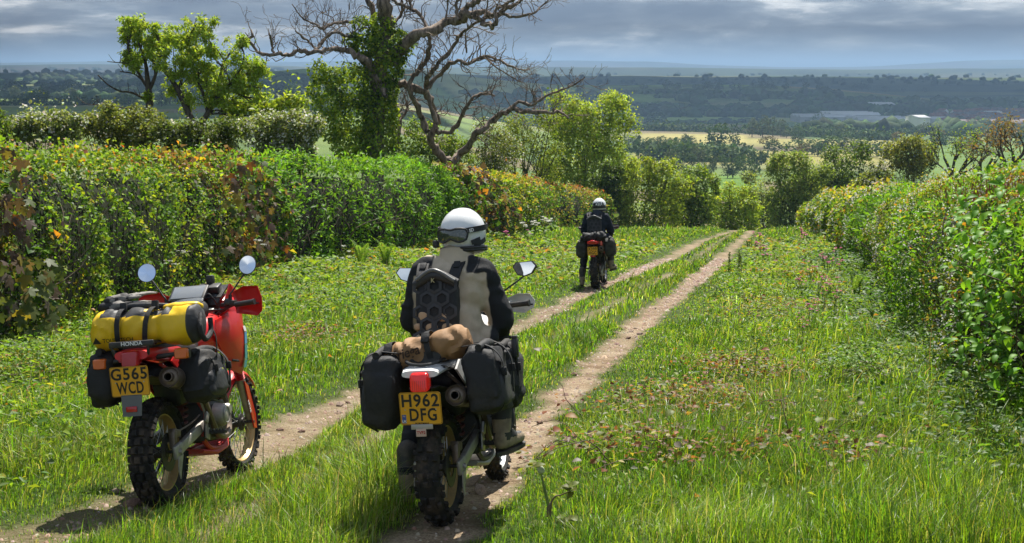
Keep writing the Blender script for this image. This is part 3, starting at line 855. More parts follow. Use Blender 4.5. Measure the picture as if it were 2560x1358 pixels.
def make_left_hedge():
    rng = np.random.default_rng(3)
    h = empty('hedge', (-6, 16, -2), 'tall mixed hedge of orange-tipped maple, dark sycamore and elder behind the parked red bike', 'hedge')
    h.location = (0, 0, 0)
    hedge_core(HL, -1, hl_height, 1.5, 'dark_core', h)
    groups = {}
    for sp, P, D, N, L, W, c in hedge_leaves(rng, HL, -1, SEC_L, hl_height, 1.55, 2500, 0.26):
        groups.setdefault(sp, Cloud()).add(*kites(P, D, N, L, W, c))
    for sp, cl in groups.items():
        nm = {'maple': 'maple_foliage', 'sycamore': 'sycamore_foliage', 'elder': 'elder_foliage', 'yellow': 'thorn_foliage', 'redthorn': 'reddish_foliage', 'hawthorn': 'hawthorn_foliage'}[sp]
        o = link(nm, cl.mesh(nm), h, M_LEAF); o['kind'] = 'stuff'
    hedge_twigs(rng, HL, -1, hl_height, 12, 45, 110, h)
    # large sycamore leaves that hang in front, nearest ones one by one
    n = 0
    def syc(px0, px1, py0, py1, cnt, smin, smax, pal, yoff=0.0):
        for i in range(cnt):
            px, py = rng.uniform(px0, px1), rng.uniform(py0, py1)
            # the hedge face in that direction
            d = ray(px, py)
            ys = np.linspace(9, 75, 1000); xs = d[0]/d[1]*ys
            f = np.nonzero(xs > np.interp(ys, HL[:, 1], HL[:, 0])+0.16)[0]
            g = np.nonzero(xs < np.interp(ys, HL[:, 1], HL[:, 0])+0.16)[0]
            Y = ys[g[0]] if len(g) else 16
            Y += rng.uniform(-.25, .15)+yoff
            p = at(px, py, Y)
            dd = (rng.normal(0.25, .35), rng.normal(-.3, .3), -1+rng.normal(0, .35))
            nn = (0.8+rng.normal(0, .4), -0.6+rng.normal(0, .4), 0.7+rng.normal(0, .3))
            leaf_obj(SYC_M[rng.choice(7, p=pal)], h, p, dd, nn, rng.uniform(smin, smax))
    syc(0, 75, 370, 640, 40, .075, .125, [.4, .25, .05, .05, .1, .1, .05])
    syc(0, 150, 640, 850, 66, .085, .15, [.08, .1, .3, .27, .1, .02, .13])
    syc(560, 690, 400, 640, 90, .09, .16, [.34, .2, .08, .1, .14, .1, .04])
    syc(640, 730, 580, 700, 40, .08, .14, [.34, .2, .08, .1, .14, .1, .04])
    syc(1190, 1280, 460, 590, 40, .10, .15, [.34, .2, .1, .1, .1, .12, .04], 0.2)
    return h
HEDGE_L = make_left_hedge()

def make_right_hedge():
    rng = np.random.default_rng(4)
    h = empty('hedge', (0, 0, 0), 'hedge with white blossom, red shoots and broad elder leaves on the right', 'hedge')
    hedge_core(HR, 1, hr_height, 1.4, 'dark_core', h)
    groups = {}
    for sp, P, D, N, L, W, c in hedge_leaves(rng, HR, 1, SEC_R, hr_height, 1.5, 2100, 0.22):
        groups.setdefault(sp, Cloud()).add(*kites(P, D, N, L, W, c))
        if sp == 'hawthorn':                     # clusters of white blossom
            k = fnoise(P, 1.1, 61, 2)
            sel = np.nonzero((k > 0.0) & (rng.uniform(0, 1, len(P)) < 0.30))[0]
            Q = np.repeat(P[sel], 3, axis=0)+rng.normal(0, .03, (len(sel)*3, 3)); n = len(Q)
            groups.setdefault('blossom', Cloud()).add(*kites(Q, rng.normal(0, 1, (n, 3)), rng.normal(0, .6, (n, 3))+np.array([-.5, -.4, 1]), np.maximum(.026, Q[:, 1]*.0013), np.maximum(.026, Q[:, 1]*.0013), pick(rng, n, [(1, (0.74, 0.73, 0.66)), (.5, (0.66, 0.64, 0.56))], .08)))
    for sp, cl in groups.items():
        nm = {'blossom': 'blossom', 'elder': 'elder_foliage', 'yellow': 'thorn_foliage', 'redthorn': 'reddish_foliage', 'hawthorn': 'hawthorn_foliage'}[sp]
        o = link(nm, cl.mesh(nm), h, M_PETAL if sp == 'blossom' else M_LEAF); o['kind'] = 'stuff'
    hedge_twigs(rng, HR, 1, hr_height, 9, 40, 60, h)
    # upright red shoots along the top
    Vs, Fs, k = [], [], 0
    for i in range(420):
        y = rng.uniform(11.8, 19); x = np.interp(y, HR[:, 1], HR[:, 0])+rng.uniform(.25, 1.2)
        p = np.array([x, y, float(ground_z(x, y))+float(hr_height(np.array([y]))[0])-.12+rng.uniform(-.1, .05)])
        q = p+np.array([rng.normal(0, .03), rng.normal(0, .03), rng.uniform(.10, .30)])
        V, F = tube([p, (p+q)/2+rng.normal(0, .008, 3), q], [.004, .003, .0015], 3); Vs.append(V); Fs.append(F+k); k += len(V)
    o = link('shoot', np_mesh('shoot', np.concatenate(Vs), [np.concatenate(Fs)]), h, plain('red_shoot', (0.30, 0.075, 0.045), .7)); o['kind'] = 'stuff'
    # the nearest elder leaves, one by one
    for i in range(298):
        y = rng.uniform(9.8, 12.9); x = np.interp(y, HR[:, 1], HR[:, 0]); v = rng.beta(1.3, 1.0)
        H = 1.98; z = float(ground_z(x, y))
        out = -0.16-0.12*math.sin(v*2.4)+rng.normal(0, .05)+(0.25 if v > .93 else 0)
        p = (x+out, y+rng.normal(0, .03), z+0.25+v*(H-.15))
        a = rng.uniform(0, 6.28)
        dd = (-.55+.6*math.cos(a), -.25+.6*math.sin(a), rng.normal(-.15, .35))
        nn = (-.45+rng.normal(0, .3), -.2+rng.normal(0, .3), 1.0)
        leaf_obj(ELD_M[rng.integers(0, 4)], h, p, dd, nn, rng.uniform(.065, .118))
    return h
HEDGE_R = make_right_hedge()

# ================================================================== TREES AND BUSHES
def blob_leaves(rng, ell, n, L, wr, pal, hang=0.2, shell=(0.72, 1.06), clump=0.22, cs=1.2, seed=0, gap=-0.25, facing=0.8):
    """leaves through the outer part of a union of ellipsoids [(cx,cy,cz,rx,ry,rz)]"""
    ell = np.asarray(ell, float)
    w = (ell[:, 3]*ell[:, 4]*ell[:, 5])**(2/3.); w /= w.sum()
    k = rng.choice(len(ell), n, p=w)
    d = unit(rng.normal(0, 1, (n, 3)))
    r = rng.uniform(shell[0]**3, shell[1]**3, n)**(1/3.)
    c, rad = ell[k, :3], ell[k, 3:]
    P = c + d*rad*r[:, None]
    nz = fnoise(P, cs, seed, 3)
    P = P + d*rad*(clump*nz)[:, None]
    keep = (fnoise(P, cs*1.6, seed+50, 2) > gap)
    P, d, k = P[keep], d[keep], k[keep]; n = len(P)
    # drop what is deep inside a neighbouring lobe
    ins = np.zeros(n, bool)
    for j, e in enumerate(ell):
        q = ((P-e[:3])/e[3:]); ins |= ((q**2).sum(1) < 0.42) & (k != j)
    P, d = P[~ins], d[~ins]; n = len(P)
    N = unit(d*facing+np.array([0, 0, .95])+rng.normal(0, .5, (n, 3)))
    D = rng.normal(0, 1, (n, 3))+d*.5; D[:, 2] -= hang*2
    LL = L*rng.uniform(.6, 1.35, n)
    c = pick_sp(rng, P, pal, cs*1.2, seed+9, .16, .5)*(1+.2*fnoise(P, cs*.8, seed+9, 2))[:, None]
    return kites(P, D, N, LL, LL*wr, np.clip(c, .004, .9))

def grow(rng, p, d, L, r, depth, segs, out, bend=0.25, split=(2, 3), up=0.1, ang=0.6, short=0.72, tips=None, minr=0.004):
    pts = [p]; q = p.copy(); dd = unit(d)
    for i in range(segs):
        dd = unit(dd+rng.normal(0, bend, 3)+np.array([0, 0, up])); q = q+dd*L/segs; pts.append(q)
    rr = np.linspace(r, max(r*0.55, minr), len(pts))
    out.append((np.array(pts), rr))
    if depth <= 0:
        if tips is not None: tips.append(q)
        return
    for i in range(rng.integers(split[0], split[1]+1)):
        a = unit(np.cross(dd, rng.normal(0, 1, 3))); nd = unit(dd+a*ang*rng.uniform(.5, 1.3))
        t = rng.integers(max(1, segs//2), segs+1)
        grow(rng, pts[t], nd, L*short*rng.uniform(.75, 1.2), max(rr[t]*.68, minr), depth-1, max(3, segs-1), out, bend, split, up, ang, short, tips, minr)

def limbs_mesh(name, limbs, n0=7, rough=0.12, minn=4):
    Vs, Fs, k = [], [], 0
    for i, (p, r) in enumerate(limbs):
        n = n0 if r[0] > .04 else max(minn, n0-3)
        V, F = tube(p, r, n, rough=rough if r[0] > .03 else 0, seed=i); Vs.append(V); Fs.append(F+k); k += len(V)
    return np_mesh(name, np.concatenate(Vs), [np.concatenate(Fs)], smooth=True)

OLIVE = [(3, (0.17, 0.20, 0.04)), (2, (0.12, 0.16, 0.03)), (2, (0.22, 0.25, 0.06))]
MID = [(3, (0.19, 0.28, 0.03)), (2, (0.25, 0.33, 0.04)), (2, (0.11, 0.18, 0.024))]
BRT = [(3, (0.33, 0.42, 0.04)), (3, (0.25, 0.35, 0.034)), (1, (0.42, 0.48, 0.06))]
DRK = [(3, (0.08, 0.135, 0.022)), (2, (0.11, 0.175, 0.028)), (1, (0.16, 0.21, 0.035))]
GREY = [(3, (0.20, 0.25, 0.085)), (2, (0.16, 0.21, 0.055)), (2, (0.26, 0.30, 0.12))]

def bush(name, label, boxes, D, n, L, pal, seed, wr=0.6, group=None, blossom=0.0, stems=5, cat='bush', gap=-0.25, clump=.22, cs=None, hang=.15, lobes=13):
    """boxes: photograph boxes (x0,y0,x1,y1) filled by lobes at depth D"""
    rng = np.random.default_rng(seed)
    ell = []
    for (x0, y0, x1, y1) in boxes:
        a, b = at(x0, y1, D), at(x1, y0, D)
        w, hgt = (b[0]-a[0])/2, (b[2]-a[2])/2
        zb_ = float(ground_z((a[0]+b[0])/2, D)); ell.append(((a[0]+b[0])/2, D, (a[2]+b[2])/2, w*.74, w*.7, hgt*.80)); ell.append(((a[0]+b[0])/2, D-.1*w, min(a[2], zb_+.2)+.62*hgt, w*.92, w*.85, .78*hgt))
        if a[2] > zb_: ell.append(((a[0]+b[0])/2, D, (a[2]+zb_)/2, w*.8, w*.7, max(.3, (a[2]-zb_)*.75)))
        for q in range(lobes):
            th = rng.uniform(0, 6.28); ph = rng.uniform(-1.0, 1.2)
            ex, ey, ez = math.cos(th)*math.cos(ph), math.sin(th)*math.cos(ph), math.sin(ph)
            s = rng.uniform(.20, .50)
            ell.append(((a[0]+b[0])/2+ex*w*.88, D+ey*w*.8, (a[2]+b[2])/2+ez*hgt*.88, w*s, w*s, min(hgt, w)*s))
    cx = np.mean([e[0] for e in ell]); zg = float(ground_z(cx, D))
    t = empty(name, (0, 0, 0), label, cat, group)
    cl = Cloud(); cl.add(*blob_leaves(rng, ell, int(n*2.1), L*1.06, wr*1.15, pal, hang, shell=(.6, 1.06), seed=seed, cs=cs or 3.2/max(.5, ell[0][3]), clump=clump*1.7, gap=gap-.15))
    cl.add(*blob_leaves(rng, ell, int(n*.35), L*.95, wr*1.15, pal, -.25, shell=(1.0, 1.28), seed=seed+4, cs=6/max(.5, ell[0][3]), clump=.35, gap=.08))
    cl.add(*blob_leaves(rng, ell, int(n*.6), L*1.5, wr*1.2, [(p[0], tuple(v*.6 for v in p[1])) for p in pal], hang, shell=(.2, .6), seed=seed+1, gap=-1))  # inner leaves in darkened colours: shade inside the crown painted in
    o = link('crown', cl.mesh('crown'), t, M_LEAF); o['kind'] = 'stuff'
    if blossom:
        c2 = Cloud(); k = int(n*blossom*2.6); b = blob_leaves(rng, ell, k, L*.85, 1.0, [(1, (0.72, 0.71, 0.62)), (1, (0.60, 0.60, 0.50))], 0, shell=(.92, 1.12), seed=seed, cs=cs or 2.2/max(.5, ell[0][3]), clump=clump, gap=-.02)
        c2.add(*b); o = link('blossom', c2.mesh('blossom'), t, M_PETAL); o['kind'] = 'stuff'
    limbs = []
    e = ell[0]
    for i in range(stems):
        top = np.array(ell[rng.integers(0, len(ell))][:3])
        p0 = np.array([cx+rng.normal(0, .12*e[3]), D+rng.normal(0, .1*e[3]), zg-.15])
        mid = (p0+top)/2+rng.normal(0, .08*e[3], 3)
        r = .03+.02*e[5]
        limbs.append((smooth_path([p0, mid, top], 4), np.linspace(r, r*.3, 9)))
        for q in range(3):
            p = top; s = np.array(ell[rng.integers(0, len(ell))][:3]); limbs.append((np.array([mid, (mid+s)/2+rng.normal(0, .1, 3), s]), np.array([r*.5, r*.35, r*.15])))
    link('trunk', limbs_mesh('trunk', limbs, 6), t, M_BARK)
    return t

# behind the left hedge
bush('hawthorn_bush', 'pale hawthorn in white blossom behind the hedge at the far left', [(20, 270, 150, 350), (110, 280, 220, 360)], 34, 5200, .075, GREY, 21, blossom=.30)
bush('hawthorn_bush', 'dark evergreen bush at the very left edge behind the hedge', [(-90, 265, 45, 360)], 33, 2600, .08, DRK, 22)
bush('hawthorn_bush', 'olive green hawthorn bush below the bare left-hand ash trunk', [(195, 262, 330, 375), (290, 268, 420, 385)], 36, 6500, .07, OLIVE, 23, blossom=.06)
bush('hawthorn_bush', 'dull green bush under the bright leafy ash', [(390, 290, 520, 385), (480, 300, 620, 390)], 35, 5600, .07, [(3, (0.10, 0.14, 0.03)), (2, (0.13, 0.17, 0.04)), (1, (0.07, 0.10, 0.02))], 24, blossom=.04)
bush('hawthorn_bush', 'hawthorn covered in white blossom beside the ivy-clad trunk', [(600, 278, 720, 395), (690, 270, 800, 395)], 37, 6800, .07, GREY, 25, blossom=.38)
bush('young_maple_bush', 'yellow-green spray of young leaves above the white hawthorn', [(690, 232, 770, 300), (640, 255, 720, 310)], 40, 1300, .11, BRT, 26, gap=.0, stems=3)
bush('hawthorn_bush', 'green shrub growing at the foot of the dead tree', [(985, 300, 1110, 430), (1070, 330, 1170, 440)], 56, 4200, .09, MID, 27, gap=-.1)
bush('hawthorn_bush', 'bush with white blossom under the lowest dead limb', [(1150, 318, 1290, 450)], 68, 3800, .09, OLIVE, 28, blossom=.22, gap=-.1)
bush('field_maple_bush', 'olive upright bush left of the yellow-green field maple', [(1215, 290, 1340, 460), (1290, 280, 1420, 460)], 78, 5600, .095, [(3, (0.20, 0.26, 0.032)), (2, (0.15, 0.21, 0.03)), (2, (0.26, 0.31, 0.04))], 29, stems=9)
bush('field_maple', 'bright yellow-green field maple standing over the reddish hedge end', [(1365, 222, 1490, 340), (1430, 235, 1580, 370), (1370, 300, 1540, 480), (1420, 340, 1590, 510), (1340, 320, 1440, 470)], 96, 19000, .15, BRT, 30, cat='tree', gap=-.15, clump=.3)
bush('ivy_pillar', 'dark ivy-covered stump rising behind the end of the reddish hedge', [(1480, 400, 1562, 550)], 92, 2600, .14, DRK, 31)
# down the lane where it drops away
bush('hazel_bush', 'rounded yellow-green hazel bush at the bend just past the far rider', [(1540, 385, 1665, 560), (1590, 392, 1715, 562), (1540, 470, 1640, 575)], 92, 6200, .15, [(3, (0.28, 0.35, 0.035)), (2, (0.19, 0.27, 0.03)), (1, (0.36, 0.41, 0.05))], 32)
bush('hazel_bush', 'loose green hazel bush, second down the lane from the far rider', [(1650, 435, 1745, 562), (1695, 415, 1800, 562)], 98, 4600, .16, MID, 33)
bush('hazel_bush', 'low pale green bush at the end of the visible track', [(1760, 455, 1850, 565), (1810, 470, 1905, 568)], 104, 3000, .17, BRT, 34)
bush('ash_sapling', 'bluish green sapling in the gap where the lane disappears', [(1845, 425, 1940, 565), (1880, 450, 1960, 570)], 112, 2800, .17, GREY, 35)
bush('hazel_bush', 'tall pale green bush left of the dark tree at the lane end', [(1910, 368, 2020, 565), (1955, 375, 2075, 566)], 108, 6600, .17, [(3, (0.22, 0.29, 0.055)), (2, (0.17, 0.24, 0.045)), (1, (0.27, 0.33, 0.08))], 36)
bush('oak_tree', 'dense dark green tree where the right hedge meets the lane end', [(2040, 352, 2200, 520), (2000, 430, 2170, 565)], 112, 6800, .18, DRK, 37, cat='tree')
bush('hawthorn_bush', 'grey-green bush behind the top of the right hedge', [(2120, 430, 2230, 500), (2160, 400, 2230, 480)], 96, 2600, .16, OLIVE, 38, blossom=.12)
bush('oak_tree', 'yellowish oak in young leaf above the right hedge', [(2215, 335, 2330, 440), (2250, 345, 2350, 430)], 105, 4200, .17, [(3, (0.21, 0.22, 0.035)), (2, (0.17, 0.20, 0.04)), (1, (0.11, 0.14, 0.03))], 39, cat='tree', gap=-.12)

# half-bare trees on the right
def bare_tree(name, label, px, ytop, ybot, D, seed, pal, n, spread=.5):
    rng = np.random.default_rng(seed)
    p = at(px, ybot, D); top = at(px, ytop, D); H = top[2]-p[2]
    p[2] -= 1.5
    t = empty(name, (0, 0, 0), label, 'tree')
    limbs, tips = [], []
    for i in range(3):
        grow(rng, p+rng.normal(0, .15, 3), np.array([rng.normal(0, .25), rng.normal(0, .2), 1.0]), (H+1.5)*.55, .14, 3, 5, limbs, .16, (2, 3), .06, spread, .62, tips, .022)
    link('trunk', limbs_mesh('trunk', limbs, 6), t, M_BARK)
    cl = Cloud(); tips = np.array(tips)
    k = rng.integers(0, len(tips), n); P = tips[k]+rng.normal(0, .28, (n, 3)); LL = .14*rng.uniform(.6, 1.3, n)
    cl.add(*kites(P, rng.normal(0, 1, (n, 3)), rng.normal(0, .5, (n, 3))+np.array([0, 0, 1]), LL, LL*.7, pick(rng, n, pal)))
    o = link('crown', cl.mesh('crown'), t, M_LEAF); o['kind'] = 'stuff'
bare_tree('ash_tree', 'half-bare ash with a dark trunk above the right hedge', 2378, 315, 415, 95, 51, MID, 700)
bare_tree('ash_tree', 'twisted leafless tree, middle one of three above the right hedge', 2455, 330, 415, 95, 52, OLIVE, 160, .7)
bare_tree('ash_tree', 'brown-leaved tree above the right hedge at the right edge', 2530, 320, 410, 80, 53, [(1, (0.22, 0.13, 0.05)), (1, (0.16, 0.14, 0.05))], 1300, .8)

# --- leafy ash trees on the left --------------------------------------------------
def leafy_ash(label, D, trunks, clumps, pal, seed, n, L, bare):
    rng = np.random.default_rng(seed)
    t = empty('ash_tree', (0, 0, 0), label, 'tree')
    limbs = []
    for tr in trunks:
        pts = np.array([np.append(at(x, y, D+dz), r) for x, y, dz, r in tr])
        q = smooth_path(pts, 4); limbs.append((q[:, :3], q[:, 3]))
    ends = np.concatenate([l[0] for l in limbs])
    ell = []
    for (x, y, w, h, dz) in clumps:
        c = at(x, y, D+dz); s = D/FPX
        for q in range(6):
            oo = rng.normal(0, 1, 3)*np.array([w*s, w*s, h*s])*.55; ell.append((c[0]+oo[0], c[1]+oo[1], c[2]+oo[2], w*s*rng.uniform(.3, .55), w*s*.45, h*s*rng.uniform(.28, .5)))
        j = np.argmin(np.linalg.norm(ends-c-np.array([0, 0, -.5]), axis=1)); a = ends[j]
        limbs.append((smooth_path([a, (a+c)/2+rng.normal(0, .06, 3), c], 3), np.linspace(.032, .010, 7)))
        for q in range(4):
            d = c+unit(rng.normal(0, 1, 3))*np.array([w*s, w*s, h*s])*.8
            limbs.append((np.array([(a+c)/2, (c+d)/2+rng.normal(0, .05, 3), d]), np.array([.014, .010, .006])))
    for tr in bare:
        pts = np.array([np.append(at(x, y, D+dz), r) for x, y, dz, r in tr]); q = smooth_path(pts, 4); limbs.append((q[:, :3], q[:, 3]))
        for i in range(4):
            k = rng.integers(2, len(q)-1); e = q[k, :3]+np.array([rng.normal(-.1, .15), rng.normal(0, .2), abs(rng.normal(.2, .1))]); limbs.append((np.array([q[k, :3], (q[k, :3]+e)/2+rng.normal(0, .02, 3), e]), np.array([.012, .009, .005])))
    link('trunk', limbs_mesh('trunk', limbs, 7), t, M_BARK)
    cl = Cloud(); cl.add(*blob_leaves(rng, ell, n//2, L*.9, .45, pal, .15, shell=(.6, 1.75), seed=seed+3, cs=3.5, clump=.4, gap=.10, facing=.3)); cl.add(*blob_leaves(rng, ell, n*2//3, L, .45, pal, .25, shell=(.15, 1.1), seed=seed, cs=2.4, clump=.5, gap=-.07, facing=.3))
    o = link('crown', cl.mesh('crown'), t, M_LEAF); o['kind'] = 'stuff'
ASHC = [(3, (0.30, 0.40, 0.040)), (3, (0.22, 0.32, 0.032)), (1.5, (0.40, 0.47, 0.07))]
leafy_ash('tall thin ash with a bare lower trunk and broken branches on its left', 42,
    [[(372, 400, 0, .13), (375, 320, 0, .11), (372, 230, 0, .10), (368, 190, 0, .07), (362, 150, 0, .045), (340, 90, 0, .03)],
     [(372, 230, 0, .06), (388, 190, 0, .05), (398, 140, 0, .04), (395, 90, 0, .025)], [(366, 215, 0, .05), (345, 180, 0, .04), (325, 140, 0, .028), (318, 80, 0, .02)]],
    [(325, 60, 22, 16, 0), (318, 90, 20, 22, .3), (345, 82, 22, 26, -.3), (385, 70, 22, 16, 0), (400, 100, 24, 26, .4), (372, 105, 22, 22, -.3), (322, 130, 18, 16, .2), (345, 140, 24, 22, 0), (330, 150, 22, 16, .4), (385, 140, 22, 26, 0), (410, 135, 20, 22, -.2), (372, 240, 10, 14, 0)],
    ASHC, 61, 14000, .11,
    [[(370, 252, 0, .035), (330, 232, -.3, .03), (300, 228, -.5, .025), (270, 212, -.6, .02), (245, 188, -.8, .014)], [(360, 205, 0, .03), (335, 185, .2, .022), (300, 179, .3, .015)], [(350, 160, 0, .022), (310, 158, 0, .016), (268, 154, 0, .011)], [(360, 282, 0, .03), (320, 272, 0, .024), (260, 262, -.2, .018), (225, 262, -.4, .01), (205, 255, -.4, .008)]])
leafy_ash('spreading bright yellow-green ash leaning behind the hedge', 41,
    [[(500, 400, 0, .13), (490, 330, 0, .12), (470, 280, 0, .10), (445, 225, 0, .085), (418, 185, 0, .06), (395, 160, 0, .04)],
     [(490, 330, 0, .10), (515, 290, 0, .085), (535, 255, 0, .075), (545, 215, 0, .055), (560, 150, 0, .03)], [(520, 285, 0, .06), (510, 240, .2, .05), (485, 180, .3, .035), (470, 110, .3, .02)], [(535, 255, 0, .05), (575, 210, -.2, .04), (610, 150, -.2, .025), (600, 105, 0, .015)]],
    [(490, 60, 26, 20, 0), (465, 82, 26, 24, .4), (510, 90, 30, 28, -.3), (440, 100, 24, 28, 0), (480, 120, 34, 28, .4), (530, 125, 26, 26, 0), (600, 105, 22, 20, 0), (580, 125, 20, 18, .3), (440, 140, 26, 28, -.3), (500, 160, 36, 30, .2), (555, 160, 34, 28, -.3), (610, 165, 32, 26, 0), (640, 175, 26, 24, .4), (455, 190, 32, 28, 0), (520, 200, 40, 30, .5), (580, 205, 44, 32, -.4), (640, 220, 30, 32, 0), (480, 240, 34, 26, .3), (545, 245, 40, 28, 0), (610, 255, 42, 30, .2), (650, 260, 24, 26, -.2), (425, 220, 20, 20, 0), (570, 280, 40, 24, 0), (630, 290, 30, 20, .2)],
    ASHC, 62, 36000, .11, [])

# --- the dead tree ---------------------------------------------------------------
def make_dead_tree():
    rng = np.random.default_rng(99)
    D = 50.0
    t = empty('dead_tree', (0, 0, 0), 'big dead tree with bare crooked limbs and a trunk smothered in ivy', 'tree')
    def zx(x, y): return 580+x/2.51, y/2.51
    S = D/FPX
    def limb(pts, d0=0.0, d1=0.0):
        m = len(pts); out = []
        for i, (x, y, w) in enumerate(pts):
            px, py = zx(x, y); f = i/(m-1)
            out.append(np.append(at(px, py, D+d0+(d1-d0)*f+0.25*math.sin(i*1.7)*min(1, i)), max(w/2.51*S/2*.78, .012)))
        q = smooth_path(out, 4); return q
    L = {}
    L['trunk'] = limb([(880, 1150, 190), (880, 950, 170), (900, 700, 150), (930, 450, 135), (965, 250, 125), (975, 150, 110), (960, 60, 115), (950, -60, 100), (930, -250, 80), (940, -450, 50)])
    L['fork'] = limb([(900, 330, 60), (890, 150, 52), (880, 90, 50), (850, 0, 42), (820, -120, 30), (800, -260, 16)], .3, 1)
    L['right_big'] = limb([(1000, 420, 95), (1050, 330, 92), (1110, 265, 90), (1180, 215, 85), (1280, 175, 78), (1400, 130, 72), (1470, 105, 64), (1550, 75, 50), (1640, 95, 42), (1720, 60, 34), (1800, 10, 26), (1860, -50, 18)], -.2, -1.6)
    L['right_up'] = limb([(1440, 100, 46), (1470, 50, 44), (1540, 5, 40), (1600, -50, 30)], -1.2, -1.8)
    L['right_hook'] = limb([(1520, 100, 46), (1590, 140, 40), (1640, 170, 36), (1660, 120, 30), (1650, 70, 26), (1720, 20, 26), (1790, -10, 20), (1850, -40, 12)], -1.4, -2.4)
    L['right_end'] = limb([(1690, 80, 24), (1760, 105, 22), (1840, 95, 20), (1900, 80, 16), (1940, 40, 13), (1990, 0, 9)], -2, -2.6)
    L['left_arm'] = limb([(900, 560, 60), (880, 460, 60), (845, 395, 58), (790, 355, 52), (730, 320, 46), (660, 310, 40), (580, 318, 36), (500, 330, 34), (430, 318, 32), (360, 342, 30), (280, 340, 27), (200, 345, 25), (150, 310, 24), (105, 255, 22), (130, 225, 20), (118, 188, 16)], -.3, -2.2)
    L['left_stub'] = limb([(262, 335, 22), (250, 285, 18), (245, 222, 13)], -1.8, -2)
    L['left_up'] = limb([(520, 320, 26), (560, 270, 24), (610, 215, 24), (660, 205, 24), (720, 230, 24), (770, 240, 22)], -1.2, -.4)
    L['left_up2'] = limb([(520, 310, 20), (490, 270, 18), (440, 230, 15), (400, 195, 9)], -1.2, -1.8)
    L['left_top'] = limb([(770, 140, 26), (700, 140, 24), (620, 150, 22), (575, 185, 18), (520, 150, 16), (450, 120, 13), (415, 80, 10), (375, 25, 7)], .2, -.8)
    L['left_top2'] = limb([(575, 175, 13), (500, 165, 9), (440, 160, 6)], -.6, -1)
    L['drop'] = limb([(800, 375, 50), (850, 400, 70), (870, 470, 76), (910, 500, 70), (1000, 510, 62), (1100, 545, 60), (1180, 560, 56), (1230, 590, 50), (1270, 700, 46), (1290, 770, 44), (1250, 860, 60), (1290, 950, 66), (1370, 1030, 60), (1370, 1180, 60)], -.4, 2.6)
    L['drop2'] = limb([(900, 480, 60), (930, 540, 52), (965, 600, 20)], -.6, -.9)
    L['low_right'] = limb([(1370, 1020, 62), (1430, 960, 60), (1500, 890, 56), (1560, 820, 52), (1640, 750, 48), (1740, 690, 44), (1850, 700, 38), (1960, 710, 30), (2060, 705, 22), (2110, 740, 10)], 1.2, -.2)
    L['low_right2'] = limb([(1740, 690, 30), (1800, 640, 26), (1880, 660, 24), (1960, 610, 20), (2060, 565, 17), (2150, 530, 13), (2215, 485, 7)], .4, -.6)
    L['mid_stem'] = limb([(1230, 830, 52), (1190, 740, 50), (1150, 640, 46), (1110, 560, 40), (1140, 480, 36), (1210, 390, 36), (1240, 290, 34), (1230, 200, 32), (1190, 100, 28), (1110, 50, 26), (1020, 10, 24), (980, -40, 20)], 1.2, 0)
    L['mid_stem2'] = limb([(1280, 770, 40), (1220, 560, 38), (1230, 480, 36), (1280, 420, 34), (1360, 330, 32), (1420, 240, 28), (1480, 180, 24), (1560, 130, 20), (1700, 90, 14)], 1, -.8)
    L['mid_stem3'] = limb([(1230, 540, 34), (1310, 470, 32), (1390, 380, 30), (1480, 400, 26), (1560, 360, 24), (1660, 370, 20), (1760, 420, 16), (1830, 440, 12), (1870, 432, 8)], .8, -.4)
    L['mid_stem4'] = limb([(1460, 400, 18), (1580, 360, 16), (1640, 410, 14), (1720, 460, 12), (1790, 505, 9), (1830, 520, 6)], .6, .2)
    L['mid_low'] = limb([(1280, 830, 40), (1370, 820, 36), (1440, 740, 32), (1490, 640, 26), (1560, 590, 22), (1650, 600, 16)], 1.2, .6)
    L['up1'] = limb([(1470, 330, 16), (1465, 240, 14), (1480, 160, 10)], -.4, -.6)
    L['up2'] = limb([(1420, 130, 30), (1410, 60, 26), (1420, -40, 20)], -1.2, -1.3)
    L['up3'] = limb([(1340, 140, 18), (1350, 60, 15), (1352, -30, 10)], -1, -1)
    L['up4'] = limb([(1580, 110, 18), (1600, 50, 15), (1605, -30, 10)], -1.6, -1.6)
    L['back_stem'] = limb([(1040, 900, 40), (1050, 740, 34), (1020, 640, 28), (1010, 560, 22)], 1.8, 1.6)
    L['back_stem2'] = limb([(1050, 760, 26), (1100, 680, 20), (1080, 600, 14)], 1.8, 2)
    L['up5'] = limb([(1140, 70, 26), (1120, 20, 22), (1110, -60, 16)], .2, .2)
    L['up6'] = limb([(1020, 150, 26), (1060, 90, 22), (1070, 30, 18), (1050, -40, 12)], .2, .4)
    limbs = [(q[:, :3]+rng.normal(0, 1, (len(q), 3))*np.minimum(q[:, 3:4]*.38, .05)*np.array([1, .6, 1]), q[:, 3]) for q in L.values()]
    twigs = []
    for nm, q in L.items():
        if nm in ('trunk', 'drop2'): cnt = 2
        else: cnt = 3+len(q)//3
        if nm in ('low_right', 'low_right2', 'mid_low', 'mid_stem3', 'mid_stem4', 'mid_stem', 'mid_stem2'): cnt = int(cnt*1.9)
        for i in range(cnt):
            k = rng.integers(len(q)//4, len(q)-1)
            tgt = unit(q[min(k+1, len(q)-1), :3]-q[k, :3]); side = unit(np.cross(tgt, rng.normal(0, 1, 3)))
            grow(rng, q[k, :3], unit(tgt*.5+side+np.array([0, 0, .35])), rng.uniform(.35, .95), min(q[k, 3]*.5, .024), 2, 4, twigs, .34, (1, 3), .06, .8, .66, None, .006)
    # fine dead brushwood behind the trunk
    for i in range(16):
        a = at(*zx(rng.uniform(560, 800), rng.uniform(120, 330)), D+.8); grow(rng, a, np.array([rng.normal(0, .3), 0, 1.0]), rng.uniform(.5, 1.1), .014, 2, 5, twigs, .2, (2, 3), .12, .5, .6, None, .006)
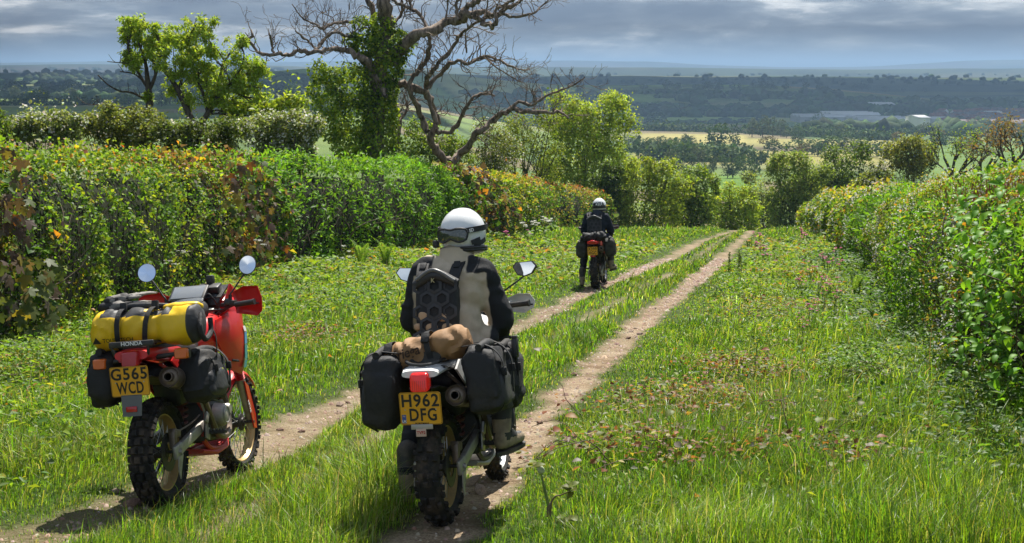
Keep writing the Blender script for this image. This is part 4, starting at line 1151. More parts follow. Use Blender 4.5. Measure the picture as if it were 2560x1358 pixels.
    for i in range(16):
        a = at(*zx(rng.uniform(1080, 1500), rng.uniform(250, 520)), D+.8); grow(rng, a, np.array([rng.normal(.1, .4), 0, 1.0]), rng.uniform(.5, 1.0), .014, 2, 5, twigs, .25, (2, 3), .10, .6, .6, None, .006)
    link('trunk', limbs_mesh('trunk', limbs[:1], 14, .16), t, M_DEADBARK)
    for p, r in limbs[1:]:
        link('limb', limbs_mesh('limb', [(p, r*(1+.22*np.array([math.sin(i*1.9+p[0, 0]*9)*math.sin(i*.7) for i in range(len(r))])))], 9, .34), t, M_DEADBARK)
    o = link('twig', limbs_mesh('twig', twigs, 5, 0, 3), t, M_TWIG); o['kind'] = 'stuff'
    # ivy on the trunk
    def E(x, y, w, h, dz=0, dep=None):
        c = at(*zx(x, y), D+dz); s = S/2.51
        return (c[0], c[1], c[2], w*s, (dep or w)*s, h*s)
    pal = [(3, (0.12, 0.20, 0.02)), (3, (0.20, 0.29, 0.026)), (2.2, (0.32, 0.40, 0.035)), (1, (0.05, 0.095, 0.018))]
    ell = [E(985, 300, 125, 130), E(1020, 260, 105, 80), E(960, 400, 120, 120), E(940, 160, 85, 100), E(850, 200, 80, 90, -.2), E(830, 290, 80, 70, -.3), E(810, 150, 55, 45, -.2), E(770, 260, 60, 50, -.3),
           E(860, 520, 130, 130), E(760, 560, 150, 150), E(880, 700, 130, 160), E(760, 740, 160, 180), E(880, 870, 140, 160), E(740, 900, 130, 120), E(640, 640, 110, 110, -.2), E(560, 560, 80, 80, -.2), E(540, 450, 60, 70, -.2), E(640, 480, 70, 60), E(620, 780, 90, 110), E(965, 560, 85, 110, -.3), E(950, 720, 95, 130, -.3), E(930, 880, 110, 140, -.3), E(980, 450, 90, 90, -.3)]
    cl = Cloud(); cl.add(*blob_leaves(rng, ell, 27000, .10, .9, pal, .45, seed=5, cs=2.0, clump=.42, gap=-.32, shell=(.66, 1.1)))
    o = link('ivy', cl.mesh('ivy'), t, M_LEAF); o['kind'] = 'stuff'
make_dead_tree()
# ================================================================== THE VALLEY
_fy = 95*1.012**np.arange(0, 440)
def hit_far(px, py, y0=200):
    d = ray(px, py); t = _fy/d[1]
    x, z = d[0]*t, CAM_Z+d[2]*t
    b = np.nonzero((z < ground_z(x, _fy)) & (_fy > y0))[0]
    i = b[0] if len(b) else len(_fy)-1
    return np.array([x[i], _fy[i], float(ground_z(x[i], _fy[i]))])

def hit_many(px, py, y0):
    yy = _fy[_fy > y0]; out = np.zeros((len(px), 3)); done = np.zeros(len(px), bool)
    D = np.array([ray(a, b) for a, b in zip(px, py)])
    X = D[:, :1]/D[:, 1:2]*yy[None]; Z = CAM_Z+D[:, 2:]/D[:, 1:2]*yy[None]; G = ground_z(X, np.broadcast_to(yy, X.shape))
    k = np.argmax(Z < G, axis=1); k[~(Z < G).any(1)] = len(yy)-1; i = np.arange(len(px))
    return np.stack([X[i, k], yy[k], G[i, k]], 1)
def far_tree_mesh(seed, pal, n=420, tall=1.0, cone=0.0):
    """a tree of unit height, crown of leaf sprays over a short trunk"""
    rng = np.random.default_rng(seed)
    ell = [(0, 0, .56, .34/tall, .34/tall, .38)]
    for i in range(9):
        a = rng.uniform(0, 6.28); h = rng.uniform(.28, .85)
        r = .30*(1-abs(h-.5))/tall
        ell.append((math.cos(a)*r, math.sin(a)*r, h, .20/tall, .20/tall, .17))
    cl = Cloud(); cl.add(*blob_leaves(rng, ell, n, .11, .8, pal, .1, shell=(.75, 1.05), seed=seed, cs=5, clump=.2, gap=-.45))
    crown = cl.mesh('crown'); crown.materials.append(M_FARLEAF)
    V, F = tube([(0, 0, -.05), (0, 0, .2), (.02, 0, .5)], [.035, .028, .015], 6)
    trunk = np_mesh('trunk', V, [F]); trunk.materials.append(M_BARK)
    return crown, trunk
FDARK = [(3, (0.035, 0.065, 0.018)), (2, (0.05, 0.085, 0.022)), (1, (0.07, 0.10, 0.03))]
FMID = [(3, (0.06, 0.105, 0.026)), (2, (0.085, 0.13, 0.03)), (1, (0.045, 0.08, 0.02))]
FBRT = [(3, (0.12, 0.18, 0.04)), (2, (0.09, 0.14, 0.03)), (1, (0.15, 0.21, 0.06))]
FGREY = [(3, (0.09, 0.115, 0.05)), (2, (0.12, 0.14, 0.07)), (1, (0.07, 0.09, 0.04))]
FBRN = [(3, (0.15, 0.11, 0.045)), (2, (0.12, 0.12, 0.045)), (1, (0.18, 0.13, 0.05))]
TREES = {k: [far_tree_mesh(100+q*7+s, p, 430, tl) for s in range(2)] for q, (k, p, tl) in enumerate((('dark', FDARK, 1.0), ('mid', FMID, 1.0), ('bright', FBRT, 1.0), ('grey', FGREY, 1.15), ('brown', FBRN, 1.0), ('poplar', FMID, 1.9)))}
def far_tree(kind, px, base, h, w, label, group=None, y0=200, parts=True, rng=np.random.default_rng(44)):
    p = hit_far(px, base, y0)
    s = p[1]/FPX; H = h*s*1.08; W = max(w, h*.5)*s*1.25
    crown, trunk = TREES[kind][rng.integers(0, 2)]
    rz = rng.uniform(0, 6.28)
    t = empty('valley_tree', (0, 0, 0), label, 'tree', group)
    t.location = p; t.rotation_euler = (0, 0, rz); t.scale = (W, W, H)
    for nm, me in (('crown', crown), ('trunk', trunk)):
        o = bpy.data.objects.new(nm, me); COL.objects.link(o); o.parent = t
for kind, px, b, h, w, lab in [
    ('mid', 1640, 316, 34, 60, 'broad oak at the left end of the dark ploughed field'), ('mid', 1794, 372, 56, 56, 'tall round-headed oak between the two yellow fields'),
    ('dark', 1833, 376, 38, 30, 'smaller dark oak just right of the tall one between the yellow fields'), ('grey', 1880, 344, 46, 30, 'grey willow, first of the tall group above the right yellow field'),
    ('grey', 1906, 344, 54, 30, 'tallest grey willow with a pale top above the right yellow field'), ('grey', 1932, 343, 50, 30, 'third grey willow of the tall group above the right yellow field'),
    ('grey', 1952, 343, 42, 26, 'right-most grey willow of the tall group above the yellow field'), ('dark', 1935, 386, 34, 44, 'dark round tree below the tall willows'),
    ('brown', 1920, 372, 30, 40, 'brownish tree in young leaf below the tall willows'), ('bright', 2050, 316, 28, 40, 'bright green round tree in front of the white sheds'),
    ('grey', 1683, 434, 58, 46, 'large pale willow in the hollow left of the track end'), ('grey', 1745, 410, 44, 40, 'thinly leaved tree in the hollow above the lane'),
    ('dark', 1781, 428, 28, 16, 'narrow dark tree in the hollow above the lane'), ('dark', 1892, 424, 46, 42, 'dark spreading tree in the hollow right of the lane end'),
    ('mid', 1862, 434, 40, 40, 'mid green tree in the hollow beside the dark spreading tree'), ('mid', 1985, 388, 36, 50, 'first oak of the row above the tall lane-end bush'),
    ('mid', 2030, 386, 38, 54, 'second oak of the row above the tall lane-end bush'), ('mid', 2080, 384, 40, 56, 'third oak of the row behind the dark lane-end tree'),
    ('grey', 2125, 384, 38, 50, 'fourth, greyish oak of the row behind the dark lane-end tree'), ('dark', 2170, 392, 46, 60, 'big dark oak at the right end of the row above the lane'),
    ('mid', 2215, 398, 44, 50, 'oak half hidden by the yellowish oak over the right hedge'), ('mid', 2345, 372, 40, 40, 'tree behind the half-bare ash over the right hedge'),
    ('grey', 2432, 372, 44, 46, 'greyish tree between the bare trees over the right hedge'), ('brown', 2500, 376, 40, 44, 'brown-tinted tree between the bare trees over the right hedge'), ('mid', 2555, 366, 40, 44, 'tree at the far right edge above the hedge'),
    ('bright', 2150, 326, 22, 26, 'pale green tree before the long grey shed'), ('mid', 2120, 322, 18, 30, 'low tree before the long grey shed'), ('bright', 2245, 332, 24, 30, 'pale tree right of the long grey shed'),
    ('dark', 40, 238, 34, 56, 'wide dark oak in the fields at the far left'), ('grey', 18, 244, 26, 40, 'grey tree at the very left edge of the fields'), ('dark', 168, 243, 34, 34, 'lone round dark oak left of the ash trees'),
    ('mid', 232, 246, 34, 46, 'broad tree in the fields just left of the bare ash'), ('mid', 100, 264, 36, 46, 'nearer field tree at the far left'), ('dark', 60, 262, 26, 44, 'dark field tree beside the hedgerow at the far left'),
    ('bright', 322, 270, 32, 54, 'light green round tree seen just left of the ash trunk'), ('mid', 285, 246, 30, 40, 'field tree close left of the bare ash trunk'), ('mid', 200, 264, 26, 36, 'small tree by the far left field corner'),
    ('mid', 425, 262, 36, 46, 'tree seen between the two ash trunks'), ('dark', 690, 232, 30, 40, 'dark tree seen right of the leafy ash'), ('mid', 735, 250, 36, 40, 'field tree seen left of the ivy')]:
    far_tree(kind, px, b, h, w, lab)
_r = np.random.default_rng(6)
for px in list(range(1572, 1745, 15)):
    far_tree(['dark', 'mid', 'grey'][_r.integers(0, 3)], px+_r.uniform(-5, 5), 362+(px-1572)*.03+_r.uniform(-3, 3), _r.uniform(16, 30), _r.uniform(14, 24), 'small tree in the row along the lower edge of the left yellow field', 'trees along the lower edge of the yellow field')
for px in list(range(1580, 1900, 17)):
    far_tree(['dark', 'mid', 'grey', 'dark'][_r.integers(0, 4)], px+_r.uniform(-6, 6), 440+_r.uniform(-22, 12), _r.uniform(22, 40), _r.uniform(20, 34), 'tree in the wooded hollow beyond the lane end', 'trees in the hollow beyond the lane', 150)
for i in range(34):
    far_tree(['dark', 'mid', 'grey', 'mid'][_r.integers(0, 4)], _r.uniform(-10, 760), _r.uniform(222, 272), _r.uniform(16, 34), _r.uniform(18, 40), 'tree in the field hedges below the horizon on the left', 'field trees on the left')
for i in range(30):
    far_tree(['dark', 'mid', 'grey', 'brown'][_r.integers(0, 4)], _r.uniform(1960, 2560), _r.uniform(340, 400), _r.uniform(18, 36), _r.uniform(20, 40), 'tree in the fields between the right hedge and the sheds', 'field trees on the right')
for px, h, w in [(1668, 24, 22), (1694, 17, 20), (1740, 14, 20), (1758, 16, 24), (1772, 20, 22), (1788, 20, 22), (1800, 16, 20), (1832, 16, 15), (1850, 16, 11), (1884, 14, 20), (1898, 18, 20), (1912, 18, 22), (1926, 15, 20), (1936, 12, 14), (1964, 14, 18), (2014, 18, 17), (2047, 11, 14), (2065, 10, 12), (2138, 14, 18), (2155, 17, 22), (2168, 13, 16), (2213, 14, 18), (2258, 12, 12), (2312, 12, 12), (1608, 14, 22), (1500, 16, 24), (1450, 12, 18)]:
    far_tree('dark', px, 226 if px < 2190 else 232, h, w, 'dark tree standing out along the crest of the shaded hill', 'trees on the crest of the shaded hill', 1800)

# hedgerows and far woods: masses of low lumps
def lumps(name, label, P, S, pal, seed, cat):
    rng = np.random.default_rng(seed); n = len(P)
    g = (1+5**.5)/2
    ico = unit(np.array([(-1, g, 0), (1, g, 0), (-1, -g, 0), (1, -g, 0), (0, -1, g), (0, 1, g), (0, -1, -g), (0, 1, -g), (g, 0, -1), (g, 0, 1), (-g, 0, -1), (-g, 0, 1)], float))
    F = np.array([(0, 11, 5), (0, 5, 1), (0, 1, 7), (0, 7, 10), (0, 10, 11), (1, 5, 9), (5, 11, 4), (11, 10, 2), (10, 7, 6), (7, 1, 8), (3, 9, 4), (3, 4, 2), (3, 2, 6), (3, 6, 8), (3, 8, 9), (4, 9, 5), (2, 4, 11), (6, 2, 10), (8, 6, 7), (9, 8, 1)])
    V = ico[None]*(1+rng.normal(0, .2, (n, 12, 1)))*S[:, None, :]+P[:, None, :]
    b = np.arange(n)[:, None, None]*12
    me = np_mesh(name, V.reshape(-1, 3), [(b+F).reshape(-1, 3)], np.repeat(pick(rng, n, pal, .25), 12, axis=0))
    tag(link(name, me, mat=M_FARLEAF), label, cat, kind='stuff')
def make_woods():
    rng = np.random.default_rng(15)
    Q = []
    def line(px0, py0, px1, py1, step, jit=1.5, y0=250):
        n = int(math.hypot(px1-px0, (py1-py0)*2)/step)
        a, b = hit_far(px0, py0, y0), hit_far(px1, py1, y0)
        for t in np.linspace(0, 1, max(2, n)):
            p = a*(1-t)+b*t; Q.append((p[0]+rng.normal(0, jit), p[1]+rng.normal(0, jit*2)))
    for l in [(1570, 320, 1900, 306, 4), (1590, 327, 1850, 333, 3), (1870, 335, 2230, 352, 3), (1575, 382, 1860, 392, 4), (1610, 400, 1900, 410, 4), (1960, 330, 2250, 345, 4), (1690, 286, 2150, 300, 4), (1580, 266, 2000, 282, 4), (1640, 245, 2230, 262, 4), (1560, 236, 1900, 240, 4),
              (1900, 240, 2300, 262, 4), (1980, 290, 2350, 296, 3), (2100, 274, 2560, 280, 4), (2240, 336, 2560, 345, 4), (0, 246, 420, 250, 4), (0, 264, 330, 262, 4), (130, 232, 500, 236, 4), (0, 222, 700, 226, 5), (680, 240, 790, 245, 4), (1200, 262, 1560, 270, 5), (1150, 236, 1570, 240, 5), (1180, 300, 1380, 310, 5), (2280, 300, 2560, 292, 4)]:
        line(*l)
    Q = np.array(Q); n = len(Q); H = rng.uniform(1.6, 4.5, n)*(1+.4*(rng.uniform(0, 1, n) > .85))
    P = np.stack([Q[:, 0], Q[:, 1], ground_z(Q[:, 0], Q[:, 1])+H*.35], 1)
    nearq = Q[:, 1] < 1000
    rr = np.random.default_rng(3); k = 34; Pn = np.repeat(P[nearq], k, axis=0); Hn = np.repeat(H[nearq], k); dd = unit(rr.normal(0, 1, Pn.shape))
    Pn = Pn+dd*(Hn*rr.uniform(.5, 1.05, len(Hn)))[:, None]*np.array([1.35, 1.1, .9]); L = Hn*.42*rr.uniform(.6, 1.3, len(Hn)); cl = Cloud()
    cl.add(*kites(Pn, rr.normal(0, 1, Pn.shape), dd+np.array([0, 0, .5]), L, L*.8, pick(rr, len(Pn), FMID+FDARK+[(1, (0.12, 0.15, 0.05))], .2)))
    tag(link('hedgerow_foliage', cl.mesh('hedgerow_foliage'), mat=M_FARLEAF), 'leafy hedgerows round the nearer valley fields', 'hedgerow', kind='stuff')
    P, H = P[~nearq], H[~nearq]
    lumps('hedgerow_thicket', 'dark hedgerows dividing the distant valley fields', P, np.stack([H*1.3, H*1.0, H], 1), FDARK+FMID, 1, 'hedgerow')
    # woods on the slopes
    Q = []
    def wood(px0, py0, px1, py1, n, y0=900):
        P = hit_many(rng.uniform(px0, px1, n), rng.uniform(py0, py1, n), y0)
        for p in P: Q.append(p[:2]+rng.normal(0, 6, 2))
    wood(1590, 280, 1990, 296, 150); wood(1980, 270, 2300, 285, 140); wood(2280, 258, 2560, 284, 130); wood(1700, 238, 1760, 262, 40); wood(1840, 240, 1900, 255, 40); wood(2000, 236, 2090, 250, 40); wood(1200, 245, 1560, 262, 150)
    wood(0, 208, 700, 218, 120); wood(60, 184, 420, 205, 180, 3000); wood(690, 200, 790, 225, 60); wood(2330, 320, 2560, 345, 70); wood(2060, 322, 2300, 334, 40)
    wood(1330, 199, 2560, 214, 120, 3000); wood(1330, 188, 2560, 196, 60, 4500); wood(0, 174, 700, 184, 90, 4500)
    Q = np.array(Q); n = len(Q); H = rng.uniform(3, 8, n)*(1+Q[:, 1]/12000)
    P = np.stack([Q[:, 0], Q[:, 1], ground_z(Q[:, 0], Q[:, 1])+H*.3], 1)
    lumps('woodland', 'far-off dark woods covering the slopes of the valley', P, np.stack([H*1.15, H*1.15, H], 1), FDARK, 2, 'woodland')
make_woods()

# sheds and the town
M_SHEDROOF = plain('shed_roof', (0.50, 0.51, 0.52), .6, noise=.15, nscale=.06)
M_SHEDWALL = plain('shed_wall', (0.42, 0.43, 0.44), .7)
M_WHITEWALL = plain('white_wall', (0.66, 0.66, 0.65), .7)
M_TILE = plain('roof_tile', (0.20, 0.075, 0.05), .85, noise=.3, nscale=.2)
M_TILE2 = plain('slate_roof', (0.13, 0.10, 0.095), .85, noise=.3, nscale=.2)
M_BRICK = plain('brick_wall', (0.26, 0.14, 0.10), .9)
M_PANE = plain('window_glass', (0.03, 0.035, 0.04), .2)
def gable(w, d, h, rh, over=.3):
    V = [(-w/2, -d/2, -3), (w/2, -d/2, -3), (w/2, d/2, -3), (-w/2, d/2, -3), (-w/2, -d/2, h), (w/2, -d/2, h), (w/2, d/2, h), (-w/2, d/2, h), (-w/2, 0, h+rh), (w/2, 0, h+rh)]
    wall = np_mesh('wall', np.array(V, float), [np.array([(0, 1, 5, 4), (2, 3, 7, 6)]), np.array([(1, 2, 6, 9, 5), (3, 0, 4, 8, 7)])])
    o = over; t = .35
    k = rh/(d/2)
    A = [(-w/2-o, -d/2-o, h-k*o+.03), (w/2+o, -d/2-o, h-k*o+.03), (w/2+o, 0, h+rh+.03), (-w/2-o, 0, h+rh+.03), (w/2+o, d/2+o, h-k*o+.03), (-w/2-o, d/2+o, h-k*o+.03)]
    A = A+[(x, y, z+t) for x, y, z in A]
    roof = np_mesh('roof', np.array(A, float), [np.array([(0, 1, 2, 3), (3, 2, 4, 5), (6, 9, 8, 7), (9, 11, 10, 8), (0, 6, 7, 1), (5, 4, 10, 11), (0, 3, 9, 6), (3, 5, 11, 9), (1, 7, 8, 2), (2, 8, 10, 4)])])
    return wall, roof
def shed(px0, px1, base, dep, h, rh, label, rm, wm, y0=900, bays=1, rot=0.0, z=0):
    a, b = hit_far(px0, base, y0), hit_far(px1, base, y0)
    Y = .5*(a[1]+b[1]); w = (px1-px0)/FPX*Y; c = .5*(a+b)
    t = empty('industrial_shed', c, label, 'shed'); t.rotation_euler = (0, 0, rot)
    wall, roof = gable(w, dep/bays, h, rh, .4)
    wall.materials.append(wm); roof.materials.append(rm)
    for i in range(bays):
        for nm, me in (('wall', wall), ('roof', roof)):
            o = bpy.data.objects.new(nm, me); COL.objects.link(o); o.parent = t; o.location = (0, (i-(bays-1)/2)*dep/bays*1.01, .0)
    for i in range(int(w/14)):
        V = np.array([(-3, 0, .5), (3, 0, .5), (3, 0, 3.2), (-3, 0, 3.2), (-3, -.15, .5), (3, -.15, .5), (3, -.15, 3.2), (-3, -.15, 3.2)])
        me = np_mesh('door', V, [np.array([(4, 5, 6, 7), (0, 4, 7, 3), (1, 2, 6, 5), (3, 7, 6, 2)])]); me.materials.append(M_PANE)
        o = bpy.data.objects.new('door', me); COL.objects.link(o); o.parent = t; o.location = (-w/2+7+i*14, -dep/2*1.0-.06, 0)
shed(1989, 2125, 306, 60, 6, 2.2, 'long pale grey shed, left one of the works across the valley', M_SHEDROOF, M_SHEDWALL, bays=3)
shed(2063, 2180, 303, 70, 7, 2.5, 'wide white-roofed shed behind the long grey one', plain('white_roof', (0.62, 0.63, 0.64), .6), M_SHEDWALL, bays=3, y0=1300)
shed(2130, 2262, 314, 60, 6.5, 2.2, 'low grey shed in the middle of the works', M_SHEDROOF, M_WHITEWALL, bays=3)
shed(2278, 2308, 328, 26, 10, 1.5, 'small bright white building right of the works', M_SHEDROOF, M_WHITEWALL, rot=.1)
shed(2312, 2360, 312, 30, 6, 2, 'grey shed at the edge of the town', M_SHEDROOF, M_SHEDWALL)
shed(2154, 2226, 272, 40, 5, 2, 'thin pale shed on the slope above the works', M_SHEDROOF, M_WHITEWALL, y0=1500)
shed(2450, 2500, 296, 30, 6, 2, 'pale shed among the red roofs of the town', M_SHEDROOF, M_WHITEWALL)
def make_town():
    rng = np.random.default_rng(31)
    var = []
    for i in range(4):
        w, r = gable(rng.uniform(9, 15), rng.uniform(8, 9), rng.uniform(4.5, 5.5), rng.uniform(2.6, 3.4))
        w.materials.append([M_BRICK, M_WHITEWALL, M_BRICK, M_BRICK][i]); r.materials.append([M_TILE, M_TILE, M_TILE2, M_TILE][i]); var.append((w, r))
    for i in range(120):
        px = 2330+230*rng.beta(1.6, 1.0); py = rng.uniform(286, 332)
        p = hit_far(px, py, 1000); w, r = var[rng.integers(0, 4)]
        t = empty('house', p, 'small house with a tiled roof in the distant town', 'house', 'houses of the distant town'); t.rotation_euler = (0, 0, rng.choice([0.2, 1.7, .5, 2.1])+rng.normal(0, .1))
        for nm, me in (('wall', w), ('roof', r)):
            o = bpy.data.objects.new(nm, me); COL.objects.link(o); o.parent = t
make_town()
# ================================================================== MOTORCYCLES
M_RED = plain('red_plastic', (0.60, 0.012, 0.012), .32, spec=.5, coat=.25, dirt=(0.30, 0.16, 0.10), dscale=4, damt=.10)
M_REDDIRTY = plain('dusty_red_plastic', (0.50, 0.02, 0.015), .45, dirt=(0.30, 0.19, 0.12), dscale=9, damt=.55)
M_WHITE = plain('white_plastic', (0.72, 0.72, 0.71), .4, dirt=(0.35, 0.28, 0.2), dscale=6, damt=.3)
M_BLACKP = plain('black_plastic', (0.018, 0.018, 0.019), .45, dirt=(0.13, 0.10, 0.075), dscale=8, damt=.4)
M_RUBBER = plain('muddy_tyre', (0.020, 0.019, 0.018), .85, spec=.3, dirt=(0.15, 0.11, 0.08), dscale=7, damt=.75, bump=.25, bscale=90)
M_GOLD = plain('gold_rim', (0.46, 0.31, 0.13), .42, metal=.55, dirt=(0.22, 0.15, 0.09), dscale=10, damt=.6)
M_STEEL = plain('bright_steel', (0.55, 0.55, 0.54), .35, metal=.9, dirt=(0.2, 0.16, 0.12), dscale=12, damt=.5)
M_ALU = plain('dusty_aluminium', (0.42, 0.40, 0.37), .5, metal=.6, dirt=(0.22, 0.17, 0.12), dscale=8, damt=.7)
M_ENGINE = plain('engine_metal', (0.06, 0.058, 0.055), .5, metal=.5, dirt=(0.16, 0.12, 0.09), dscale=9, damt=.6)
M_EXH = plain('exhaust_metal', (0.20, 0.16, 0.125), .45, metal=.75, dirt=(0.17, 0.11, 0.07), dscale=9, damt=.7)
M_DARK = plain('flat_black', (0.006, 0.006, 0.006), .8)  # flat black for the silencer bore and the fairing vents
M_MUDBROWN = plain('muddy_guard', (0.085, 0.062, 0.045), .85, noise=.4, nscale=12)
M_PLATE = plain('yellow_plate', (0.74, 0.36, 0.012), .4, dirt=(0.35, 0.22, 0.08), dscale=9, damt=.25)
M_INK = plain('black_lettering', (0.012, 0.012, 0.012), .5)
M_WINK = plain('white_lettering', (0.75, 0.75, 0.74), .5)
M_BLUE = plain('blue_print', (0.03, 0.08, 0.33), .5)
M_REDLENS = plain('red_lens', (0.42, 0.012, 0.014), .15, coat=.5)
M_REDLIT = plain('lit_red_lens', (0.60, 0.015, 0.012), .15, coat=.5, emit=(1.0, 0.03, 0.02, .10))
M_AMBER = plain('amber_lens', (0.68, 0.14, 0.012), .2, coat=.5, bump=.2, bscale=200)
M_MIRROR = plain('mirror_glass', (0.88, 0.90, 0.92), .03, metal=1.0)
M_SCREEN = plain('device_screen', (0.20, 0.215, 0.23), .12, coat=.3)
M_TEAL = plain('teal_decal', (0.05, 0.30, 0.31), .4)
M_SKYB = plain('blue_decal', (0.10, 0.33, 0.58), .4)
M_GREYP = plain('grey_flap', (0.12, 0.125, 0.13), .6, dirt=(0.2, 0.17, 0.13), dscale=7, damt=.5)
M_SPRING = plain('dark_red_spring', (0.13, 0.03, 0.025), .6, dirt=(0.1, 0.08, 0.06), dscale=10, damt=.6)

class MB:
    """collects shaped pieces into one mesh; m is the material slot"""
    def __init__(s): s.V, s.F, s.M = [], [], []
    def add(s, V, F, m=0):
        b = len(s.V); s.V += [tuple(v) for v in V]
        for f in F: s.F.append(tuple(int(i)+b for i in f)); s.M.append(m)
        return s
    def box(s, c, size, rot=(0, 0, 0), bev=.006, m=0, seg=2):
        bm = bmesh.new(); bmesh.ops.create_cube(bm, size=1.0)
        for v in bm.verts: v.co = Vector((v.co.x*size[0], v.co.y*size[1], v.co.z*size[2]))
        if bev: bmesh.ops.bevel(bm, geom=list(bm.edges), offset=min(bev, min(size)*.45), segments=seg, affect='EDGES', profile=.5)
        mt = Matrix.Translation(Vector(c)) @ (Matrix.Rotation(rot[2], 4, 'Z') @ Matrix.Rotation(rot[1], 4, 'Y') @ Matrix.Rotation(rot[0], 4, 'X'))
        bm.verts.index_update()
        s.add([mt @ v.co for v in bm.verts], [[v.index for v in f.verts] for f in bm.faces], m); bm.free(); return s
    def tube(s, path, r, n=8, m=0, smooth=0, cap=True):
        p = np.asarray(path, float)
        if smooth: p = smooth_path(p, smooth)
        r = np.interp(np.linspace(0, 1, len(p)), np.linspace(0, 1, np.size(r)), np.ravel(r)) if np.size(r) > 1 else np.full(len(p), float(r))
        V, F = tube(p, r, n); F = [tuple(f) for f in F]
        if cap: F += [tuple(range(n))[::-1], tuple(range(len(V)-n, len(V)))]
        return s.add(V, F, m)
    def lathe(s, prof, c, ax, n=24, m=0, cap=False):
        """prof: [(radius, along)] turned about axis ax through c"""
        ax = unit(np.asarray(ax, float)); u = unit(np.cross(ax, [0, 0, 1.0] if abs(ax[2]) < .9 else [1.0, 0, 0])); w = np.cross(ax, u)
        th = np.linspace(0, 2*np.pi, n, endpoint=False); k = len(prof)
        V = [np.asarray(c)+ax*h+r*(np.cos(t)*u+np.sin(t)*w) for r, h in prof for t in th]
        F = [(i*n+j, i*n+(j+1) % n, (i+1)*n+(j+1) % n, (i+1)*n+j) for i in range(k-1) for j in range(n)]
        if cap: F += [tuple(range(n))[::-1], tuple(range((k-1)*n, k*n))]
        return s.add(V, F, m)
    def loft(s, secs, n=16, m=0, cap=True):
        """secs: [(x, y, z, half_width, half_height, exponent)] superellipse sections across the bike, skinned along x"""
        th = np.linspace(0, 2*np.pi, n, endpoint=False); V = []
        for (x, y, z, hw, hh, e) in secs:
            c, q = np.cos(th), np.sin(th)
            V += [(x, y+hw*np.sign(a)*abs(a)**(2/e), z+hh*np.sign(b)*abs(b)**(2/e)) for a, b in zip(c, q)]
        k = len(secs); F = [(i*n+j, i*n+(j+1) % n, (i+1)*n+(j+1) % n, (i+1)*n+j) for i in range(k-1) for j in range(n)]
        if cap: F += [tuple(range(n))[::-1], tuple(range((k-1)*n, k*n))]
        return s.add(V, F, m)
    def plate(s, pts, th, axis, m=0):
        """a flat outline given as 3d points, thickened along axis"""
        a = unit(np.asarray(axis, float))*th/2; p = np.asarray(pts, float); n = len(p)
        V = np.concatenate([p+a, p-a]); F = [tuple(range(n)), tuple(range(2*n-1, n-1, -1))]+[(i, i+n, (i+1) % n+n, (i+1) % n) for i in range(n)]
        return s.add(V, F, m)
    def build(s, name, mats, parent=None, smooth=True, angle=38):
        if not isinstance(mats, (list, tuple)): mats = [mats]
        me = bpy.data.meshes.new(name); me.from_pydata([tuple(map(float, v)) for v in s.V], [], s.F)
        for q in mats: me.materials.append(q)
        if len(mats) > 1: me.polygons.foreach_set('material_index', np.array(s.M, np.int32))
        bm = bmesh.new(); bm.from_mesh(me); bmesh.ops.recalc_face_normals(bm, faces=bm.faces); bm.to_mesh(me); bm.free()
        if smooth:
            me.polygons.foreach_set('use_smooth', np.ones(len(me.polygons), bool)); me.set_sharp_from_angle(angle=R(angle))
        me.update()
        return link(name, me, parent)

def text_mesh(body, size, bold=.012, extrude=.0008, spacing=1.0, shear=0.0):
    c = bpy.data.curves.new('lettering', 'FONT'); c.body = body; c.size = size; c.align_x = 'CENTER'; c.align_y = 'CENTER'
    c.offset = bold*size; c.extrude = extrude; c.space_character = spacing; c.shear = shear; c.resolution_u = 3
    o = bpy.data.objects.new('lettering', c); COL.objects.link(o)
    me = bpy.data.meshes.new_from_object(o.evaluated_get(bpy.context.evaluated_depsgraph_get()))
    bpy.data.objects.remove(o); bpy.data.curves.remove(c)
    return me
def lettering(body, size, mat, parent, c, right, up, bold=.012, xs=1.0, spacing=1.0, name='lettering', shear=0.0, curve=None):
    """flat lettering at c, its baseline along right; xs stretches it; curve(x, y) -> local point bends it round a surface"""
    me = text_mesh(body, size, bold, .0006, spacing, shear); me.materials.append(mat)
    if curve is not None:
        for v in me.vertices: v.co = curve(v.co.x*xs, v.co.y)
        return link(name, me, parent)
    r = Vector(right).normalized(); u = Vector(up); u = (u-r*u.dot(r)).normalized(); n = r.cross(u)
    m = Matrix((r*xs, u, n)).transposed().to_4x4(); m.translation = Vector(c)
    me.transform(m)
    return link(name, me, parent)

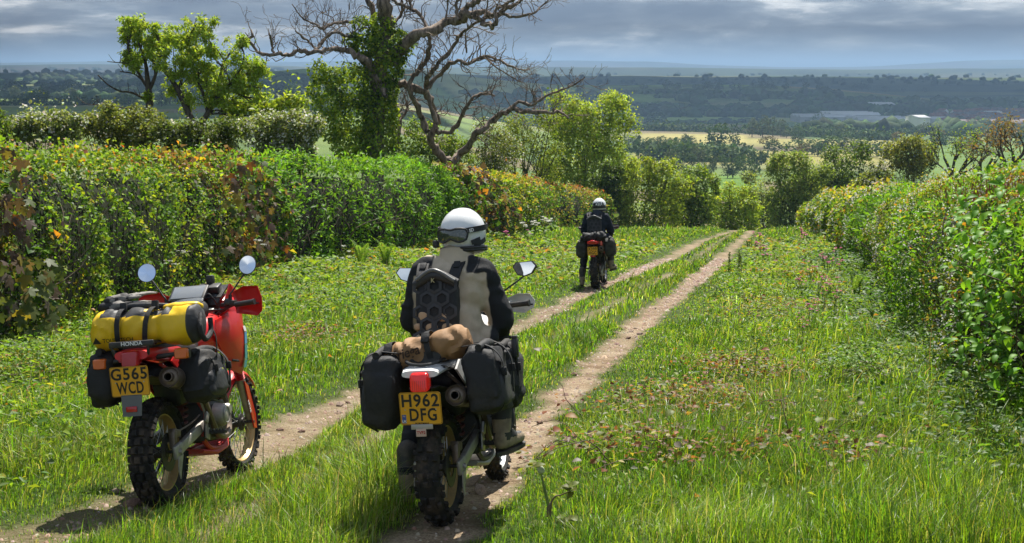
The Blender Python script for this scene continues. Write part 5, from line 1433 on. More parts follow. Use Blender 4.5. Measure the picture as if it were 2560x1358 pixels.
def wheel(parent, name, cx, Rr, w, rimr, rim_mat, rows, pattern, disc_side, steer=0.0):
    e = bpy.data.objects.new(name, None); COL.objects.link(e); e.parent = parent; e.location = (cx, 0, Rr); e.rotation_euler = (0, 0, steer)
    b = MB()
    prof = []
    for a in np.linspace(-100, 100, 15):
        t = R(a); prof.append((Rr-.016-w*.92*(1-math.cos(t))*.95, w*.98*math.sin(t)))
    prof = [(rimr-.004, -w*.62)]+[p for p in prof if p[0] > rimr-.004]+[(rimr-.004, w*.62)]
    b.lathe(prof, (0, 0, 0), (0, 1, 0), 48)
    rng = np.random.default_rng(int(Rr*1000)+rows)
    for i in range(rows):
        blocks = pattern[i % len(pattern)]
        for (yy, ww, ll) in blocks:
            th = (i+rng.normal(0, .02))/rows*2*math.pi
            a = math.asin(max(-1, min(1, yy/(w*.98))))
            rr = Rr-.016-w*.92*(1-math.cos(a))*.95
            rad = np.array([math.cos(th), 0, math.sin(th)]); tan = np.array([-math.sin(th), 0, math.cos(th)]); yv = np.array([0, 1.0, 0])
            nrm = unit(rad*math.cos(a)+yv*math.sin(a)); lat = unit(yv*math.cos(a)-rad*math.sin(a))
            c = rad*rr+yv*yy
            h = .0175; Q = []
            for k, (sz, hh) in enumerate(((1.0, -.004), (.84, h))):
                for sx, sy in ((-1, -1), (1, -1), (1, 1), (-1, 1)): Q.append(c+tan*sx*ll/2*sz+lat*sy*ww/2*sz+nrm*hh)
            b.add(Q, [(4, 5, 6, 7), (0, 1, 5, 4), (1, 2, 6, 5), (2, 3, 7, 6), (3, 0, 4, 7)])
    b.build('tyre', M_RUBBER, e, True, 30)
    b = MB(); q = w*.66
    b.lathe([(rimr+.012, -q), (rimr+.006, -q*1.04), (rimr-.008, -q), (rimr-.012, -q*.7), (rimr-.022, -q*.3), (rimr-.024, 0), (rimr-.022, q*.3), (rimr-.012, q*.7), (rimr-.008, q), (rimr+.006, q*1.04), (rimr+.012, q)], (0, 0, 0), (0, 1, 0), 48)
    b.build('rim', rim_mat, e)
    b = MB()
    for i in range(32):
        th = i/32*2*math.pi; s = 1 if i % 2 else -1; th2 = th+(.32 if (i//2) % 2 else -.32)
        b.tube([(.055*math.cos(th2), s*.032, .055*math.sin(th2)), ((rimr-.02)*math.cos(th), s*.006, (rimr-.02)*math.sin(th))], .0022, 4)
    b.build('spokes', M_STEEL, e)
    b = MB(); b.lathe([(.0, -.055), (.03, -.055), (.032, -.045), (.06, -.04), (.06, -.03), (.035, -.024), (.035, .024), (.06, .03), (.06, .04), (.032, .045), (.03, .055), (0, .055)], (0, 0, 0), (0, 1, 0), 20); b.tube([(0, -.13, 0), (0, .13, 0)], .010, 8)
    b.build('hub', M_ENGINE, e)
    b = MB(); s = disc_side; b.lathe([(.06, s*.058), (.115, s*.058), (.115, s*.063), (.06, s*.063), (.06, s*.058)], (0, 0, 0), (0, 1, 0), 32); b.build('brake_disc', M_ENGINE, e)
    return e
PAT_BLOCK = [[(-.058, .028, .043), (-.019, .036, .041), (.019, .036, .041), (.058, .028, .043)], [(-.060, .026, .040), (-.036, .026, .043), (.0, .040, .042), (.036, .026, .043), (.060, .026, .040)]]
PAT_KNOB = [[(-.022, .034, .030), (.022, .034, .030), (-.064, .022, .034), (.064, .022, .034)], [(-.046, .028, .032), (.046, .028, .032), (0, .026, .030)], [(-.066, .020, .030), (.066, .020, .030)]]
PAT_FRONT = [[(-.014, .022, .026), (.014, .022, .026), (-.042, .018, .028), (.042, .018, .028)], [(-.030, .020, .026), (.030, .020, .026), (0, .020, .022)]]

def plate_obj(parent, c, w, h, tilt, lines, size, extra=None):
    """number plate facing backwards (-x)"""
    e = bpy.data.objects.new('number_plate', None); COL.objects.link(e); e.parent = parent; e.location = c; e.rotation_euler = (0, tilt, 0)
    b = MB(); r = .012; pts = []
    for (cy, cz, a0) in ((w/2-r, h/2-r, 0), (-w/2+r, h/2-r, 90), (-w/2+r, -h/2+r, 180), (w/2-r, -h/2+r, 270)):
        for a in (0, 30, 60, 90): pts.append((0, cy+r*math.cos(R(a0+a)), cz+r*math.sin(R(a0+a))))
    b.plate(pts, .003, (1, 0, 0)); b.build('plate', M_PLATE, e, False)
    # thin border line
    b = MB(); q = [( -.0022, p[1]*.972, p[2]*.965) for p in pts]+[(-.0022, pts[0][1]*.972, pts[0][2]*.965)]
    b.tube(q, .0009, 4); b.build('border', M_INK, e)
    for body, dy, dz, xs in lines:
        lettering(body, size, M_INK, e, (-.0026, dy, dz), (0, -1, 0), (0, 0, 1), .022, xs, 1.12)
    for s in (-1, 1):
        b = MB(); b.lathe([(0, -.004), (.003, -.0035), (.004, 0)], (-.002, s*w*.37, -.005), (1, 0, 0), 8); b.build('bolt', M_STEEL, e)
    if extra: extra(e)
    return e

def grip_and_lever(hb, s, dx=0):
    b = MB(); b.tube([(.835+dx, s*.255, 1.168), (.815+dx, s*.385, 1.178)], [.0175, .0175], 12); b.tube([(.815+dx, s*.383, 1.178), (.813+dx, s*.395, 1.179)], .020, 12); b.build('grip', M_BLACKP, hb)
    b = MB(); b.tube([(.885+dx, s*.235, 1.17), (.905+dx, s*.28, 1.168), (.885+dx, s*.40, 1.166)], [.008, .007, .005], 6, smooth=3); b.box((.86+dx, s*.235, 1.178), (.05, .035, .04), (0, 0, s*.15), .006); b.build('lever', M_BLACKP, hb)

def make_bike(name, label, P, fpx, wb, lean, cfg):
    """local axes: x forward, y left, z up; the rear tyre stands at the origin"""
    P = np.array(P, float); C = np.array([0, 0, CAM_Z]); d = unit(ray(*fpx)); q = C-P; bq = q@d; t = -bq+math.sqrt(max(bq*bq-(q@q-wb*wb), 0)); X = unit(C+t*d-P)
    Y0 = unit(np.cross([0, 0, 1.0], X)); Z0 = np.cross(X, Y0); l = R(lean); Z = Z0*math.cos(l)+Y0*math.sin(l); Yv = np.cross(Z, X)
    e = empty(name, (0, 0, 0), label, 'motorcycle')
    m = Matrix.Identity(4)
    for i, v in enumerate((X, Yv, Z)):
        for r_ in range(3): m[r_][i] = v[r_]
    m.translation = Vector(P); e.matrix_world = m
    body, tail = cfg['body'], cfg['tail']
    fork_mat = cfg.get('fork', M_BLACKP)
    wheel(e, 'rear_wheel', 0, .33, .066, .228, M_GOLD, 38 if cfg['tread'] is PAT_BLOCK else 42, cfg['tread'], -1)
    wheel(e, 'front_wheel', wb, .347, .047, .272, cfg['front_rim'], 54, PAT_FRONT, 1, cfg.get('steer', 0))
    # swingarm with chain adjuster plates
    for s in (-1, 1):
        b = MB(); b.box((.27, s*.112, .392), (.57, .034, .066), (0, R(-11), R(-s*2)), .008); b.box((-.01, s*.122, .335), (.11, .026, .085), (0, R(-11), 0), .010)
        b.plate([(.03, s*.138, .31), (-.045, s*.138, .30), (-.06, s*.138, .23), (-.035, s*.138, .17), (-.015, s*.138, .22), (.01, s*.138, .27)], .006, (0, 1, 0)); b.tube([(-.005, s*.112, .33), (-.005, s*.150, .33)], .016, 8)
        b.build('swingarm', M_ALU, e)
    b = MB(); b.box((.05, -.085, .435), (.10, .05, .05), (0, .2, 0), .01); b.box((.0, -.095, .40), (.05, .04, .11), (0, .1, 0), .01); b.tube([(.09, -.09, .44), (.25, -.1, .46), (.45, -.1, .5)], .006, 6, smooth=3); b.build('brake_caliper', M_EXH, e)
    # shock absorber
    b = MB(); th = np.linspace(0, 2*math.pi*6.5, 90); f = th/th[-1]
    b.tube(np.stack([.30+.07*f+.046*np.cos(th), -.02+.046*np.sin(th), .44+.26*f], 1), .0095, 6); b.tube([(.29, -.02, .38), (.38, -.02, .76)], .026, 10); b.build('shock_absorber', M_SPRING, e)
    # frame
    b = MB(); fm = .016
    for s in (-1, 1):
        b.tube([(.48, s*.10, .36), (.52, s*.12, .62), (.55, s*.12, .82), (.9, s*.05, .98), (1.12, 0, 1.0)], fm, 8, smooth=4); b.tube([(.55, s*.11, .80), (.2, s*.11, .86), (-.22, s*.10, .90)], .012, 8, smooth=3); b.tube([(.50, s*.11, .52), (.2, s*.12, .72), (-.12, s*.10, .86)], .011, 8, smooth=3)
        b.tube([(.48, s*.10, .34), (.62, s*.10, .27), (.9, s*.09, .27), (1.02, s*.05, .45), (1.10, 0, .88)], fm, 8, smooth=4)
    b.build('frame', cfg.get('frame', M_BLACKP), e)
    # engine
    b = MB(); b.box((.68, 0, .44), (.42, .24, .26), (0, .05, 0), .03); b.box((.74, 0, .64), (.18, .2, .26), (0, .2, 0), .02)
    for i in range(8): b.box((.74+i*.005, 0, .56+i*.028), (.21, .235, .008), (0, .2, 0), .002)
    b.lathe([(0, -.205), (.05, -.205), (.066, -.196), (.072, -.18), (.078, -.13)], (.655, 0, .475), (0, 1, 0), 24, 1); b.lathe([(.046, -.207), (.052, -.210), (.056, -.205)], (.655, 0, .475), (0, 1, 0), 24, 1); b.lathe([(0, -.19), (.028, -.19), (.036, -.18), (.038, -.12)], (.775, 0, .50), (0, 1, 0), 18, 1); b.lathe([(0, .19), (.08, .185), (.09, .12)], (.62, 0, .45), (0, 1, 0), 20, 1)
    b.tube([(.86, -.06, .66), (.98, -.08, .58), (.98, -.10, .40), (.85, -.13, .33), (.62, -.15, .36), (.45, -.16, .52), (.34, -.16, .66)], .021, 8, 2, smooth=4)
    b.build('engine', [M_ENGINE, M_ALU, M_EXH], e)
    b = MB(); b.loft([(.48, 0, .27, .10, .015, 4), (.7, 0, .235, .12, .02, 4), (.92, 0, .25, .11, .02, 4), (1.04, 0, .36, .07, .02, 4)], 12); b.build('skid_plate', cfg.get('skid', M_ALU), e)
    # footpegs, rear brake pedal, stand
    for s in (-1, 1):
        b = MB(); b.box((.47, s*.20, .385), (.045, .12, .022), (0, 0, s*.1), .005); b.box((.475, s*.135, .40), (.06, .03, .10), (0, .3, 0), .008)
        for i in range(5): b.box((.47, s*(.155+i*.022), .40), (.04, .006, .012), (0, 0, 0), .001)
        b.build('foot_peg', M_ENGINE, e)
    b = MB(); b.plate([(.40, -.15, .36), (.46, -.15, .34), (.47, -.15, .52), (.44, -.15, .62), (.36, -.15, .66), (.34, -.15, .60), (.41, -.15, .50)], .008, (0, 1, 0)); b.box((.40, -.162, .485), (.05, .022, .07), (0, .5, 0), .008, 0); b.build('foot_bracket', M_STEEL if not cfg.get('redbits') else M_ALU, e)
    if cfg.get('stand'):
        b = MB(); b.tube([(.50, .14, .30), (.46, .24, .12), (.42, .30, .012)], .012, 8); b.box((.42, .305, .008), (.07, .05, .012), (0, 0, .3), .004); b.build('side_stand', M_BLACKP, e)
    # forks with gaiters and lower legs
    k = np.array([-(.33), 0, .66]); k = k/np.linalg.norm(k)
    ax = np.array([wb, 0, .347])
    for s in (-1, 1):
        o = np.array([.03, s*.092, .0]); b = MB(); lo = ax+o-k*.05
        b.tube([lo, lo+k*.12, lo+k*.40], [.026, .030, .031], 12, 0); b.tube([lo+k*.40, lo+k*.86], .0205, 12, 1)
        for i in range(9): b.lathe([(.024, i*.016), (.035, i*.016+.008), (.024, i*.016+.016)], lo+k*(.39), k, 14, 2)
        b.plate([lo+k*(-.01)+np.array([.03, s*.02, 0]), lo+k*.10+np.array([.045, s*.03, 0]), lo+k*.33+np.array([.04, s*.03, 0]), lo+k*.38+np.array([-.03, s*.034, 0]), lo+k*.18+np.array([-.045, s*.034, 0]), lo+k*.0+np.array([-.05, s*.03, 0])], .008, (0, 1, 0), 3)
        b.build('fork_leg', [M_ALU, M_STEEL, cfg.get('gaiter', M_BLACKP), cfg.get('forkguard', fork_mat)], e)
    b = MB(); hd = ax+k*.80+np.array([.02, 0, 0])
    for t_ in (.62, .80):
        c = ax+k*t_+np.array([.02, 0, 0]); b.box(c, (.07, .25, .035), (0, -R(26.5), 0), .01)
    b.build('fork_clamp', M_BLACKP, e)
    # front mudguard
    b = MB(); secs = []
    for a in np.linspace(150, 40, 9):
        rr = .40; secs.append((wb+.02+rr*math.cos(R(a))*1.0, rr*math.sin(R(a))*.93+.347))
    Vv, Ff = [], []
    for i, (x, z) in enumerate(secs):
        w = .066*(1-.25*abs(i-3)/6)
        for j, yy in enumerate((-1, -.75, -.3, .3, .75, 1)): Vv.append((x, yy*w, z-.035*abs(yy)**3))
    nn = len(Vv); Vv += [(x, y, z-.006) for x, y, z in Vv]
    for i in range(8):
        for j in range(5):
            a = i*6+j; Ff += [(a, a+1, a+7, a+6), (a+nn, a+6+nn, a+7+nn, a+1+nn)]
    for i in range(8): Ff += [(i*6, i*6+6, i*6+6+nn, i*6+nn), (i*6+5, i*6+5+nn, i*6+11+nn, i*6+11)]
    Ff += [tuple([j for j in range(6)]+[j+nn for j in range(5, -1, -1)]), tuple([48+j for j in range(6)]+[48+j+nn for j in range(5, -1, -1)])]
    b.add(Vv, Ff); b.build('front_mudguard', body, e)
    # fuel tank, seat, side panels
    b = MB(); b.loft([(.50, 0, .93, .05, .05, 2.5), (.56, 0, .95, .105, .09, 2.6), (.68, 0, .98, .15, .12, 2.7), (.82, 0, 1.0, .165, .13, 2.8), (.95, 0, 1.0, .15, .125, 2.7), (1.04, 0, .99, .10, .09, 2.5), (1.08, 0, .98, .05, .05, 2.3)], 20); b.build('fuel_tank', body, e)
    b = MB(); b.lathe([(0, .012), (.03, .012), (.036, .006), (.036, -.01)], (.80, 0, 1.128), (-.05, 0, 1), 18); b.build('filler_cap', M_STEEL, e)
    b = MB(); b.loft([(-.20, 0, .955, .09, .03, 3), (-.05, 0, .955, .12, .045, 3.2), (.2, 0, .935, .13, .055, 3.2), (.42, 0, .905, .12, .055, 3), (.56, 0, .935, .09, .05, 2.8), (.66, 0, 1.0, .06, .04, 2.6)], 18); b.build('seat', M_BLACKP, e)
    for s in (-1, 1):
        b = MB(); b.plate([(.52, s*.135, .90), (.30, s*.145, .89), (.05, s*.13, .92), (-.02, s*.125, .87), (.18, s*.14, .74), (.42, s*.145, .66), (.54, s*.14, .72)], .012, (0, 1, 0)); b.build('side_panel', body, e)
    # tail and mudguard
    tb = cfg['tail_secs']
    b = MB(); b.loft(tb, 16); b.build('tail_fairing', tail, e)
    b = MB(); b.loft([(.30, 0, .70, .085, .006, 4), (.10, 0, .745, .09, .006, 4), (-.08, 0, .775, .09, .006, 4), (-.22, 0, .80, .085, .006, 4), (-.30, 0, .80, .07, .006, 4)], 12); b.build('rear_mudguard', cfg.get('guard', M_MUDBROWN), e)
    b = MB(); b.box((.33, 0, .72), (.30, .19, .26), (0, -.1, 0), .04); b.box((.16, 0, .80), (.26, .17, .10), (0, .1, 0), .03); b.build('airbox', M_BLACKP, e)
    # silencer
    ex = np.array(cfg['exhaust']); ed = unit(np.array([1.0, .09, -.14])); rr = cfg['exh_r']; L = .50
    b = MB(); b.lathe([(rr*.80, .02), (rr*.98, .0), (rr, .014), (rr, L), (rr*.7, L+.06), (.024, L+.12)], ex, ed, 24, 0); b.lathe([(rr*.80, .02), (rr*.50, .012), (rr*.44, -.022), (rr*.38, -.022), (rr*.36, .012)], ex, ed, 24, 0); b.lathe([(rr*.37, .0), (rr*.35, .09), (0, .10)], ex, ed, 20, 1)
    b.lathe([(rr+.004, .09), (rr+.006, .095), (rr+.006, .115), (rr+.004, .12)], ex, ed, 24, 0)
    b.build('silencer', [M_EXH, M_DARK], e)
    # handlebar and controls
    st = cfg.get('barx', 0)
    hb = MB(); hb.tube([(.83+st, -.38, 1.176), (.845+st, -.24, 1.168), (.90+st, -.13, 1.125), (.93+st, -.06, 1.10), (.93+st, .06, 1.10), (.90+st, .13, 1.125), (.845+st, .24, 1.168), (.83+st, .38, 1.176)], .011, 10, smooth=4); hb.tube([(.885+st, -.16, 1.14), (.885+st, .16, 1.14)], .008, 8)
    for s in (-1, 1): hb.box((.93+st, s*.04, 1.085), (.04, .03, .05), (0, 0, 0), .006)
    hbo = hb.build('handlebar', M_BLACKP, e)
    for s in (-1, 1): grip_and_lever(hbo, s, st)
    for s in (-1, 1):
        g = MB(); fx = .93+st; o = [(s*.215, 1.25), (s*.29, 1.285), (s*.40, 1.28), (s*.43, 1.20), (s*.425, 1.115), (s*.385, 1.085), (s*.23, 1.11)]
        if cfg.get('slim'): o = [(s*.22, 1.205), (s*.30, 1.235), (s*.385, 1.232), (s*.42, 1.19), (s*.41, 1.15), (s*.345, 1.115), (s*.23, 1.13)]
        n = len(o); Vv = []
        for k2, (dx, sc) in enumerate(((0, 1.0), (.02, .86), (.028, .6))):
            cy_, cz_ = np.mean([q_[0] for q_ in o]), np.mean([q_[1] for q_ in o])
            for (y, z) in o: Vv.append((fx+dx-.06*abs((y*s-.22)/.2)**2, cy_+(y-cy_)*sc, cz_+(z-cz_)*sc))
        Ff = [(k2*n+i, k2*n+(i+1) % n, (k2+1)*n+(i+1) % n, (k2+1)*n+i) for k2 in range(2) for i in range(n)]+[tuple(range(2*n, 3*n))]
        m2 = len(Vv); Vv += [(x-.006, y, z) for x, y, z in Vv]; Ff += [tuple(i+m2 for i in f)[::-1] for f in Ff]; Ff += [(i, (i+1) % n, (i+1) % n+m2, i+m2) for i in range(n)]
        g.add(Vv, Ff); g.tube([(.87+st, s*.235, 1.17), (fx, s*.26, 1.19)], .008, 6); g.build('hand_guard', cfg['handguard'], e)
    for s in (-1, 1):
        mx, my, mz = cfg['mirror']; mx += st
        b = MB(); b.tube([(.855+st, s*.215, 1.16), (.855+st, s*.22, 1.235), (.86+st, s*.24, 1.262), (mx+.005, s*(my-.035), mz-.062), (mx+.012, s*my, mz-.03)], .0055, 8, smooth=3, m=0)
        b.tube([(.855+st, s*.215, 1.175), (.855+st, s*.22, 1.235)], .012, 8)
        if cfg['mirror_shape'] == 'round':
            b.lathe([(0, .020), (.045, .016), (.062, .004), (.0635, -.003), (.060, -.005)], (mx, s*my, mz), (1, s*.12-.06, -.17), 28)
            g = MB(); g.lathe([(.0595, -.0045), (0, -.0048)], (mx, s*my, mz), (1, s*.12-.06, -.17), 28)
        else:
            out = [(-.075, .012), (-.055, .04), (.05, .045), (.075, .015), (.045, -.03), (.0, -.046), (-.045, -.038)]
            nrm = unit(np.array([1, s*.10, -.12])); c = np.array((mx, s*my, mz)); u = np.array([0, -s*-1.0, 0.0])
            pt = [c+u*a+np.array([0, 0, 1])*b_ for a, b_ in out]; b.plate(pt, .022, nrm)
            g = MB(); g.plate([c-nrm*.0135+(p-c)*.90 for p in pt], .003, nrm)
        mo = b.build('mirror', M_BLACKP, e); g.build('glass', M_MIRROR, mo)
    # instruments and headlight cowl
    b = MB(); b.box((1.0, 0, 1.165), (.10, .20, .09), (0, -.5, 0), .015); b.lathe([(.04, 0), (.042, -.02), (.036, -.022), (0, -.022)], (.965, -.07, 1.20), (1, 0, -.6), 18); b.build('instruments', M_BLACKP, e)
    b = MB(); cs = cfg['cowl']; b.loft(cs, 18); b.build('headlight_cowl', body, e)
    # tail light, cables
    tl = cfg['tail_light']
    b = MB(); b.loft([(tl[0]+.055, tl[1], tl[2]+.004, tl[3]*.9, tl[4]*.95, 5), (tl[0]+.01, tl[1], tl[2], tl[3], tl[4], 6), (tl[0]-.015, tl[1], tl[2]-.004, tl[3]*.96, tl[4]*.94, 6), (tl[0]-.022, tl[1], tl[2]-.006, tl[3]*.84, tl[4]*.82, 5)], 24); lo_ = b.build('tail_light', cfg['lens'], e)
    b = MB()
    for i in range(7): b.box((tl[0]-.0215, tl[1]+tl[3]*(-.66+.22*i), tl[2]-.02), (.002, .003, tl[4]*1.1), bev=0)
    b.build('lens_rib', M_REDLENS, lo_)
    for s in (-1, 1):
        b = MB(); b.tube([(.87+st, s*.22, 1.17), (.97+st, s*.18, 1.22), (1.05, s*.08, 1.14), (1.08, s*.03, 1.0)], .004, 6, smooth=4); b.build('cable', M_BLACKP, e)
        b = MB(); b.box((.865+st, s*.20, 1.185), (.05, .05, .045), (0, .2, 0), .01); b.box((.90+st, s*.17, 1.17), (.06, .05, .03), (0, 0, s*.3), .008); b.build('switch_block', M_BLACKP, e)
    b = MB(); b.tube([(.30, -.15, .70), (.42, -.165, .58), (.44, -.16, .42)], .004, 6, smooth=4); b.build('cable', M_BLACKP, e)
    return e
# ================================================================== LUGGAGE, RIDERS
M_NYLON = plain('black_nylon', (0.020, 0.020, 0.021), .7, spec=.35, bump=.25, bscale=35, dirt=(0.10, 0.085, 0.065), dscale=5, damt=.35)
M_NYLON2 = plain('grey_black_fabric', (0.035, 0.035, 0.037), .55, spec=.4, bump=.2, bscale=30, dirt=(0.10, 0.085, 0.065), dscale=5, damt=.25)
M_YELLOW = plain('yellow_tarpaulin', (0.78, 0.50, 0.010), .42, spec=.45, bump=.28, bscale=12, dirt=(0.38, 0.24, 0.06), dscale=4, damt=.3)
M_CANVAS = plain('brown_canvas', (0.30, 0.165, 0.07), .75, bump=.3, bscale=16, noise=.15, nscale=8)
M_TAN = plain('tan_jacket', (0.50, 0.41, 0.295), .8, spec=.25, bump=.35, bscale=14, noise=.10, nscale=10)
M_JBLACK = plain('black_jacket', (0.020, 0.021, 0.023), .8, spec=.3, bump=.3, bscale=18)
M_NAVY = plain('dark_blue_jacket', (0.012, 0.018, 0.030), .62, spec=.4, bump=.3, bscale=18)
M_TROUSER = plain('black_trousers', (0.017, 0.018, 0.020), .85, bump=.3, bscale=18, dirt=(0.10, 0.08, 0.06), dscale=6, damt=.3)
M_SKIN = plain('skin', (0.50, 0.30, 0.21), .55)
M_HELMET = plain('white_helmet', (0.80, 0.80, 0.79), .22, coat=.5)
M_BOOT = plain('worn_boot', (0.26, 0.20, 0.135), .75, noise=.35, nscale=14, bump=.3, bscale=25)
M_BOOTD = plain('dark_boot', (0.03, 0.03, 0.028), .6, dirt=(0.22, 0.17, 0.12), dscale=8, damt=.5)
M_GLASS = plain('goggle_lens', (0.05, 0.06, 0.045), .05, spec=.8, coat=1.0)
M_NEON = plain('yellow_dots', (0.62, 0.66, 0.02), .6)
M_GLOVE = plain('grey_leather', (0.20, 0.185, 0.165), .8, noise=.3, nscale=20, bump=.3, bscale=30)
M_CAMO = plain('camouflage_fabric', (0.028, 0.029, 0.022), .8, noise=.75, nscale=11, bump=.2, bscale=25)
M_LOGOBROWN = plain('dark_brown_print', (0.06, 0.035, 0.02), .7)

def capsule(p0, r0, p1, r1, n=14):
    p0, p1 = np.asarray(p0, float), np.asarray(p1, float); ax = p1-p0; L = np.linalg.norm(ax); ax = ax/max(L, 1e-6)
    u = unit(np.cross(ax, [0, 0, 1.0] if abs(ax[2]) < .9 else [1.0, 0, 0])); w = np.cross(ax, u); rings = []
    for a in np.linspace(-88, 0, 5): rings.append((p0+ax*r0*math.sin(R(a)), r0*math.cos(R(a))))
    for a in np.linspace(0, 88, 5): rings.append((p1+ax*r1*math.sin(R(a)), r1*math.cos(R(a))))
    th = np.linspace(0, 2*np.pi, n, endpoint=False); V = [c+r*(math.cos(t)*u+math.sin(t)*w) for c, r in rings for t in th]; k = len(rings)
    F = [(i*n+j, i*n+(j+1) % n, (i+1)*n+(j+1) % n, (i+1)*n+j) for i in range(k-1) for j in range(n)]+[tuple(range(n))[::-1], tuple(range((k-1)*n, k*n))]
    return V, F
def ellipsoid(c, r, nu=20, nv=12, e1=1.0, e2=1.0, rot=None):
    V = []
    def f(v, e): return np.sign(v)*abs(v)**e
    for i in range(nv+1):
        ph = -math.pi/2+math.pi*(i+.02)/(nv+.04)
        for j in range(nu):
            th = 2*math.pi*j/nu
            V.append((r[0]*f(math.cos(th), e2)*f(math.cos(ph), e1), r[1]*f(math.sin(th), e2)*f(math.cos(ph), e1), r[2]*f(math.sin(ph), e1)))
    V = np.array(V)
    if rot is not None: V = V @ np.array(Matrix.Rotation(rot[2], 3, 'Z') @ Matrix.Rotation(rot[1], 3, 'Y') @ Matrix.Rotation(rot[0], 3, 'X')).T
    V = V+np.asarray(c)
    F = [(i*nu+j, i*nu+(j+1) % nu, (i+1)*nu+(j+1) % nu, (i+1)*nu+j) for i in range(nv) for j in range(nu)]+[tuple(range(nu))[::-1], tuple(range(nv*nu, (nv+1)*nu))]
    return V, F

def melt(name, pieces, voxel, mats, matf=None, wrinkle=0.0, wscale=10.0, smooth=4, parent=None, seed=0, stretch=(1, 1, 1)):
    """one continuous skin over capsules and ellipsoids"""
    b = MB()
    for V, F in pieces: b.add(V, F)
    o = b.build(name+'_shape', mats[0], None)
    m = o.modifiers.new('r', 'REMESH'); m.mode = 'VOXEL'; m.voxel_size = voxel
    m = o.modifiers.new('s', 'SMOOTH'); m.factor = .5; m.iterations = smooth
    dg = bpy.context.evaluated_depsgraph_get()
    me = bpy.data.meshes.new_from_object(o.evaluated_get(dg)); me.name = name
    bpy.data.objects.remove(o)
    n = len(me.vertices); co = np.empty(n*3, np.float32); me.vertices.foreach_get('co', co); co = co.reshape(-1, 3)
    if wrinkle:
        nn = np.empty(n*3, np.float32); me.vertex_normals.foreach_get('vector', nn); nn = nn.reshape(-1, 3)
        q = co*np.array(stretch)
        w = fnoise(q, wscale, seed, 3); w = .5*w+.8*(.35-np.abs(vnoise(q, wscale*1.3, seed+5)))
        co = co+nn*(wrinkle*w)[:, None]
        me.vertices.foreach_set('co', co.astype(np.float32).ravel())
    me.materials.clear()
    for q in mats: me.materials.append(q)
    if matf is not None:
        k = len(me.polygons); c = np.empty(k*3, np.float32); me.polygons.foreach_get('center', c); c = c.reshape(-1, 3)
        me.polygons.foreach_set('material_index', matf(c).astype(np.int32))
    me.polygons.foreach_set('use_smooth', np.ones(len(me.polygons), bool)); me.update()
    return link(name, me, parent)

def soft_bag(b, c, size, rot=(0, 0, 0), e=.55, wr=.012, seed=0, m=0, nu=36, nv=22, ws=9):
    V, F = ellipsoid((0, 0, 0), [s/2 for s in size], nu, nv, e, e)
    n = fnoise(V, ws, seed, 3); d = unit(V/np.array(size)); V = V+d*(wr*n)[:, None]+d*(wr*.6*np.sin(V[:, 2]*70+6*vnoise(V, 8, seed)))[:, None]*.5
    Rm = np.array(Matrix.Rotation(rot[2], 3, 'Z') @ Matrix.Rotation(rot[1], 3, 'Y') @ Matrix.Rotation(rot[0], 3, 'X'))
    b.add(V @ Rm.T+np.asarray(c), F, m); return b
def ribbon(b, path, wdir, w, t=.004, m=0, smooth=0):
    """a flat strap along a path, wide along wdir"""
    p = np.asarray(path, float)
    if smooth: p = smooth_path(p, smooth)
    wd = unit(np.asarray(wdir, float)); T = unit(np.gradient(p, axis=0)); V = []
    for q, tt in zip(p, T):
        s = unit(wd-tt*np.dot(wd, tt)); n = np.cross(tt, s)
        V += [q+s*w/2+n*t/2, q-s*w/2+n*t/2, q-s*w/2-n*t/2, q+s*w/2-n*t/2]
    k = len(p); F = [(i*4+j, i*4+(j+1) % 4, i*4+4+(j+1) % 4, i*4+4+j) for i in range(k-1) for j in range(4)]+[(0, 1, 2, 3), (k*4-1, k*4-2, k*4-3, k*4-4)]
    b.add(V, F, m); return b
def buckle(b, c, rot=(0, 0, 0), s=1.0, m=0):
    b.box(c, (.018*s, .034*s, .045*s), rot, .004, m); return b

def put(o, bike):
    """stand a thing with the bike it is strapped to (it stays a thing of its own)"""
    o.matrix_world = bike.matrix_world.copy(); return o
def gear(name, label, cat, bike, group=None):
    return put(empty(name, (0, 0, 0), label, cat, group), bike)
def dots(parent, c, right, up, s=.012):
    r, u = unit(np.asarray(right, float)), unit(np.asarray(up, float)); n = np.cross(r, u)
    for i, (a, b_) in enumerate(((0, 0), (1.6, .6), (0, 2), (1.6, 2.6), (0, 4), (1.6, 4.6), (.8, -1.6))):
        b = MB(); q = np.asarray(c)+r*a*s+u*b_*s*.8; b.lathe([(s*.42, 0), (s*.42, .002), (0, .002)], q, n, 8); b.build('dot', M_NEON, parent)

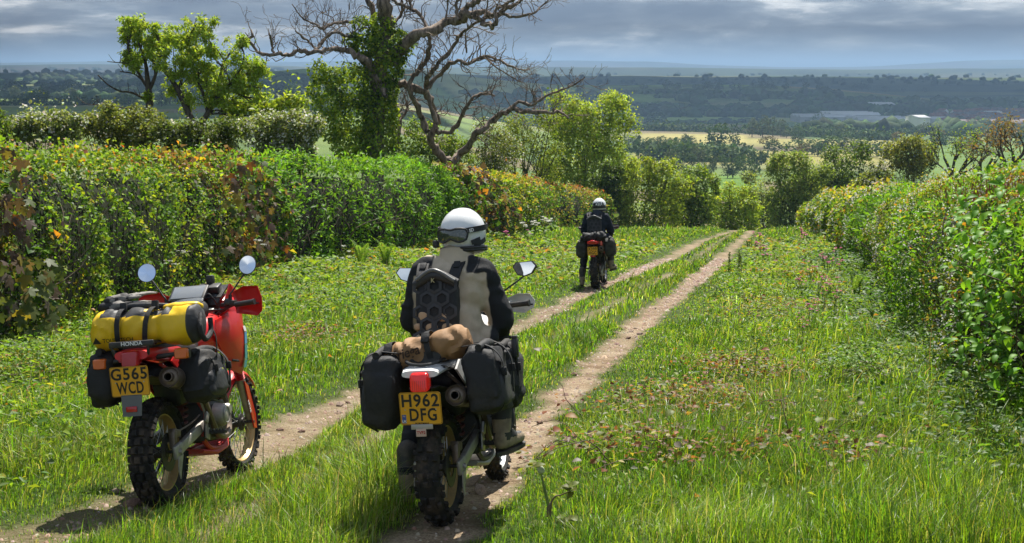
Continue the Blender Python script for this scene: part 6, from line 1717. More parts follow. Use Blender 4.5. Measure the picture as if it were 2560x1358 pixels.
def pannier(label, bike, c, size, rot, seed, strapx, dotpos=None, mats=None, pocket=True):
    t = gear('saddlebag', label, 'saddlebag', bike)
    m0 = (mats or M_NYLON)
    b = MB(); soft_bag(b, c, size, rot, .5, .032, seed, ws=6); b.build('bag', m0, t)
    c = np.asarray(c); s = np.sign(c[1]); ho = size[1]/2
    if pocket:
        b = MB(); soft_bag(b, c+np.array([-.02, s*(ho*.62), -size[2]*.12]), (size[0]*.62, size[1]*.55, size[2]*.55), rot, .5, .010, seed+7); b.build('pocket', M_NYLON2 if mats is None else mats, t)
    for x in strapx:
        b = MB(); top, bot = c[2]+size[2]/2, c[2]-size[2]/2
        ribbon(b, [(x, c[1]-s*ho*.95, top+.005), (x, c[1]+s*ho*.2, top+.012), (x, c[1]+s*ho*.98, top-.06), (x, c[1]+s*ho*1.12, c[2]), (x, c[1]+s*ho*1.0, bot+.05), (x, c[1]+s*ho*.3, bot-.008)], (1, 0, 0), .028, .004, smooth=4); buckle(b, (x, c[1]+s*ho*1.08, c[2]+.05)); b.build('strap', M_NYLON, t)
    # rolled top
    b = MB(); b.tube([(c[0]-size[0]*.42, c[1], c[2]+size[2]*.5), (c[0], c[1]+s*.01, c[2]+size[2]*.53), (c[0]+size[0]*.42, c[1], c[2]+size[2]*.5)], [.02, .028, .02], 10, smooth=4); b.build('rolled_top', m0, t)
    if dotpos: dots(t, *dotpos)
    return t

# ------------------------------------------------------------------ the three bikes
RED_P = at(408, 1270, 8.184)
MID_P = at(1109, 1314, 7.625)
FAR_P = at(1490, 724, 27.45)
TAIL_R = [(.30, 0, .90, .13, .045, 3), (.10, 0, .925, .135, .045, 3), (-.10, 0, .93, .13, .042, 3), (-.24, 0, .93, .115, .036, 3), (-.30, 0, .93, .10, .028, 3)]
TAIL_W = [(.30, 0, .88, .12, .04, 3), (.10, 0, .895, .12, .035, 3), (-.12, 0, .895, .115, .03, 3), (-.26, 0, .885, .11, .026, 3), (-.315, 0, .875, .10, .02, 3)]
COWL_R = [(.99, 0, 1.12, .16, .10, 3), (1.06, 0, 1.10, .19, .16, 3), (1.16, 0, 1.06, .19, .19, 3), (1.25, 0, 1.02, .15, .17, 3), (1.31, 0, 1.0, .10, .13, 3)]
COWL_S = [(1.06, 0, 1.10, .09, .12, 3), (1.12, 0, 1.08, .11, .15, 3), (1.2, 0, 1.04, .10, .14, 3), (1.24, 0, 1.02, .07, .10, 3)]
red = make_bike('motorcycle', 'parked red trail motorcycle with a yellow duffel and gold wheels', RED_P, (601, 1181), 1.42, 5.5,
    dict(body=M_RED, tail=M_RED, tread=PAT_BLOCK, front_rim=M_GOLD, tail_secs=TAIL_R, exhaust=(-.26, -.20, .79), exh_r=.060, handguard=M_RED, mirror=(.88, .345, 1.42), mirror_shape='round', cowl=COWL_R,
         tail_light=(-.315, 0, .912, .052, .046), lens=M_REDLENS, frame=M_REDDIRTY, gaiter=M_REDDIRTY, forkguard=M_RED, skid=M_REDDIRTY, stand=True, redbits=True, steer=R(-3)))
mid = make_bike('motorcycle', 'white-tailed trail motorcycle under the rider in the tan jacket', MID_P, (1247, 1200), 1.45, 4.5,
    dict(body=M_WHITE, tail=M_WHITE, tread=PAT_KNOB, front_rim=M_STEEL, tail_secs=TAIL_W, exhaust=(-.30, -.185, .755), exh_r=.056, handguard=M_WHITE, mirror=(.86, .37, 1.385), mirror_shape='six', cowl=COWL_S,
         tail_light=(-.325, 0, .835, .052, .052), lens=M_REDLIT, slim=True, steer=R(3), guard=M_BLACKP))
far = make_bike('motorcycle', 'red-tailed trail motorcycle ridden away down the lane', FAR_P, (1510, 708), 1.45, 3.0,
    dict(body=M_RED, tail=M_RED, tread=PAT_KNOB, front_rim=M_STEEL, tail_secs=TAIL_R, exhaust=(-.26, -.16, .82), exh_r=.055, handguard=plain('grey_guard', (.25, .24, .23), .5), mirror=(.86, .36, 1.40), mirror_shape='six', cowl=COWL_S,
         tail_light=(-.315, 0, .945, .05, .035), lens=M_REDLENS, slim=True, guard=M_BLACKP))

# number plates and what hangs below them
plate_obj(red, (-.345, 0, .785), .229, .172, R(-6), [('G565', 0, .040, .98), ('WCD', 0, -.040, .66)], .094)
b = MB(); b.plate([(-.335, .062, .71), (-.335, -.062, .71), (-.345, -.056, .585), (-.345, .056, .585)], .006, (1, 0, 0)); flap = b.build('mud_flap', M_GREYP, red)
b = MB(); b.box((-.349, .0, .625), (.008, .066, .032), (0, 0, 0), .003); b.build('reflector', M_REDLENS, flap)
def uk(e):
    b = MB(); b.plate([(-.0022, .105, -.032), (-.0022, .083, -.032), (-.0022, .083, -.078), (-.0022, .105, -.078)], .001, (1, 0, 0)); o = b.build('country_badge', M_BLUE, e)
    lettering('UK', .019, M_WINK, o, (-.0032, .094, -.068), (0, -1, 0), (0, 0, 1), .02); 
    b = MB(); b.box((-.0032, .094, -.040), (.0008, .016, .002), bev=0, m=0); b.box((-.0034, .094, -.040), (.0008, .002, .010), bev=0); b.box((-.0036, .094, -.040), (.0008, .016, .001), bev=0, m=1); b.build('flag', [M_WINK, M_REDLENS], o)
    lettering('PORTMAN', .013, M_INK, e, (-.0026, -.002, -.0815), (0, -1, 0), (0, 0, 1), .02, 1.2)
plate_obj(mid, (-.335, 0, .695), .229, .176, R(-6), [('H962', 0, .040, .93), ('DFG', -.012, -.037, .80)], .094, uk)
b = MB(); b.box((-.325, 0, .597), (.006, .12, .03), (0, 0, 0), .002); o_ = b.build('plate_bracket', M_ALU, mid)
b = MB(); b.box((-.33, .005, .565), (.003, .055, .042), (0, 0, .05), .001); o2 = b.build('sticker', plain('sticker', (0.55, 0.40, 0.32), .6), o_); lettering('TVF2', .022, M_REDLENS, o2, (-.3325, .005, .565), (0, -1, 0), (0, 0, 1), .02)
plate_obj(far, (-.34, 0, .775), .195, .165, R(-6), [('X399', 0, .038, .85), ('HGC', 0, -.038, .8)], .082)
b = MB(); b.box((-.34, 0, .675), (.008, .10, .03), (0, 0, 0), .003); b.build('reflector', M_REDLENS, far)
# indicators on the red bike
for s, y, z in ((1, .225, .888), (-1, -.272, .918)):
    b = MB(); b.tube([(-.19, s*.09, .905), (-.20, y-s*.03, z)], [.016, .013], 10); b.box((-.195, y, z), (.05, .082, .062), (0, 0, 0), .010, 0); ind = b.build('indicator', M_BLACKP, red)
    b = MB(); b.loft([(-.215, y, z, .042, .032, 6), (-.235, y, z, .040, .030, 6), (-.242, y, z, .034, .024, 5)], 20); b.build('lens', M_AMBER, ind)
# carrier on the red bike with its name board
b = MB()
for s in (-1, 1): b.tube([(.12, s*.12, .98), (-.26, s*.12, 1.0), (-.30, s*.11, .975), (-.29, s*.10, .93)], .009, 8, smooth=4)
for x in (.1, -.05, -.2): b.tube([(x, -.12, .99), (x, .12, .99)], .008, 8)
b.box((-.305, -.01, .995), (.022, .27, .036), (0, 0, 0), .006); rack = b.build('carrier', M_BLACKP, red)
lettering('HONDA', .030, M_WINK, rack, (-.3175, -.015, .997), (0, -1, 0), (0, 0, 1), .02, 1.15)
b = MB()
for s in (-1, 1): b.tube([(.15, s*.10, .935), (-.20, s*.10, .94), (-.26, s*.06, .925), (-.27, 0, .92)], .009, 8, smooth=4)
b.build('carrier', M_BLACKP, mid)
# broad side fairing of the red bike, with its stripes
for s in (-1, 1):
    b = MB(); o = [(.66, .165, .98), (.70, .168, 1.08), (.92, .182, 1.125), (1.05, .20, 1.12), (1.16, .205, .98), (1.13, .20, .80), (1.06, .19, .70), (.90, .178, .74), (.78, .168, .86)]
    n = len(o); Vv = [(x, s*y, z) for x, y, z in o]; c = np.mean(Vv, axis=0)+np.array([0, s*.022, 0]); Vv += [tuple(c+(np.array(v)-c)*.62+np.array([0, s*.012, 0])) for v in Vv]
    Ff = [(i, (i+1) % n, n+(i+1) % n, n+i) for i in range(n)]+[tuple(range(n, 2*n))]
    m_ = len(Vv); Vv += [(x, y-s*.01, z) for x, y, z in Vv]; Ff += [tuple(i+m_ for i in f)[::-1] for f in Ff]; Ff += [(i, (i+1) % n, (i+1) % n+m_, i+m_) for i in range(n)]
    b.add(Vv, Ff); fo = b.build('side_fairing', M_RED, red)
    b = MB(); b.box((.93, s*.202, .80), (.16, .006, .014), (0, .1, 0), .002); b.build('vent', M_DARK, fo)
    for z0, z1, mt in ((1.02, .985, M_WINK), (.98, .90, M_SKYB), (.895, .80, M_TEAL), (.795, .745, M_TEAL)):
        def xa(z): return np.interp(z, [.70, .80, .98, 1.12], [1.065, 1.13, 1.16, 1.06])
        b = MB(); b.plate([(xa(z0)-.006, s*.212, z0), (xa(z0)-.075, s*.220, z0), (xa(z1)-.075, s*.220, z1), (xa(z1)-.006, s*.212, z1)], .002, (0, 1, 0)); b.build('stripe', mt, fo)
# fork lettering, dark cowl, screen device and leads on the red bike
b = MB(); b.plate([(.95, .12, 1.22), (.95, -.12, 1.22), (1.10, -.13, 1.30), (1.12, .13, 1.30)], .012, (.45, 0, -1)); b.box((1.02, -.02, 1.285), (.10, .16, .05), (0, -.3, 0), .012); b.box((1.06, -.02, 1.345), (.05, .05, .06), (0, 0, 0), .01); b.build('cockpit_panel', M_BLACKP, red)
for s in (-1, 1):
    b = MB(); b.plate([(1.00, s*.13, 1.20), (1.06, s*.15, 1.31), (1.16, s*.16, 1.26), (1.20, s*.17, 1.12)], .01, (0, 1, 0)); b.build('cowl_side', M_RED, red)
gps = gear('navigation_screen', 'flat grey navigation screen mounted above the red bike handlebar', 'screen', red)
b = MB(); b.box((.89, .075, 1.262), (.155, .245, .020), (0, R(-36), 0), .008); b.build('case', M_BLACKP, gps)
b = MB(); b.box((.883, .075, 1.2715), (.128, .212, .004), (0, R(-36), 0), .001); b.build('display', M_SCREEN, gps)
b = MB(); b.tube([(.85, -.05, 1.24), (.82, -.09, 1.25), (.84, -.12, 1.20), (.9, -.12, 1.15)], .005, 8, smooth=4); b.tube([(.90, .07, 1.25), (.95, .03, 1.16)], .012, 8); b.build('lead', M_BLACKP, gps)
tb = gear('tank_bag', 'small black tank bag under the navigation screen', 'tank bag', red)
b = MB(); soft_bag(b, (.72, .03, 1.145), (.26, .24, .13), (0, -.15, 0), .6, .012, 3); b.build('bag', M_NYLON, tb)
b = MB(); soft_bag(b, (.73, .03, 1.205), (.22, .20, .03), (0, -.2, 0), .6, .008, 4); b.build('map_pocket', plain('clear_plastic', (.10, .105, .11), .12, coat=.6), tb)
# ignition lock
b = MB(); b.lathe([(.028, -.02), (.028, .006), (.02, .008), (0, .008)], (.905, -.055, 1.145), (-.4, 0, 1), 18); b.build('ignition_lock', M_STEEL, red)
lettering('MITAS', .034, M_WINK, red, (1.335, -.132, .46), (.45, 0, -.89), (.89, 0, .45), .02, 1.0, name='fork_lettering')

# ------------------------------------------------------------------ yellow duffel
def make_duffel():
    t = gear('duffel_bag', 'yellow roll-top duffel with black ends strapped across the red bike', 'duffel bag', red)
    c = np.array([-.10, -.04, 1.078]); Lh = .335
    nu, nv = 40, 56; V, F = [], []
    ys = np.linspace(-1, 1, nv)
    for i, y in enumerate(ys):
        ed = abs(y); pr = (1-max(0, (ed-.80)/.20)**2.6*.55)
        for j in range(nu):
            th = 2*math.pi*j/nu; cx, cz = math.cos(th), math.sin(th)
            r = pr*(1+.04*math.sin(y*7+th)*ed)
            V.append((c[0]+.128*r*np.sign(cx)*abs(cx)**.85, c[1]+y*Lh, c[2]+.120*r*np.sign(cz)*abs(cz)**.85))
    V = np.array(V); d = unit((V-c)*np.array([1, 0, 1]))
    ed = np.abs(V[:, 1]-c[1])/Lh
    fold = np.sin(V[:, 1]*60+4*vnoise(V, 9, 2))*sstep(.45, .95, ed)*.005
    pinch = -.020*np.exp(-((V[:, 1]-c[1]-.135)/.03)**2)-.024*np.exp(-((V[:, 1]-c[1]+.08)/.035)**2)
    V = V+d*(.020*fnoise(V, 6, 8, 3)+.006*np.sin(V[:, 1]*45+9*vnoise(V, 7, 5)+V[:, 2]*20)+1.6*fold+pinch)[:, None]
    V[:, 2] -= .018*sstep(.5, 1, ed)*(V[:, 1] > c[1])
    for i in range(nv-1):
        for j in range(nu): F.append((i*nu+j, i*nu+(j+1) % nu, (i+1)*nu+(j+1) % nu, (i+1)*nu+j))
    F += [tuple(range(nu)), tuple(range((nv-1)*nu, nv*nu))[::-1]]
    b = MB(); b.add(V, F); o = b.build('bag', [M_YELLOW, M_NYLON2], t)
    k = len(o.data.polygons); q = np.empty(k*3, np.float32); o.data.polygons.foreach_get('center', q); q = q.reshape(-1, 3)
    yy = q[:, 1]-c[1]; zz = q[:, 2]-c[2]; xx = q[:, 0]-c[0]
    blk = (yy > Lh*.965) | (yy < -Lh*.80) | ((zz > .072) & (yy > -.17) & (yy < .25) & (xx < .06) & ~((zz > .09) & (yy < -.0) & (yy > -.06)))
    o.data.polygons.foreach_set('material_index', blk.astype(np.int32))
    def wrap(y, a, dy=0.0, off=.006):
        th = R(a); cx, cz = math.cos(th), math.sin(th)
        return (c[0]+(.128+off)*np.sign(cx)*abs(cx)**.85, c[1]+y+dy*(a-60)/180, c[2]+(.120+off)*np.sign(cz)*abs(cz)**.85)
    for y, dy in ((.13, .02), (-.075, .07)):
        b = MB(); ribbon(b, [wrap(y, a, dy) for a in np.linspace(20, 245, 22)], (0, 1, 0), .030, .004); buckle(b, np.array(wrap(y, 100, dy, .012)), (0, .3, 0), 1.2); b.build('strap', M_NYLON, t)
    # folded closure on top
    b = MB(); b.tube([(c[0]+.03, c[1]+.22, c[2]+.118), (c[0]+.02, c[1]+.1, c[2]+.132), (c[0]+.02, c[1]-.02, c[2]+.128), (c[0]+.03, c[1]-.12, c[2]+.122)], [.014, .022, .020, .012], 10, smooth=4); b.build('closure', M_NYLON2, t)
    b = MB(); soft_bag(b, (c[0]+.05, c[1]-.20, c[2]+.108), (.13, .22, .05), (0, .1, .1), .7, .016, 12, ws=14); b.build('folded_top', M_YELLOW, t)
    b = MB(); b.tube([(c[0]-.03, c[1]-.33, c[2]+.06), (c[0]-.09, c[1]-.345, c[2]-.02), (c[0]-.04, c[1]-.35, c[2]-.09), (c[0]+.08, c[1]-.345, c[2]-.05), (c[0]+.10, c[1]-.34, c[2]+.03)], .016, 8, smooth=4); b.build('end_handle', M_NYLON, t)
    def bend(x, y): # wraps print round the rear face
        th = R(202)+(-y)/.122; cx, cz = math.cos(th), math.sin(th)
        return Vector((c[0]+(.142)*np.sign(cx)*abs(cx)**.85, c[1]+.14-x, c[2]+.133*np.sign(cz)*abs(cz)**.85))
    lettering('TOURATECH', .033, M_INK, t, None, None, None, .01, .95, curve=bend)
    b = MB(); P = [bend(x-.128, y) for x, y in ((-.03, -.014), (-.004, .022), (.022, -.014))]; b.plate([np.array(p)+np.array([-.001, 0, 0]) for p in P], .003, (1, 0, .3)); b.build('emblem', M_INK, t)
make_duffel()
# gloves on the duffel
def glove(name, parent, c, fwd, up, s, mats, seed, curl=.5, side=1):
    """a hand-shaped glove: palm, four unequal fingers with bends, a thumb from the side of the palm"""
    f = unit(np.asarray(fwd, float)); u = np.asarray(up, float); u = unit(u-f*np.dot(u, f)); w = np.cross(u, f)*side; c = np.asarray(c, float)
    pc = []
    for k in range(4): pc.append(capsule(c+w*(k-1.5)*.022*s, .018*s, c+f*.085*s+w*(k-1.5)*.022*s, .015*s, 8))
    pc.append(capsule(c-f*.09*s, .034*s, c, .034*s, 10))
    for k, L in enumerate((.070, .082, .077, .060)):
        p = c+f*.090*s+w*(k-1.5)*.0235*s; d = f.copy()
        for j in range(3):
            q = p+d*L/3*1.25*s; pc.append(capsule(p, (.0105-.0008*j)*s, q, (.0100-.0008*j)*s, 8)); p = q; d = unit(d-u*curl*(.55+.15*j)+w*.02*(k-1.5))
    p = c+f*.01*s-w*.040*s; q = p+(f*.7-w*.65)*.045*s; pc.append(capsule(p, .015*s, q, .012*s, 8)); pc.append(capsule(q, .012*s, q+(f*.9-w*.15-u*curl*.4)*.04*s, .010*s, 8))
    return melt(name, pc, .0085*s, mats, None, .002, 40, 2, parent, seed)
for i, (cc, fw, upv, lab) in enumerate((((-.06, .15, 1.222), (.35, -1, .10), (0, 0, 1), 'worn grey glove lying on the yellow duffel, lower one'), ((-.02, .13, 1.262), (.6, -.9, .18), (-.1, 0, 1), 'grey and black glove lying across the other on the yellow duffel'))):
    g = glove('glove', None, cc, fw, upv, 1.0, [M_GLOVE, M_NYLON], 4+i, .18, 1 if i else -1)
    k = len(g.data.polygons); q = np.empty(k*3, np.float32); g.data.polygons.foreach_get('center', q); q = q.reshape(-1, 3); g.data.polygons.foreach_set('material_index', ((q[:, 1] > .19) | (vnoise(q, 30, i) > .45)).astype(np.int32))
    tag(put(g, red), lab, 'glove')
pannier('slim black saddlebag on the kickstand side of the red bike', red, (-.03, .235, .795), (.42, .18, .33), (R(4), 0, 0), 1, (-.13, .08))
pannier('black saddlebag with yellow dots beside the red bike silencer', red, (.10, -.275, .76), (.46, .20, .30), (R(-6), .06, 0), 2, (.02, .25), ((.13, -.385, .745), (.7, 0, .1), (0, .12, 1), .013))
b = MB(); o = gear('strap_loop', 'loose black strap hanging from the duffel beside the red tank', 'strap', red)
ribbon(b, [(-.02, -.375, 1.08), (.04, -.39, 1.0), (.10, -.37, .90), (.11, -.36, .82)], (1, .2, 0), .022, .004, smooth=4); b.build('webbing', M_NYLON, o)

# ------------------------------------------------------------------ luggage on the white-tailed bike
def make_roll(bike, label, c, L, r, tilt, mat, seed, name=None, txt=None):
    t = gear('roll_bag', label, 'roll bag', bike)
    c = np.asarray(c, float); ax = unit(np.array([.0, 1.0, -math.tan(tilt)])); up = unit(np.cross([1.0, 0, 0], ax)); nu, nv = 34, 44; V, F = [], []
    for i, y in enumerate(np.linspace(-1, 1, nv)):
        ed = abs(y); pr = 1-max(0, (ed-.62)/.38)**2*.62; fl = 1+max(0, (ed-.62)/.38)*.25
        for j in range(nu):
            th = 2*math.pi*j/nu; V.append(c+ax*y*L/2+np.array([1.0, 0, 0])*r*pr*fl*math.cos(th)*1.05+up*r*pr*math.sin(th)*.92)
    V = np.array(V); rel = V-c; d = unit(rel-np.outer(rel@ax, ax)); yy = rel@ax
    V = V+d*(.024*fnoise(V, 7, seed, 3)+.007*np.sin(yy*55+8*vnoise(V, 8, seed)+V[:, 2]*25)+.014*np.sin(yy*75+5*vnoise(V, 10, seed))*sstep(.5, 1, np.abs(yy)/(L/2)))[:, None]-d*(.026*np.exp(-((yy+.045)/.035)**2))[:, None]
    for i in range(nv-1):
        for j in range(nu): F.append((i*nu+j, i*nu+(j+1) % nu, (i+1)*nu+(j+1) % nu, (i+1)*nu+j))
    F += [tuple(range(nu)), tuple(range((nv-1)*nu, nv*nu))[::-1]]
    b = MB(); b.add(V, F); b.build('bag', mat, t)
    def wrap(y, a, off=.008):
        th = R(a); return c+ax*y+np.array([1.0, 0, 0])*(r+off)*math.cos(th)*1.05+up*(r+off)*math.sin(th)*.94
    for y in (-.045, .175):
        b = MB(); ribbon(b, [wrap(y, a) for a in np.linspace(10, 260, 20)], ax, .032, .004); buckle(b, wrap(y, 140, .014), (0, .6, 0), 1.3); b.build('strap', M_NYLON, t)
    b = MB(); ribbon(b, [wrap(-.045, 235, .01), c+np.array([-.13, -.045, -.16]), c+np.array([-.15, -.045, -.22])], ax, .03, .004); b.build('strap_tail', M_NYLON, t)
    if txt:
        def bend(x, y):
            th = R(170)-y/r; return Vector(c+ax*(.085-x)+np.array([1.0, 0, 0])*(r+.020)*math.cos(th)*1.05+up*(r+.020)*math.sin(th)*.94)
        lettering(txt, .068, M_LOGOBROWN, t, None, None, None, .02, 1.0, curve=bend, shear=.15)
    return t
make_roll(mid, 'brown canvas roll bag strapped across behind the rider in tan', (-.10, .02, .982), .52, .098, R(14), M_CANVAS, 3, txt='Kriega')
pannier('large black saddlebag on the grounded-leg side of the middle bike', mid, (-.10, .245, .775), (.46, .21, .41), (R(3), 0, 0), 5, (-.22, .0))
pannier('black saddlebag with yellow dots behind the middle rider foot', mid, (-.10, -.315, .815), (.38, .22, .37), (R(-7), .1, .05), 6, (-.2, .02), ((-.20, -.432, .78), (.75, 0, .15), (0, .15, 1), .016))
pannier('outer black saddlebag beside the tan-jacketed rider thigh', mid, (.28, -.345, .80), (.30, .15, .34), (R(-5), .05, 0), 8, (.22,), None, None, False)
o = gear('water_bottle', 'thin upright black bottle clipped beside the middle rider', 'bottle', mid)
b = MB(); b.box((.22, -.415, .955), (.06, .034, .11), (0, .05, 0), .010); b.build('bottle', M_BLACKP, o); b = MB(); b.box((.22, -.415, 1.015), (.05, .028, .02), (0, .05, 0), .006); b.build('cap', M_BLACKP, o)
make_roll(far, 'black roll bag behind the far rider', (-.12, 0, 1.03), .50, .10, R(2), M_NYLON, 9)
pannier('camouflage saddlebag on the grounded-leg side of the far bike', far, (.0, .24, .80), (.34, .20, .34), (R(4), 0, 0), 11, (-.05,), None, M_CAMO)
pannier('camouflage saddlebag on the silencer side of the far bike', far, (.05, -.30, .82), (.34, .20, .36), (R(-5), 0, 0), 12, (0.,), None, M_CAMO)

# ------------------------------------------------------------------ riders
def clothes_material(name, c0, c1):
    m, N, L, b = newmat(name)
    a = N.new('ShaderNodeAttribute'); a.attribute_name = 'region'; sp = N.new('ShaderNodeSeparateColor'); L.new(a.outputs['Color'], sp.inputs[0])
    tc = N.new('ShaderNodeTexCoord'); t = N.new('ShaderNodeTexNoise'); t.inputs['Scale'].default_value = 16; t.inputs['Detail'].default_value = 6; L.new(tc.outputs['Object'], t.inputs['Vector'])
    col = None
    r = N.new('ShaderNodeValToRGB'); r.color_ramp.elements[0].position = .3; r.color_ramp.elements[1].position = .7
    r.color_ramp.elements[0].color = (*[v*.85 for v in c0], 1); r.color_ramp.elements[1].color = (*[v*1.1 for v in c0], 1); L.new(t.outputs['Fac'], r.inputs[0]); col = r.outputs[0]
    for k, cc in ((0, c1), (1, (.017, .018, .020)), (2, (.50, .30, .21))):
        g = N.new('ShaderNodeMapRange'); g.inputs[1].default_value = .48; g.inputs[2].default_value = .52; L.new(sp.outputs[k], g.inputs[0])
        x = N.new('ShaderNodeMix'); x.data_type = 'RGBA'; L.new(g.outputs[0], x.inputs[0]); L.new(col, x.inputs[6]); x.inputs[7].default_value = (*cc, 1); col = x.outputs[2]
    L.new(col, b.inputs['Base Color']); b.inputs['Roughness'].default_value = .8; b.inputs['Specular IOR Level'].default_value = .25
    bp = N.new('ShaderNodeBump'); bp.inputs['Strength'].default_value = .35; bp.inputs['Distance'].default_value = .02; L.new(t.outputs['Fac'], bp.inputs['Height']); L.new(bp.outputs[0], b.inputs['Normal'])
    return m
def rider(bike, label, jm, head_y, seed, tan):
    S = .0
    hy = head_y
    pcs = [ellipsoid((.37, .0, .965), (.175, .205, .13)), ellipsoid((.40, -.005, 1.09), (.155, .192, .17)), capsule((.42, .16, 1.0), .07, (.44, -.20, 1.0), .075), ellipsoid((.45, -.012, 1.27), (.145, .203, .19)), ellipsoid((.44, -.012, 1.36), (.12, .192, .10)),
           capsule((.47, .135, 1.425), .075, (.47, -.135, 1.415), .075), capsule((.485, hy*.4, 1.44), .092, (.535, hy*.9, 1.55), .080),
           ellipsoid((.575, hy, 1.63), (.095, .075, .115)), capsule((.665, hy, 1.62), .014, (.672, hy, 1.60), .016),
           capsule((.475, .165, 1.395), .082, (.47, .255, 1.125), .070), capsule((.47, .255, 1.125), .070, (.655, .215, 1.01), .050),
           capsule((.485, -.185, 1.385), .088, (.54, -.275, 1.11), .078), capsule((.54, -.275, 1.11), .078, (.685, -.225, .99), .054),
           capsule((.39, .10, .94), .115, (.72, .285, .70), .084), capsule((.72, .285, .70), .082, (.43, .315, .24), .060), capsule((.39, -.10, .94), .115, (.80, -.235, .79), .086), capsule((.80, -.235, .79), .082, (.43, -.265, .46), .058)]
    def sdf(c):
        """signed regions of the clothes: black sleeves and yoke, trousers, skin"""
        x, y, z = c[:, 0], c[:, 1], c[:, 2]
        wob = .008*vnoise(c, 25, 3)
        slv = np.maximum(y-(.222-.06*(z-1.1)), -(y+.235-.02*(z-1.1)))
        slv = np.minimum(slv, z-.95)
        yoke = np.minimum(np.minimum(z-1.385, np.abs(y-hy*.3)-.10), 1.50-z)
        blk = np.maximum(slv, yoke)+wob
        leg = np.maximum(.93-z, np.minimum(np.minimum(x-.50, 1.0-z), .20-np.abs(y)))
        return np.stack([blk, leg, z-1.575], 1)
    p = melt('person', pcs, .014, [clothes_material('rider_clothes', jm[0], jm[1])], None, .019, 8, 5, None, seed, (1, .8, 1.5))
    co = np.empty(len(p.data.vertices)*3, np.float32); p.data.vertices.foreach_get('co', co); q = np.clip(sdf(co.reshape(-1, 3))*5+.5, 0, 1)
    a_ = p.data.attributes.new('region', 'FLOAT_COLOR', 'POINT'); a_.data.foreach_set('color', np.concatenate([q, np.ones((len(q), 1))], 1).astype(np.float32).ravel())
    tag(put(p, bike), label, 'person')
    # jacket collar, hem and cuffs
    b = MB(); b.lathe([(.118, -.045), (.108, .0), (.102, .04), (.099, .066), (.090, .068), (.086, .03)], (.495, head_y*.55, 1.455), unit(np.array([.22, head_y*.3, 1.0])), 26); b.build('collar', jm[2], p)
    # boots: shaft, foot, sole
    for s, ank, toe in ((1, (.415, .317, .195), (.56, .35, .06)), (-1, (.42, -.268, .50), (.56, -.335, .405))):
        a, t_ = np.array(ank), np.array(toe); heel = a+np.array([-.035, 0, -.115]); d = unit(t_-heel)
        pc = [capsule(a+np.array([.04, 0, .16]), .066, a, .058), capsule(a, .056, heel+np.array([.01, 0, .02]), .048), capsule(heel+np.array([.01, 0, .01]), .046, t_, .040), capsule(a+np.array([.03, 0, -.03]), .052, (heel+t_)/2+np.array([0, 0, .03]), .044)]
        def bf(c, a=a, heel=heel):
            q = c-heel; m = np.zeros(len(c), int); h = q[:, 2]-q[:, 0]*d[2]/max(d[0], .1)
            m[(h < -.018)] = 1; m[(h > .03) & (h < .075) & (q[:, 0] > -.02)] = 1; m[(q[:, 2] > .15)] = 1
            return m
        bo = melt('boot', pc, .011, [M_BOOT, M_BOOTD], bf, .003, 20, 3, p, seed+s)
        b = MB(); up = unit(np.cross(d, [0, 1.0, 0]))
        o_ = []
        for k in range(16):
            th = 2*math.pi*k/16; o_.append((heel+t_)/2+d*math.cos(th)*(np.linalg.norm(t_-heel)/2+.05)+np.array([0, 1.0, 0])*math.sin(th)*.047-up*.047)
        b.plate(o_, .022, up); b.build('sole', M_BOOTD, bo)
    # gloved hands resting on the thighs
    glove('glove', p, (.70, .195, 1.0), (1, -.45, -.12), (0, 0, 1), 1.0, [M_JBLACK], seed+3, .35, -1)
    glove('glove', p, (.705, -.225, .985), (1, .40, -.10), (0, 0, 1), 1.0, [M_JBLACK], seed+4, .35, 1)
    return p
